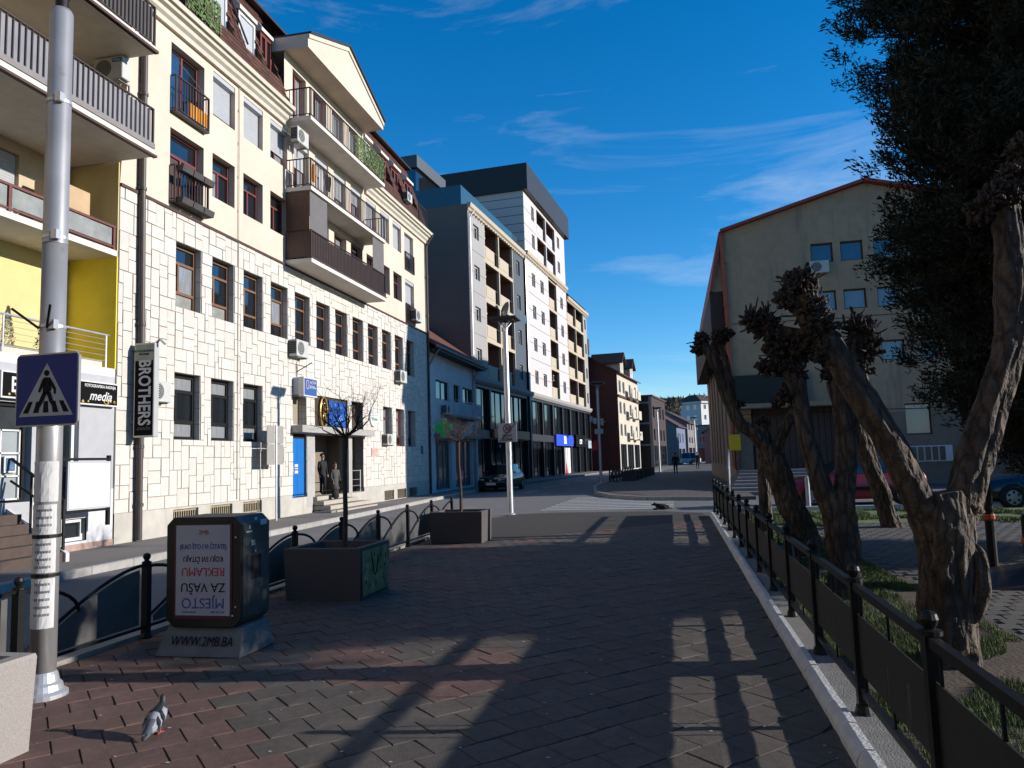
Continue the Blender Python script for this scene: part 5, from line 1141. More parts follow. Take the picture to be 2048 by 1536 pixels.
# ---- advertising bin box
ab = thing('advert_box', 'dark green street bin box with an upside-down poster on a concrete foot', 'bin', (-4.50, 6.16, .026))
m_adg = mat('dark_green_metal', (.06, .07, .07), .55, .15, 4, big=.12); m_adk = mat('black_frame_metal', (.012, .011, .012), .4, .15, 6)
W2, D2, Hh = .74, .46, 1.2
foot = MB().loft([[(-.06, -.09, 0), (W2+.035, -.09, 0), (W2+.035, D2+.04, 0), (-.06, D2+.04, 0)], [(.0, .02, .24), (W2, .02, .24), (W2, D2-.02, .24), (0, D2-.02, .24)]]); foot.build('foot', mat('foot_concrete', (.22, .215, .21), .9, .15, 5, .3, 60, big=.25, stain=((.16, .13, .10), .66, 2.2)), ab, bevel=.008)
ch_ = .07; prof = [(ch_, .24), (W2-ch_, .24), (W2, .24+ch_), (W2, Hh-ch_), (W2-ch_, Hh), (ch_, Hh), (0, Hh-ch_), (0, .24+ch_)]
MB().prism(prof, 'y', .02, D2).build('body', m_adg, ab, bevel=.006); MB().prism(prof, 'y', -.02, .02).build('front_frame', m_adk, ab, bevel=.006)
fx0, fx1, fz0, fz1 = .085, .655, .315, 1.135
MB().box(fx0, -.026, fz0, fx1, -.0205, fz1).build('red_border', mat('poster_red', (.12, .02, .025), .5, .1), ab); ps = MB().box(fx0+.02, -.031, fz0+.03, fx1-.018, -.0265, fz1-.005).build('poster', mat('poster_paper', (.50, .50, .56), .22, .06, 3, .05, 5), ab)
tcx = (fx0+fx1)/2
for body, z, sz, m, sx in (('MJESTO', .455, .128, m_blue, .98), ('ZA VAŠU', .590, .112, m_ink, .98), ('REKLAMU', .725, .105, m_red, .93), ('KOJU SVI ČITAJU', .835, .066, m_ink, .80)): text(body, sz, m, ab, (tcx+.005, -.033, z), ROT_S @ FLIP, sx=sx, ext=.0008)
text('(KAO ŠTO I VI ČITATE)', .058, m_blue, ab, (tcx+.005, -.033, .940), ROT_S, sx=.78, ext=.0008, bold=.0012); text('2MB', .055, m_red, ab, (tcx+.01, -.033, 1.065), ROT_S, ext=.0008)
text('www.2mb.ba', .026, m_blue, ab, (tcx-.13, -.033, .375), ROT_S, ext=.0005); text('065 300 150', .026, m_blue, ab, (tcx+.15, -.033, .375), ROT_S, ext=.0005)
text('WWW.2MB.BA', .115, m_ink, ab, (tcx+.01, -.049, .125), Matrix.Rotation(R(63), 4, 'X'), sx=.8, ext=.001)
MB().box(W2-.002, .07, .33, W2+.006, .40, .86).build('side_door', m_adg, ab, bevel=.003); MB().box(W2+.0065, .13, .63, W2+.008, .30, .84).build('bin_slot', m_dark, ab)
b = MB()
for (y_, z_, a_, c_) in ((.06, 1.05, .10, .012), (.30, 1.10, .11, .05), (.11, 1.08, .02, .03), (.14, .93, .07, .05), (.21, .865, .015, .02), (.36, .75, .012, .015), (.20, 1.15, .04, .025)): b.box(W2+.0005, y_, z_, W2+.002, y_+a_, z_+c_)
b.build('stickers', m_paper, ab); text('STP', .06, m_ink, ab, (W2+.003, .175, .955), ROT_E, ext=.0004)
b = MB()
for x_, z_ in ((.69, 1.02), (.69, .42), (.66, .345)): b.lathe([(.008, -.028), (.008, -.02)], 8); b.v[-16:] = [(x_+p[0], p[2], z_+p[1]) for p in b.v[-16:]]
b.build('bolts', m_steel, ab)
# ---- tall lamp post with crossing sign and paper notices
lp = thing('lamp_post', 'tall steel lamp post with taped paper notices and a crossing sign', 'lamp post', (-4.63, 4.93, .026))
b = MB().lathe([(.17, 0), (.17, .03), (.14, .05), (.13, .09), (.11, .11), (.10, .16), (.089, .18)], 24); b.build('base_ring', m_steel, lp, smooth=False)
m_rust = mat('weathered_steel', (.52, .51, .51), .38, .12, 3, m=.45, big=.2, stain=((.20, .15, .12), .60, 2.5))
po = MB().lathe([(.088, .1), (.088, 1.9), (.087, 3.4)], 28).lathe([(.090, 3.4), (.088, 3.405), (.084, 5.30), (.070, 5.33)], 28); po = po.build('pole', m_rust, lp)
for p in po.data.polygons: p.use_smooth = len(p.vertices) == 4
MB().lathe([(.048, 5.30), (.048, 5.42), (.06, 5.44), (.06, 7.6)], 20).build('upper_tube', m_black, lp)
b = MB().box(-.9, -.5, 7.6, .9, .5, 7.68); b.build('lamp_head', m_black, lp, bevel=.02)
for z in (2.75, 3.45, 4.55): 
    MB().lathe([(.0905, z-.012), (.0915, z-.012), (.0915, z+.012), (.0905, z+.012)], 24).build('clamp_band', m_steel, lp); MB().box(.05, -.10, z-.03, .10, -.05, z+.04).build('clamp_lock', m_steel, lp)
b = MB().tube([(-.05, -.08, 2.73), (-.22, -.16, 2.88)], .01, 5).tube([(.04, -.1, 2.73), (.14, -.18, 2.88)], .01, 5); b.build('cable_ends', m_black, lp)
def wrap(z0, z1, a0, a1, r, m, seed):
    random.seed(seed); b = MB(); n = 14; k = 8
    P = [[(lambda rr, a: (rr*math.cos(a), rr*math.sin(a), z0+(z1-z0)*j/k))(r+random.uniform(0, .004), a0+(a1-a0)*i/n) for i in range(n+1)] for j in range(k+1)]
    for j in range(k):
        for i in range(n): b.face(P[j][i], P[j][i+1], P[j+1][i+1], P[j+1][i])
    return b.build('paper_notice', m, lp)
for z0, z1, a0, a1, q in ((1.42, 1.72, -150, 0, 1), (1.18, 1.40, -135, -5, 2), (.90, 1.15, -165, -5, 3), (.50, .86, -150, -5, 4)):
    o = wrap(z0, z1, R(a0), R(a1), .0895, m_paper, q)
    for k_ in range(5):
        bb = MB(); zz = z1-.05-k_*.055
        if zz < z0+.03 or q == 1: continue
        for a_ in range(7):
            a = R(-95+a_*10); bb.face(*[(.0945*math.cos(t), .0945*math.sin(t), z) for t, z in ((a, zz), (a+.11, zz), (a+.11, zz+.018), (a, zz+.018))])
        bb.build('printed_line', mat('toner_grey', (.25, .25, .26), .8), o)
for z in (1.165, .88): MB().lathe([(.0895, z-.012), (.096, z-.012), (.096, z+.012), (.0895, z+.012)], 20).build('tape_band', m_black, lp)
# crossing sign
cs = thing('crossing_sign', 'blue pedestrian crossing sign clamped to the near lamp post', 'sign', (-4.535, 4.79, 2.005))
SQ = .545
b = MB().prism([(-SQ/2+.03, 0), (SQ/2-.03, 0), (SQ/2, .03), (SQ/2, SQ-.03), (SQ/2-.03, SQ), (-SQ/2+.03, SQ), (-SQ/2, SQ-.03), (-SQ/2, .03)], 'y', 0, .022); b.build('plate', mat('sign_edge', (.45, .45, .45), .4, .1, m=.5), cs)
MB().box(-SQ/2+.012, -.003, .012, SQ/2-.012, -.0005, SQ-.012).build('blue_face', mat('sign_blue', (.010, .030, .22), .7, .06, 3), cs)
def flat(name, polys, d, m, par, y=-.003):
    b = MB()
    for p in polys: b.prism(p, 'y', y-d, y-d+.0008)
    return b.build(name, m, par)
flat('white_triangle', [[(-.235, .075), (.235, .075), (0, .47)]], .0012, mat('sign_white', (.52, .52, .54), .5, .08), cs)
flat('bars', [[(x, .10), (x+.048, .10), (x+.040-(x+.02)*.25, .185), (x+.004-(x+.02)*.25, .185)] for x in (-.20, -.11, -.024, .062, .152)], .0024, m_ink, cs)
circ = [(.0+.023*math.cos(q*.5236), .395+.023*math.sin(q*.5236)) for q in range(12)]
flat('walker', [circ, [(-.012, .365), (.03, .36), (.045, .27), (.02, .24), (-.03, .24), (-.03, .30)], [(-.012, .365), (-.035, .35), (-.072, .26), (-.055, .25), (-.02, .31)], [(.03, .36), (.055, .325), (.085, .275), (.083, .235), (.066, .237), (.064, .268), (.03, .31)], [(-.03, .25), (.01, .25), (-.02, .19), (-.062, .125), (-.088, .135)], [(0, .25), (.04, .25), (.06, .19), (.10, .135), (.073, .125), (.03, .18)]], .0036, m_ink, cs)
MB().box(-.2, .022, .2, .02, .06, .23).box(-.2, .022, .34, .02, .06, .37).build('bracket', m_steel, cs)
# ---- second lamp post with end-of-zone sign
def lamp(loc, label, h=5.55, detail=True):
    t = thing('lamp_post', label, 'lamp post', loc, 0, 'square-headed lamp posts')
    MB().lathe([(.15, 0), (.15, .02), (.09, .05), (.088, 2.6), (.084, h), (.03, h+.02)], 14).build('pole', m_steel, t)
    k = MB()
    for sx, sy in ((-1, -1), (1, -1), (1, 1), (-1, 1)): k.tube([(.05*sx, .05*sy, h), (.06*sx, .06*sy, h+.12), (.17*sx, .17*sy, h+.28)], .014, 5)
    k.lathe([(.03, h), (.05, h+.1), (.1, h+.26)], 8); k.build('bracket', m_steel, t)
    MB().loft([[(a*x, a*y, z) for x, y in ((-1, -1), (1, -1), (1, 1), (-1, 1))] for a, z in ((.30, h+.30), (.32, h+.34), (.42, h+.35), (.42, h+.40), (.2, h+.44))]).build('lamp_head', mat('lamp_dark', (.05, .045, .045), .5, .1), t)
    return t
l2 = lamp((-4.87, 22.5, .02), 'square-headed steel lamp post with a zone sign at the crossing')
b = MB(); random.seed(3)
for _ in range(16):
    a, z = R(random.uniform(-120, 20)), random.uniform(.7, 2.1); b.face(*[(.0905*math.cos(a+da), .0905*math.sin(a+da), z+dz) for da, dz in ((0, 0), (.8, 0), (.8, random.uniform(.08, .2)), (0, .15))])
b.build('paper_notice', m_paper, l2)
zs = thing('zone_sign', 'square white end of 30 zone sign on the lamp post at the crossing', 'sign', (-4.87, 22.38, 2.18))
MB().box(-.285, 0, 0, .285, .02, .57).build('plate', mat('zone_white', (.55, .54, .55), .6, .08, 5), zs)
b = MB()
for q in range(28):
    t0, t1 = 2*math.pi*q/28, 2*math.pi*(q+1)/28; b.face(*[(r*math.cos(a), -.004, .40+r*math.sin(a)) for r, a in ((.14, t0), (.14, t1), (.108, t1), (.108, t0))])
b.build('red_ring', mat('dull_red', (.30, .03, .05), .6), zs)
flat('diagonal_bar', [[(-.27, .02), (-.21, .02), (.27, .54), (.27, .56), (.22, .56)]], .0005, mat('bar_grey', (.22, .22, .23), .7), zs, y=-.001)
text('30', .18, m_ink, zs, (0, -.006, .40), ROT_S, ext=.001, bold=.003); text('ЗОНА', .11, m_ink, zs, (0, -.006, .185), ROT_S, ext=.001, bold=.003); text('ZONA', .11, m_ink, zs, (0, -.006, .075), ROT_S, ext=.001, bold=.003)
ds = thing('satellite_dish', 'dark round satellite dish on a stub mast above the zone-sign lamp head', 'satellite dish', tpos(5.75, .35, 12.05), -R(4.9))
b = MB().lathe([(.02, 0), (.28, .05), (.48, .17), (.55, .27), (.52, .28), (.25, .09), (.02, .04)], 20); b.v = [(x*.35+z*.8, y+z*.3-.1, x*.0+x) for x, y, z in b.v]; b.build('reflector', m_tbk, ds, smooth=True)
MB().tube([(-.2, 0, -.6), (.0, 0, -.1)], .05, 6).tube([(.05, .1, -.4), (.6, -.4, -.25)], .02, 5).build('arm', m_steel, ds)
l3 = lamp((-4.26, 45.1, .1), 'square-headed lamp post with cameras at the far kerb corner')
b = MB().box(-.25, -.15, 2.9, .25, -.05, 3.2).box(-.3, -.1, 3.5, -.12, .1, 3.85).box(.12, -.1, 3.4, .28, .1, 3.8).tube([(-.4, 0, 3.6), (.4, 0, 3.6)], .025, 5); b.lathe([(.06, 3.6), (.13, 3.72), (.12, 3.9), (.03, 3.95)], 10, (-.42, 0, 0)); b.build('camera_cluster', m_shutter, l3)
b = MB(); b.face((-.1, -.02, 2.0), (-.42, -.05, 1.9), (-.5, -.02, 2.35), (-.12, -.02, 2.6)); b.build('flag', m_red, l3)
lamp((-1.35, 72, .1), 'dark square-headed lamp post against the dark brick house'); lamp((3.8, 125, .1), 'distant lamp post left of the small pink house'); lamp((2.6, 95, .1), 'pale distant lamp post in the middle of the far street')
# ---- white posts and exercise frame in the park
wp = tag(MB().lathe([(.06, 0), (.06, .9), (.045, .93), (.01, .94)], 10).build('bollard_post', m_shutter, None, (3.55, 22.35, 0)), 'pale short post at the edge of the side road by the red car', 'post')
ex = thing('exercise_frame', 'black outdoor exercise posts with orange clamps on the park paving', 'exercise equipment', (3.75, 10.4, .03))
m_or = mat('orange_clamp', (.55, .09, .02), .5, .1)
for i, (dx, dy, h) in enumerate(((-.02, 1.1, 1.12), (.10, .35, 1.12), (.14, -.6, .80))):
    MB().lathe([(.055, 0), (.055, h-.04), (.05, h), (.01, h+.02)], 12, (dx, dy, 0)).build('post', m_black, ex); MB().lathe([(.06, 0), (.07, .02), (.07, .06), (.06, .08)], 12, (dx, dy, h*(.84 if i == 0 else .6))).build('clamp', m_or, ex)
MB().tube([(-.02, 1.1, .95), (.10, .35, .95)], .022, 8).build('bar', m_or, ex)
MB().hexa([(-.45, -.9, .0), (.5, -.9, .0), (.5, .0, .0), (-.45, .0, .0)], [(-.40, -.85, .02), (.45, -.85, .09), (.45, -.05, .22), (-.40, -.05, .10)]).build('foot_plate', mat('wet_brown_board', (.05, .03, .025), .35, .2, 6), ex)
# ================================================================== TREES
def bark_material(name, c, sc):
    M = bpy.data.materials.new(name); M.use_nodes = True; t = M.node_tree; N = t.nodes; K = t.links.new; p = N['Principled BSDF']; p.inputs['Roughness'].default_value = .9
    co = N.new('ShaderNodeTexCoord'); mpn = N.new('ShaderNodeMapping'); mpn.inputs['Scale'].default_value = (sc, sc, sc*.28); K(co.outputs['Object'], mpn.inputs[0])
    nz = N.new('ShaderNodeTexNoise'); nz.inputs['Scale'].default_value = 1.3; nz.inputs['Detail'].default_value = 5; K(mpn.outputs[0], nz.inputs[0])
    mxv = N.new('ShaderNodeMixRGB'); mxv.inputs[0].default_value = .22; K(mpn.outputs[0], mxv.inputs[1]); K(nz.outputs['Color'], mxv.inputs[2])
    vo = N.new('ShaderNodeTexVoronoi'); vo.feature = 'DISTANCE_TO_EDGE'; vo.inputs['Scale'].default_value = 1.0; K(mxv.outputs[0], vo.inputs[0])
    cr = N.new('ShaderNodeValToRGB'); cr.color_ramp.elements[0].position = .0; cr.color_ramp.elements[0].color = (*[k*.36 for k in c], 1); cr.color_ramp.elements[1].position = .22; cr.color_ramp.elements[1].color = (*c, 1); K(vo.outputs[0], cr.inputs[0])
    n2 = N.new('ShaderNodeTexNoise'); n2.inputs['Scale'].default_value = 2.2; n2.inputs['Detail'].default_value = 7; K(co.outputs['Object'], n2.inputs[0])
    mr = N.new('ShaderNodeMapRange'); mr.inputs[1].default_value = .3; mr.inputs[2].default_value = .7; mr.inputs[3].default_value = .45; mr.inputs[4].default_value = 1.35; K(n2.outputs[0], mr.inputs[0])
    vm = N.new('ShaderNodeVectorMath'); vm.operation = 'SCALE'; K(cr.outputs[0], vm.inputs[0]); K(mr.outputs[0], vm.inputs['Scale']); K(vm.outputs[0], p.inputs['Base Color'])
    n3 = N.new('ShaderNodeTexNoise'); n3.inputs['Scale'].default_value = 38; n3.inputs['Detail'].default_value = 5; K(co.outputs['Object'], n3.inputs[0])
    ad = N.new('ShaderNodeMath'); ad.operation = 'MULTIPLY_ADD'; ad.inputs[1].default_value = .35; K(n3.outputs[0], ad.inputs[0]); K(vo.outputs[0], ad.inputs[2])
    bu = N.new('ShaderNodeBump'); bu.inputs['Strength'].default_value = 1.0; bu.inputs['Distance'].default_value = .09; K(ad.outputs[0], bu.inputs['Height']); K(bu.outputs[0], p.inputs['Normal'])
    MATS[name] = M; return M
m_bark = bark_material('pollard_bark', (.105, .076, .054), 15); m_bark2 = bark_material('pollard_knob', (.075, .054, .040), 26)
def smooth_path(pts, rad, sub=7):
    P = [Vector(p) for p in pts]; out_, ro = [], []
    for i in range(len(P)-1):
        p0, p1, p2, p3 = P[max(i-1, 0)], P[i], P[i+1], P[min(i+2, len(P)-1)]
        for k in range(sub):
            t = k/sub; out_.append(.5*((2*p1)+(p2-p0)*t+(2*p0-5*p1+4*p2-p3)*t*t+(3*p1-p0-3*p2+p3)*t**3)); ro.append(rad[i]+(rad[i+1]-rad[i])*t)
    out_.append(P[-1]); ro.append(rad[-1]); return out_, ro
def limb(b, pts, rad, seed, n=48, ridge=.2):
    p, r = smooth_path(pts, rad, 18); r = [q*(.70 if q < .19 else .82) for q in r]
    def jit(q, th, k):
        c, s_ = math.cos(th), math.sin(th)
        tw = th+.35*q.z+seed
        fis = abs(noise.noise((math.cos(tw)*4.2, math.sin(tw)*4.2+seed, q.z*1.3)))          # long fissures
        lump = noise.noise((c*1.5+seed, s_*1.5, q.z*1.6))
        fine = noise.noise((c*9, s_*9+seed, q.z*9))
        return 1+ridge*1.5*lump-ridge*1.5*max(0, .22-fis)*4.5*.5+ridge*.5*fine+.03
    b.tube(p, r, n, jit=jit)
def knob(b, c, r, n, seed, up=.25, L=(.08, .22), spike=0):
    random.seed(seed); c = Vector(c); r *= .70
    # gnarled core
    i0 = len(b.v); nu, nv = 26, 18
    for j in range(nv+1):
        ph = math.pi*j/nv
        for i in range(nu):
            th = 2*math.pi*i/nu; d = Vector((math.sin(ph)*math.cos(th), math.sin(ph)*math.sin(th), math.cos(ph)))
            b.v.append(tuple(c+d*r*(.70+.5*noise.noise(d*2.6+Vector((seed, 0, 0)))+.42*noise.noise(d*6+Vector((0, seed, 0)))+.18*noise.noise(d*15+Vector((0, 0, seed))))))
    for j in range(nv):
        for i in range(nu): b.f.append((i0+j*nu+i, i0+j*nu+(i+1) % nu, i0+(j+1)*nu+(i+1) % nu, i0+(j+1)*nu+i)); b.mi.append(0)
    for k in range(int(n*3.4)):
        d = Vector((random.gauss(0, 1), random.gauss(0, 1), random.gauss(up, .9))).normalized(); long_ = random.random() < spike*.55
        l = random.uniform(*L) if long_ else random.uniform(.01, .07); w_ = random.uniform(.005, .010) if long_ else random.uniform(.007, .020)
        q = c+d*r*.5; bend = Vector((random.gauss(0, .35), random.gauss(0, .35), random.gauss(.15, .35))); e = q+(d+bend*.6).normalized()*(r*.36+l); md = q+d*(r*.3+l*.45)
        b.tube([q, md, e-(e-md)*.12, e], [w_*1.25, w_*1.1, w_*random.uniform(.7, 1.25), w_*.45], 6, jit=lambda p, th, k_: 1+.35*noise.noise((p.x*30, p.y*30+th, p.z*30)))
def pollard(label, base_px, Y, limbs, knobs, seed):
    """limbs: list of ([(px,py,dY)...], [radii]); knobs: (px,py,dY,radius,count)"""
    root = at_y(base_px[0], base_px[1], Y); t = thing('pollard_tree', label, 'tree', (root.x, Y, .035), 0, 'pollarded park trees')
    off = Vector((root.x, Y, .035)); b = MB()
    for i, (pp, rr_) in enumerate(limbs): limb(b, [at_y(x, y, Y+d)-off for x, y, d in pp], rr_, seed+i*3.1)
    b.build('trunk', m_bark, t, smooth=True)
    k = MB()
    for i, (x, y, d, r, n, *sp) in enumerate(knobs): knob(k, at_y(x, y, Y+d)-off, r, n, seed*10+i, spike=sp[0]*.5 if sp else .06, L=(.06, .15))
    k.build('crown', m_bark2, t, smooth=True)
    return t
pollard('massive forked pollard tree nearest the camera behind the park fence', (1895, 1372), 6.4, [
  ([(1905, 1385, 0), (1900, 1300, 0), (1893, 1200, 0), (1892, 1110, 0), (1885, 1030, 0), (1875, 985, 0)], [.30, .25, .235, .24, .27, .20]),
  ([(1900, 1130, .0), (1862, 1050, -.06), (1812, 950, -.08), (1765, 860, -.05), (1712, 775, 0), (1665, 700, .05), (1625, 640, .1), (1605, 590, .1)], [.16, .17, .155, .15, .155, .15, .14, .11]),
  ([(1735, 830, .05), (1690, 745, .15), (1645, 690, .2), (1560, 668, .2), (1525, 655, .2)], [.11, .12, .11, .10, .08]),
  ([(1750, 850, .1), (1722, 780, .25), (1712, 700, .3), (1718, 660, .3)], [.10, .10, .10, .08]),
  ([(1890, 1120, 0), (1925, 1010, .05), (1955, 900, .08), (1985, 800, .1), (2015, 700, .1), (2022, 590, .1), (2018, 480, .1), (2010, 400, .12)], [.17, .19, .18, .16, .155, .15, .145, .13]),
  ([(1945, 1240, -.1), (1962, 1180, -.12), (1955, 1110, -.08), (1930, 1090, 0)], [.07, .09, .08, .05]),
 ], [(1598, 572, .1, .17, 46, .35), (1620, 620, .08, .17, 40, .2), (1640, 660, .05, .17, 40), (1575, 600, .1, .12, 22), (1655, 705, .05, .15, 24), (1530, 652, .2, .15, 38, .4), (1560, 690, .2, .15, 30, .2), (1505, 640, .2, .09, 16, .5), (1600, 700, .15, .15, 24), (1720, 660, .3, .15, 34, .9), (1735, 700, .3, .14, 22, .5), (1715, 745, .3, .13, 20), (2000, 395, .12, .2, 40), (2035, 360, .12, .2, 44, .3), (1965, 420, .12, .15, 26), (2050, 300, .1, .16, 24, .4), (2035, 655, .1, .12, 18)], 3)
pollard('grey forked pollard tree between the fence and the massive nearest one', (1690, 1205), 9.1, [
  ([(1692, 1215, 0), (1688, 1120, 0), (1682, 1040, 0), (1678, 980, 0)], [.24, .205, .20, .20]),
  ([(1684, 1060, 0), (1648, 985, -.05), (1622, 910, -.05), (1605, 830, 0), (1592, 770, 0), (1575, 735, 0)], [.14, .15, .135, .13, .14, .13]),
  ([(1680, 1030, 0), (1692, 930, .1), (1690, 840, .15), (1675, 760, .2)], [.17, .165, .16, .15]),
 ], [(1560, 725, 0, .2, 50, .3), (1590, 745, 0, .17, 36), (1530, 735, 0, .12, 18, .4), (1670, 745, .2, .18, 40, .3), (1575, 790, 0, .15, 22)], 5)
pollard('leaning sunlit pollard tree farthest along the park fence', (1608, 1090), 11.8, [
  ([(1622, 1105, 0), (1600, 1050, 0), (1573, 985, 0), (1550, 930, 0), (1535, 890, 0)], [.26, .22, .20, .20, .17]),
  ([(1545, 915, 0), (1508, 868, -.02), (1478, 845, -.02), (1455, 790, 0), (1435, 735, 0), (1415, 700, 0), (1404, 688, 0)], [.13, .135, .125, .12, .12, .11, .08]),
  ([(1470, 830, -.02), (1462, 780, -.06), (1450, 720, -.06), (1442, 690, -.06)], [.07, .08, .07, .06]),
  ([(1545, 930, 0), (1556, 885, 0), (1578, 840, 0), (1592, 815, .02)], [.12, .12, .10, .07]),
  ([(1545, 940, 0), (1535, 880, .1), (1527, 845, .1)], [.1, .09, .07]),
 ], [(1403, 680, 0, .14, 34, .1), (1393, 700, 0, .11, 18), (1440, 672, -.06, .13, 34, .2), (1455, 668, -.06, .09, 18), (1592, 812, .02, .10, 24, .2), (1555, 808, 0, .10, 20), (1525, 845, .1, .1, 16), (1418, 745, 0, .07, 8), (1480, 810, 0, .06, 8)], 8)
pollard('slim pollard tree standing alone on the lawn strip', (1782, 1058), 17.0, [
  ([(1790, 1066, 0), (1776, 1030, 0), (1760, 980, 0), (1738, 925, 0), (1722, 875, 0), (1705, 800, 0)], [.30, .23, .21, .2, .19, .16])], [(1700, 780, 0, .3, 40, .3), (1720, 840, 0, .18, 20)], 12)
tag(MB().lathe([(.16, 0), (.13, .3), (.11, 1.6), (.09, 2.2)], 10).build('tree_stump', m_bark, None, (1.75, 16.2, .03)), 'pale straight trunk half hidden behind the leaning pollard', 'tree trunk')
# ---- conifers: branch sprays of small flat leaves
def conifer(label, loc, prof, nb, clump, seed, m):
    random.seed(seed); t = thing('conifer_tree', label, 'tree', loc, 0, 'dark evergreen trees'); H = prof[-1][0]
    MB().tube([(0, 0, 0), (.05, .03, H*.5), (0, 0, H*.97)], [.28, .16, .03], 10).build('trunk', m_bark, t); b = MB()
    def rad(z):
        for (z0, r0), (z1, r1) in zip(prof, prof[1:]):
            if z0 <= z <= z1: return r0+(r1-r0)*(z-z0)/(z1-z0)
        return 0
    zlo = prof[0][0]
    tmpl = []
    for v_ in range(6):
        q_ = []
        for _ in range(clump):
            t_ = random.random(); o_ = np.array((t_*.34-.10+random.gauss(0, .02), random.gauss(0, .10)*(1.1-t_), random.gauss(0, .045)))
            ld = np.array((random.uniform(.3, 1), random.gauss(0, .7), random.gauss(.1, .45))); ld /= np.linalg.norm(ld); l = random.uniform(.04, .095)
            wv = np.cross(ld, np.array((random.gauss(0, 1), random.gauss(0, 1), random.gauss(0, 1)))); wv *= l*.13/max(np.linalg.norm(wv), 1e-3)
            q_ += [o_, o_+ld*l*.5+wv, o_+ld*l, o_+ld*l*.5-wv]
        tmpl.append(np.array(q_))
    chunks = []
    for k in range(nb):
        z = zlo+(H-zlo)*(random.random()**1.7); a = random.random()*2*math.pi; r = rad(z)*(.72+.5*abs(noise.noise((math.cos(a)*1.3, math.sin(a)*1.3, z*.55+seed))))*random.uniform(.85, 1.05)
        d = Vector((math.cos(a), math.sin(a), random.uniform(.0, .6))).normalized(); side = Vector((-d.y, d.x, 0)).normalized(); base = Vector((0, 0, z)); ns = max(4, int(r/.115))
        b.tube([base+d*r*.2, base+d*r*.95], [.03, .008], 3, cap=False)
        for s in range(ns):
            f = (.3+.7*(s+random.random())/ns); c = base+d*r*f+Vector((0, 0, random.uniform(-.14, .14)))+side*random.gauss(0, .22)
            fd = (d*.6+side*random.gauss(0, .5)+Vector((0, 0, random.gauss(.55, .4)))).normalized(); sd_ = fd.cross(Vector((random.gauss(0, .3), random.gauss(0, .3), 1))).normalized(); ud = sd_.cross(fd); sc_ = random.uniform(.75, 1.35)
            chunks.append(random.choice(tmpl)*sc_ @ np.array((fd, sd_, ud)) + np.array(c))
    V = np.concatenate(chunks).astype(np.float32); nq = len(V)//4
    me = bpy.data.meshes.new('crown'); me.vertices.add(len(V)); me.vertices.foreach_set('co', V.ravel()); me.loops.add(nq*4); me.loops.foreach_set('vertex_index', np.arange(nq*4, dtype=np.int32)); me.polygons.add(nq); me.polygons.foreach_set('loop_start', np.arange(0, nq*4, 4, dtype=np.int32)); me.polygons.foreach_set('loop_total', np.full(nq, 4, dtype=np.int32)); me.materials.append(m); me.update(calc_edges=True)
    put('crown', me, t); b.build('branches', m_bark, t); return t
m_con = mat('conifer_leaves', (.016, .026, .013), .85, .35, 2.5, ov=.35)
conifer('tall dark conifer filling the upper right corner', (5.3, 10.1, .03), [(1.5, 1.5), (2.0, 2.8), (2.9, 3.15), (4.0, 3.2), (5.0, 3.3), (6.8, 3.25), (8.2, 2.8), (9.8, 2.2), (11.5, 1.3), (13.6, .15)], 1080, 96, 31, m_con)
conifer('low spreading evergreen behind the massive pollard tree', (7.0, 13.5, .03), [(.7, 1.6), (1.4, 2.9), (2.4, 3.0), (3.0, 1.9), (3.4, .3)], 230, 70, 37, m_con)
# ---- bare street trees in the planters
m_twig = mat('twig_bark', (.075, .052, .042), .9, .3, 20, .3, 60)
def bare_tree(label, loc, h, crown_r, crown_h, seed, n1, lean=(0, 0)):
    random.seed(seed); t = thing('bare_tree', label, 'tree', loc, 0, 'bare trees in planters')
    tp = Vector((lean[0], lean[1], h)); MB().tube([(0, 0, -.12), (lean[0]*.3+.01, lean[1]*.3, h*.35), (lean[0]*.7-.01, lean[1]*.7, h*.7), tp], [.036, .03, .028, .036], 10, jit=lambda q, th, k: 1+.15*noise.noise((q.z*6, th, seed))).build('trunk', m_twig, t)
    b = MB()
    def grow(p, d, l, r, dep):
        pts = [p]; q = p
        for k in range(3):
            d = (d+Vector((random.gauss(0, .22), random.gauss(0, .22), random.gauss(.07, .15)))).normalized(); q = q+d*l/3; pts.append(q)
        b.tube(pts, [r, r*.85, r*.7, r*.5], 5 if dep < 2 else 3, cap=False)
        if dep >= 5: return
        for _ in range(random.choice((2, 3, 3)) if dep < 3 else random.choice((1, 2, 2))):
            k = random.choice((1, 2, 3, 3)); nd = (d*.75+Vector((random.gauss(0, .6), random.gauss(0, .6), random.gauss(.1, .5)))).normalized()
            grow(pts[k], nd, l*random.uniform(.55, .8), r*.55, dep+1)
    for i in range(n1):
        a = 2*math.pi*i/n1+random.uniform(-.3, .3); d = Vector((math.cos(a)*crown_r, math.sin(a)*crown_r, crown_h*random.uniform(.3, 1))).normalized()
        grow(tp, d, .48*crown_r*random.uniform(.8, 1.1)+.08, .013, 0)
    # one drooping shoot
    b.build('crown', m_twig, t); return t
bare_tree('bare street tree with spreading twigs in the nearer dark planter', (-4.14, 9.12, .55), 1.45, .62, .66, 5, 10, (.03, 0))
bare_tree('bare street tree with a fine twig ball in the farther dark planter', (-4.30, 15.1, .55), 1.5, .54, .66, 9, 12, (-.02, 0))
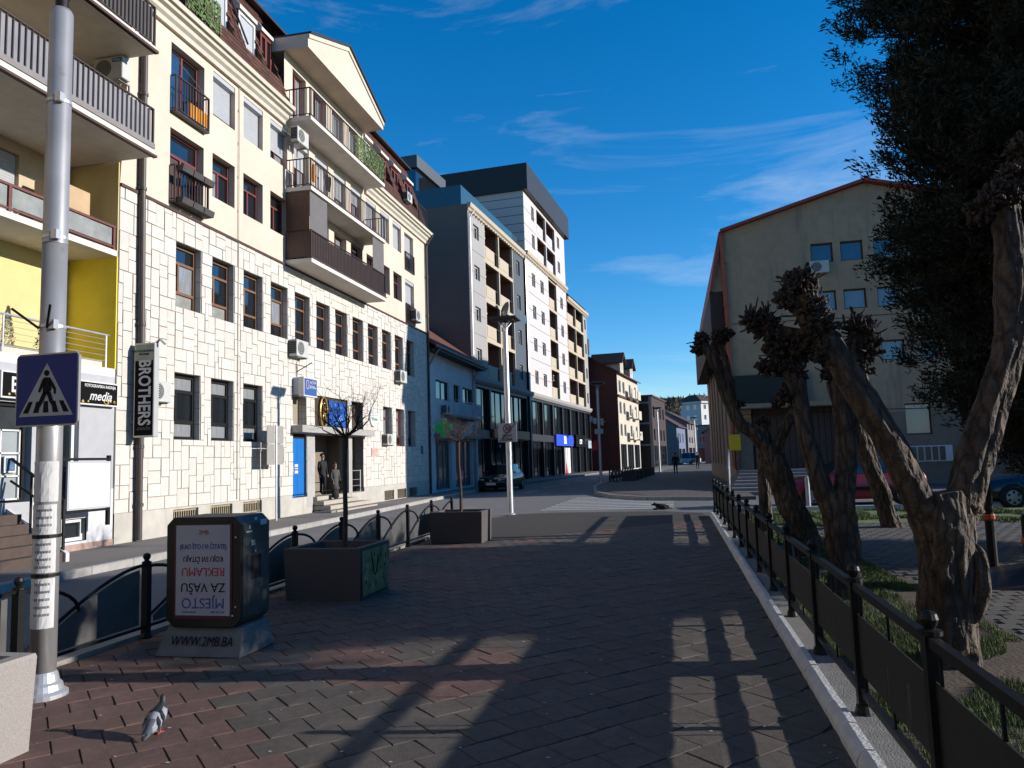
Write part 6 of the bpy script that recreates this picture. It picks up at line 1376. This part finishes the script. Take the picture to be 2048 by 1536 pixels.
# brown bare wood at the foot of the far hill, and twigs reaching in at the left edge
random.seed(77)
wt = MB()
for _ in range(900):
    c = at_y(random.uniform(1318, 1362), random.uniform(798, 842), 190+random.uniform(-6, 6)); s = random.uniform(.4, 1.1)
    d = Vector((random.gauss(0, .5), random.gauss(0, .5), 1)).normalized()*s; e = Vector((random.gauss(0, 1), random.gauss(0, 1), random.gauss(0, .4))).normalized()*s*.3
    wt.face(c-e, c+e, c+d)
o = wt.build('far_wood', mat('bare_wood', (.12, .095, .06), .95, .3, .3, ov=.3)); o['kind'] = 'stuff'; o['label'] = 'brown bare trees massed at the foot of the hill'
random.seed(19)
lt_ = thing('street_shrub', 'bare twiggy branches reaching in from the left edge behind the crossing sign', 'tree', (-7.0, 5.6, 0)); b = MB()
MB().tube([(0, 0, -.01), (0, 0, 1.2), (.05, .05, 2.0)], [.06, .05, .035], 8).build('trunk', m_twig, lt_)
def tw_(p, d, l, r, dep):
    q = p+d*l; b.tube([p, (p+q)/2+Vector((random.gauss(0, .03), random.gauss(0, .03), random.gauss(0, .03))), q], [r, r*.8, r*.5], 4, cap=False)
    if dep < 3:
        for _ in range(3): tw_(p.lerp(q, random.uniform(.4, 1)), (d+Vector((random.gauss(0, .5), random.gauss(0, .5), random.gauss(.25, .4)))).normalized(), l*.65, r*.6, dep+1)
for k in range(5): tw_(Vector((.05, .05, 1.9)), Vector((random.uniform(-.3, .8), random.uniform(-.3, .4), random.uniform(.3, 1))).normalized(), .55, .014, 0)
b.build('crown', m_twig, lt_)
# ================================================================== CARS
m_tyre = mat('tyre', (.015, .015, .016), .85, .1); m_rim = mat('alloy', (.42, .43, .45), .35, .1, m=.7); m_cgl = mat('car_glass', (.01, .014, .018), .03, .1, ior=1.8)
m_lens = mat('lamp_lens', (.62, .62, .58), .12, .2, 12, ior=1.8)
def car(name, label, loc, rz, paint, L_=4.1, W_=1.68, H_=1.42, hatch=True, trim=None):
    """nose points along local -y; loft of body stations, glass panels, wheels, lamps"""
    t = thing(name, label, 'car', loc, rz); hw = W_/2
    k = L_/4.1
    st = [(-2.05, .32, .58, .80), (-1.98, .24, .66, .90), (-1.6, .2, .76, .97), (-1.0, .19, .86, 1), (-.75, .19, .91, 1), (.2, .19, .93, 1), (1.2, .19, .95, 1), (1.75, .22, .95, .97), (1.98, .3, .92, .9), (2.04, .42, .84, .84)]
    secs = []
    for y, zb, zt, f in st:
        w_ = hw*f; secs.append([(-w_*.92, y*k, zb), (w_*.92, y*k, zb), (w_, y*k, zb+.16), (w_*1.0, y*k, (zb+zt)/2+.05), (w_*.95, y*k, zt-.05), (w_*.84, y*k, zt), (-w_*.84, y*k, zt), (-w_*.95, y*k, zt-.05), (-w_, y*k, (zb+zt)/2+.05), (-w_, y*k, zb+.16)])
    MB().loft(secs).build('body', paint, t, smooth=True)
    y0, y1, y2, y3 = -.78*k, -.12*k, 1.25*k, 1.82*k if hatch else 1.6*k; zb = .90; zr = H_; rw, bw_ = hw*.70, hw*.90
    cab = [[(-bw_, y0, zb), (bw_, y0, zb), (bw_*.99, y0+.02, zb+.02), (-bw_*.99, y0+.02, zb+.02)], [(-bw_, y1-.04, zb), (bw_, y1-.04, zb), (rw, y1, zr-.03), (-rw, y1, zr-.03)], [(-bw_, (y1+y2)/2, zb), (bw_, (y1+y2)/2, zb), (rw*1.02, (y1+y2)/2, zr), (-rw*1.02, (y1+y2)/2, zr)], [(-bw_, y2+.05, zb), (bw_, y2+.05, zb), (rw*.98, y2, zr-.04), (-rw*.98, y2, zr-.04)], [(-bw_*.94, y3, zb), (bw_*.94, y3, zb), (bw_*.9, y3-.03, zb+.03), (-bw_*.9, y3-.03, zb+.03)]]
    MB().loft(cab).build('cabin', paint, t)
    g = MB(); e = .008
    def quad(a, b, c, d, ins=.10):
        P = [Vector(p) for p in (a, b, c, d)]; m_ = sum(P, Vector())/4; n = (P[1]-P[0]).cross(P[2]-P[0]).normalized()
        if n.dot(m_-Vector((0, m_.y*.3, .8))) < 0: n = -n
        g.face(*[p+(m_-p)*ins+n*e for p in P])
    quad(cab[0][3], cab[0][2], cab[1][2], cab[1][3], .07); quad(cab[4][3], cab[4][2], cab[3][2], cab[3][3], .1)
    g.build('windscreen', m_cgl, t)
    for s in (1, -1):
        g = MB()
        for a, b in ((1, 2), (2, 3)):
            A, B = cab[a], cab[b]; i, j = (1, 2) if s > 0 else (0, 3)
            P = [Vector(A[i]), Vector(B[i]), Vector(B[j]), Vector(A[j])]; quad(*P, .12)
        A, B = cab[0], cab[1]; i, j = (1, 2) if s > 0 else (0, 3); P = [Vector(A[i]), Vector(B[i]), Vector(B[j])]; m_ = sum(P, Vector())/3; g.face(*[p+(m_-p)*.25+Vector((s*e, 0, e)) for p in P])
        A, B = cab[3], cab[4]; P = [Vector(A[i]), Vector(B[i]), Vector(A[j])]; m_ = sum(P, Vector())/3; g.face(*[p+(m_-p)*.28+Vector((s*e, 0, e)) for p in P])
        g.build('side_window', m_cgl, t)
        for yy in (-1.28*k, 1.28*k):
            wv = MB().lathe([(.17, -.095), (.27, -.10), (.305, -.07), (.305, .07), (.27, .10), (.17, .095)], 20); wv.v = [(s*(hw-.09)+z, yy+x, .305+y) for x, y, z in wv.v]; wo = wv.build('wheel', m_tyre, t)
            rm = MB().lathe([(.19, 0), (.185, .012), (.05, .02)], 20); rm.v = [(s*(hw+.001)+s*z, yy+x, .305+y) for x, y, z in rm.v]; rm.build('rim', m_rim, wo)
            sp = MB()
            for q in range(6): a = q*math.pi/3; sp.box(-.03, .07, 0, .03, .165, .004); sp.v[-8:] = [(s*(hw+.014)+s*p[2], yy+p[0]*math.cos(a)-p[1]*math.sin(a), .305+p[0]*math.sin(a)+p[1]*math.cos(a)) for p in sp.v[-8:]]
            sp.build('spoke_gaps', m_tyre, wo)
            ar = MB(); 
            for q in range(12): a0, a1 = math.pi*q/12, math.pi*(q+1)/12; ar.face(*[(s*(hw+.002), yy+r*math.cos(a), .305+r*math.sin(a)) for r, a in ((.345, a0), (.345, a1), (.30, a1), (.30, a0))])
            ar.build('wheel_arch', m_dark, t)
        hl = MB().hexa([(s*hw*.48, -2.045*k, .55), (s*hw*.80, -1.99*k, .56), (s*hw*.84, -1.9*k, .57), (s*hw*.48, -1.9*k, .55)], [(s*hw*.48, -2.02*k, .67), (s*hw*.82, -1.96*k, .68), (s*hw*.86, -1.86*k, .68), (s*hw*.48, -1.86*k, .69)]); hl.build('headlight', m_lens, t)
        MB().box(s*hw*.62-.12, 2.0*k, .60, s*hw*.62+.12, 2.045*k, .80).build('tail_light', m_red, t)
        MB().box(s*(hw+.02)-.07, -.55*k, .92, s*(hw+.02)+.07, -.45*k, 1.03).build('mirror', trim or paint, t)
    MB().box(-hw*.45, -2.06*k, .52, hw*.45, -2.03*k, .64).build('grille', m_dark, t); MB().box(-.26, -2.09*k, .36, .26, -2.06*k, .47).build('number_plate', m_paper, t); MB().lathe([(.05, 0), (.05, .01)], 12, (0, 0, 0)).mesh(m_rim)
    b = MB().lathe([(.05, -.01), (.05, .01)], 12); b.v = [(x, -2.07*k+z, .585+y) for x, y, z in b.v]; b.build('badge', m_rim, t)
    if trim:
        for s in (-1, 1): MB().box(s*hw*1.0-.012, -.9*k, .45, s*hw*1.0+.012, .95*k, .55).build('side_strip', trim, t)
    return t
car('hatchback_car', 'black hatchback parked facing the camera by the dark shopfronts', (-9.35, 41.2, -.01), R(-3), mat('black_car_paint', (.010, .010, .012), .18, .05, ior=1.6), L_=4.3)
m_redp = mat('red_car_paint', (.34, .012, .016), .3, .06, ior=1.6)
car('red_car', 'red hatchback with black side mouldings on the side road behind the pollards', (5.1, 24.9, -.01), R(-82), m_redp, trim=m_black)
car('parked_car', 'dark blue estate car at the right edge in front of the other dark car', (9.7, 22.7, -.01), R(-84), mat('navy_car_paint', (.010, .014, .028), .22, .05, ior=1.6), L_=4.5, hatch=True)
car('parked_car', 'black car with light roofline behind the dark blue estate', (12.4, 25.6, -.01), R(-84), mat('ink_car_paint', (.012, .013, .017), .2, .05, ior=1.6), L_=4.6)
for i, (x, y) in enumerate(((1.9, 128), (3.4, 131))): car('distant_van', ['white van far down the street, left one', 'white van far down the street, right one'][i], (x, y, 0), R(-8), mat('white_car_paint', (.7, .7, .7), .3, .05), H_=1.9)
# ================================================================== PEOPLE
def person(label, loc, rz, h, skel, cols, zones, hair_r=.0, extra=None):
    """one continuous skinned body; zones = [(zmax fraction, material index)]"""
    me = bpy.data.meshes.new('b'); V = [Vector(p)*h for p, r in skel['v']]
    me.from_pydata([tuple(v) for v in V], skel['e'], []); ob = bpy.data.objects.new('tmp', me); COL.objects.link(ob)
    md = ob.modifiers.new('s', 'SKIN'); md.use_smooth_shade = True
    for i, (p, r) in enumerate(skel['v']):
        sv = me.skin_vertices[0].data[i]; rr_ = r if hasattr(r, '__len__') else (r, r); sv.radius = (rr_[0]*h, rr_[1]*h)
    me.skin_vertices[0].data[0].use_root = True
    ob.modifiers.new('u', 'SUBSURF').levels = 1; ob.modifiers['u'].render_levels = 1
    bpy.context.view_layer.update()
    m2 = bpy.data.meshes.new_from_object(ob.evaluated_get(bpy.context.evaluated_depsgraph_get())); bpy.data.objects.remove(ob)
    m2.materials.clear()
    for m in cols: m2.materials.append(m)
    for p in m2.polygons:
        c = p.center/h; k = zones(c); p.material_index = k; p.use_smooth = True
    t = thing('person', label, 'person', loc, rz); put('body', m2, t)
    # hair cap, ears, nose
    hz = .935*h; hd = MB()
    n = 12
    for j in range(6):
        for i in range(n):
            a0, a1 = 2*math.pi*i/n, 2*math.pi*(i+1)/n; p0, p1 = (j/6)*1.75, ((j+1)/6)*1.75
            def S(a, p): return (skel['head'][0]*h+.056*h*math.sin(p)*math.cos(a), skel['head'][1]*h+.012*h+.066*h*math.sin(p)*math.sin(a), skel['head'][2]*h+.012*h+.072*h*math.cos(p)*(1 if math.sin(a) > -.3 else .9))
            if p0 > .95 and math.sin((a0+a1)/2) < -.25: continue
            hd.face(S(a0, p0), S(a1, p0), S(a1, p1), S(a0, p1))
    hd.build('hair', cols[-1], t, smooth=True)
    f = MB(); hx, hy, hz = [c*h for c in skel['head']]
    f.hexa([(hx-.008*h, hy-.052*h, hz-.016*h), (hx+.008*h, hy-.052*h, hz-.016*h), (hx+.004*h, hy-.066*h, hz-.014*h), (hx-.004*h, hy-.066*h, hz-.014*h)], [(hx-.004*h, hy-.05*h, hz+.012*h), (hx+.004*h, hy-.05*h, hz+.012*h), (hx+.003*h, hy-.054*h, hz+.01*h), (hx-.003*h, hy-.054*h, hz+.01*h)])
    f.build('nose', cols[0], t); ey = MB()
    for s in (-1, 1): ey.box(hx+s*.02*h-.007*h, hy-.056*h, hz+.002*h, hx+s*.02*h+.007*h, hy-.05*h, hz+.008*h)
    ey.box(hx-.014*h, hy-.055*h, hz-.034*h, hx+.014*h, hy-.049*h, hz-.029*h); ey.build('eyes_and_mouth', m_ink, t)
    return t
def skeleton(stance=.055, stride=0., arm=(.0, 0.), fore=(.0, -.0), hands=True, coat=1.0):
    """fractions of height, facing -y; x = left/right"""
    v = [((0, 0, .53), (.085*coat, .062*coat))]; e = []
    def add(p, r, par): v.append((p, r)); e.append((par, len(v)-1)); return len(v)-1
    sp = add((0, 0, .62), (.078*coat, .058*coat), 0); chs = add((0, .005, .74), (.092*coat, .064*coat), sp); nb_ = add((0, .005, .815), (.05, .042), chs); nk = add((0, 0, .85), .028, nb_); hd0 = add((0, -.006, .895), (.040, .046), nk); hd1 = add((0, -.002, .945), (.044, .052), hd0); add((0, 0, .985), .028, hd1)
    for s in (-1, 1):
        sh = add((s*.105, .005, .79), .040, chs); el = add((s*(.135+arm[0]), .01+arm[1]*.5, .625), .029, sh); wr = add((s*(.135+fore[0]), arm[1]-.03+fore[1], .50), .021, el); hn = add((s*(.135+fore[0]), arm[1]-.045+fore[1], .455), (.016, .022), wr)
        if hands:
            for q in range(4): add((s*(.135+fore[0])+(q-1.5)*.009, arm[1]-.055+fore[1], .415+.004*abs(q-1)), .0065, hn)
            add((s*(.115+fore[0]), arm[1]-.065+fore[1], .45), .0065, hn)
        hp = add((s*.052, 0, .48), .058, 0); kn = add((s*stance, -.01-s*stride*.5, .275), .040, hp); an = add((s*stance, .012-s*stride, .055), .027, kn); add((s*stance, -.075-s*stride, .022), (.026, .018), an)
    return {'v': v, 'e': e, 'head': (0, -.002, .94)}
m_skin = mat('skin', (.48, .28, .20), .6, .06); m_coat1 = mat('charcoal_jacket', (.02, .02, .022), .9, .2, 9); m_trs = mat('black_trousers', (.012, .012, .013), .9, .1); m_coat2 = mat('grey_wool_coat', (.10, .095, .085), .95, .25, 14); m_skirt = mat('patterned_dark_skirt', (.025, .024, .028), .9, .5, 16); m_hair1 = mat('dark_hair', (.025, .018, .014), .7, .2, 20); m_hair2 = mat('brown_hair', (.10, .055, .03), .7, .2, 20); m_shoe = mat('black_shoe', (.01, .01, .01), .5, .1)
def zones_std(c):
    if c.z > .845: return 0
    if c.z < .04: return 3
    if abs(c.x) > .095 and c.z < .485: return 0
    return 1 if c.z > .42 else 2
wz = lambda c: 0 if c.z > .845 else (3 if c.z < .035 else (1 if c.z > .30 else 2)) if not (abs(c.x) > .12 and c.z < .47) else 0
pm_ = person('man in a black jacket and trousers standing in the bank doorway', (SBX-.18, 24.86, .64), R(72), 1.42, skeleton(), [m_skin, m_coat1, m_trs, m_shoe, m_hair1], zones_std)
pwo = person('woman in a long grey coat with a dark handbag on the entrance steps', (SBX+.36, 24.72, .465), R(60), 1.26, skeleton(stance=.035, coat=1.15, arm=(.0, -.01), fore=(-.02, -.03)), [m_skin, m_coat2, m_skirt, m_shoe, m_hair2], wz)
sk = MB().loft([[(1.26*a*math.cos(q*.5236), 1.26*b_*math.sin(q*.5236), 1.26*z) for q in range(12)] for a, b_, z in ((.115, .085, .055), (.10, .075, .2), (.092, .068, .36))]); sk.build('skirt', m_skirt, pwo, smooth=True)
ct = MB().loft([[(1.26*a*math.cos(q*.5236), 1.26*b_*math.sin(q*.5236), 1.26*z) for q in range(12)] for a, b_, z in ((.125, .092, .29), (.112, .08, .45), (.10, .072, .6))]); ct.build('coat_skirt', m_coat2, pwo, smooth=True)
hb = thing('handbag', 'dark handbag held by the woman in the grey coat', 'handbag', (SBX+.56, 24.88, 1.04), R(20)); MB().box(-.05, -.13, -.1, .05, .13, .08).build('bag', m_shoe, hb, bevel=.02, seg=2); MB().tube([(0, -.1, .08), (0, -.07, .2), (0, .07, .2), (0, .1, .08)], .01, 5).build('strap', m_shoe, hb)
person('dark-clothed person walking away down the far promenade, nearer of the two', (.07, 61.6, .1), R(180), 1.68, skeleton(stride=.07, fore=(0, .02)), [m_skin, m_coat1, m_trs, m_shoe, m_hair1], zones_std)
person('dark-clothed person walking on the far promenade, farther of the two', (2.31, 80.3, .1), R(175), 1.72, skeleton(stride=.05), [m_skin, mat('navy_jacket', (.015, .018, .03), .9, .2), m_trs, m_shoe, m_hair1], zones_std)
# ================================================================== ANIMALS
def ellsec(c, d, rx, rz, n=14, upv=Vector((0, 0, 1))):
    d = d.normalized(); sx = d.cross(upv).normalized(); uz = sx.cross(d); return [tuple(c+sx*rx*math.cos(2*math.pi*i/n)+uz*rz*math.sin(2*math.pi*i/n)) for i in range(n)]
# pigeon, seen from behind, head turned left; local forward = +y
pg = thing('pigeon', 'grey pigeon with two dark wing bars standing on the red pavers', 'pigeon', (-3.235, 4.34, .005), R(8))
m_pgl = mat('pigeon_pale', (.34, .36, .40), .8, .12, 30); m_pgd = mat('pigeon_dark', (.022, .03, .032), .6, .2, 30); m_pgb = mat('pigeon_bar', (.012, .012, .014), .8, .1); m_pgt = mat('pigeon_tail', (.12, .13, .15), .8, .15, 30); m_pgf = mat('pigeon_feet', (.50, .11, .08), .7, .1)
spine = [((0, -.150, .034), .014, .006), ((0, -.118, .050), .024, .012), ((0, -.085, .071), .033, .026), ((0, -.045, .098), .042, .040), ((0, -.005, .118), .048, .050), ((0, .030, .138), .044, .048), ((0, .058, .160), .034, .038), ((0, .072, .182), .024, .027), ((-.001, .076, .200), .0185, .021), ((-.003, .078, .216), .0185, .0205), ((-.004, .078, .228), .014, .014), ((-.004, .078, .236), .004, .004)]
secs = []
for i, (c, rx, rz_) in enumerate(spine):
    a, b_ = Vector(spine[max(i-1, 0)][0]), Vector(spine[min(i+1, len(spine)-1)][0]); secs.append(ellsec(Vector(c), b_-a, rx, rz_, 16, Vector((0, -.6, 1)).normalized()))
body = MB().loft(secs).build('body', [m_pgl, m_pgd, m_pgt], pg, smooth=True)
for p in body.data.polygons: p.material_index = 1 if p.center.z > .155 else (2 if p.center.y < -.075 else 0)
for s in (-1, 1):
    wsec = []
    for k, (y_, z_, o_, hh) in enumerate(((.042, .150, .036, .016), (.015, .140, .048, .038), (-.025, .116, .049, .042), (-.065, .092, .040, .034), (-.105, .070, .024, .020), (-.135, .056, .008, .008))):
        wsec.append([(s*(o_+.004), y_, z_-hh), (s*(o_+.010), y_+.004, z_), (s*(o_*.72), y_+.012, z_+hh*.8), (s*(o_*.45), y_+.016, z_+hh*1.02), (s*(o_*.5), y_+.01, z_+hh*.5), (s*(o_*.8), y_, z_-hh*.5)])
    wo = MB().loft(wsec).build('wing', [m_pgl, m_pgt], pg, smooth=True)
    for p in wo.data.polygons: p.material_index = 1 if p.center.y < -.085 else 0
    ysec = [(.042, .150), (.015, .140), (-.025, .116), (-.065, .092), (-.105, .070), (-.135, .056)]
    def ring_at(y_):
        for k in range(5):
            if ysec[k][0] >= y_ >= ysec[k+1][0]:
                f = (ysec[k][0]-y_)/(ysec[k][0]-ysec[k+1][0]); return [Vector(p).lerp(Vector(q), f) for p, q in zip(wsec[k], wsec[k+1])]
    for y_ in (-.016, -.052):
        b = MB(); A, B = ring_at(y_), ring_at(y_-.018); off = Vector((s*.005, -.002, .006))
        for k in range(3): b.face(A[k]+off, A[k+1]+off, B[k+1]+off, B[k]+off)
        b.build('wing_bar', m_pgb, wo)
    lg_ = MB().tube([(s*.02, .0, .09), (s*.021, .002, .05), (s*.021, .004, .028)], [.010, .005, .0042], 6)
    for a in (-30, 0, 30, 180): lg_.tube([(s*.021, .004, .027), (s*.021+.028*math.sin(R(a)), .004+.03*math.cos(R(a)), .024)], [.004, .0022], 5)
    lg_.build('leg', m_pgf, pg)
MB().tube([(-.008, .094, .218), (-.018, .108, .214), (-.022, .116, .209)], [.006, .0045, .0012], 6).build('beak', m_pgb, pg); b = MB()
for s in (-1, 1): b.lathe([(.0005, -.003), (.0035, 0), (.0005, .003)], 6, (-.004+s*.0175, .086, .220))
b.build('eye', m_or, pg)
# black dog lying on the road
dg = thing('dog', 'black dog lying on the road by the zebra crossing', 'dog', (-.45, 23.95, -.01), R(95)); dg.scale = (.55, .55, .6); m_fur = mat('black_fur', (.010, .009, .008), .9, .3, 30, .5, 60)
sp_ = [((-.0, -.42, .07), .05, .04), ((0, -.34, .12), .12, .10), ((0, -.18, .14), .15, .13), ((0, .02, .15), .15, .14), ((0, .18, .17), .14, .15), ((0, .27, .22), .09, .11), ((0, .33, .26), .075, .08), ((.0, .40, .27), .075, .075), ((0, .46, .255), .055, .055), ((0, .53, .24), .035, .034), ((0, .57, .235), .018, .018)]
secs = []
for i, (c, rx, rz_) in enumerate(sp_):
    a, b_ = Vector(sp_[max(i-1, 0)][0]), Vector(sp_[min(i+1, len(sp_)-1)][0]); secs.append(ellsec(Vector(c), b_-a, rx, rz_, 14))
MB().loft(secs).build('body', m_fur, dg, smooth=True); b = MB()
for s in (-1, 1):
    b.tube([(s*.1, .18, .12), (s*.13, .28, .05), (s*.12, .48, .035)], [.05, .035, .028], 8); b.tube([(s*.12, -.22, .12), (s*.19, -.08, .10), (s*.2, -.25, .045), (s*.2, -.06, .03)], [.08, .065, .035, .028], 8)
b.tube([(0, -.42, .07), (.1, -.58, .04), (.2, -.66, .03)], [.03, .022, .01], 6); b.build('legs_and_tail', m_fur, dg, smooth=True); b = MB()
for s in (-1, 1): b.hexa([(s*.03, .37, .33), (s*.07, .38, .31), (s*.075, .41, .30), (s*.035, .42, .33)], [(s*.05, .36, .40), (s*.06, .365, .39), (s*.06, .375, .39), (s*.05, .375, .40)])
b.build('ear', m_fur, dg)
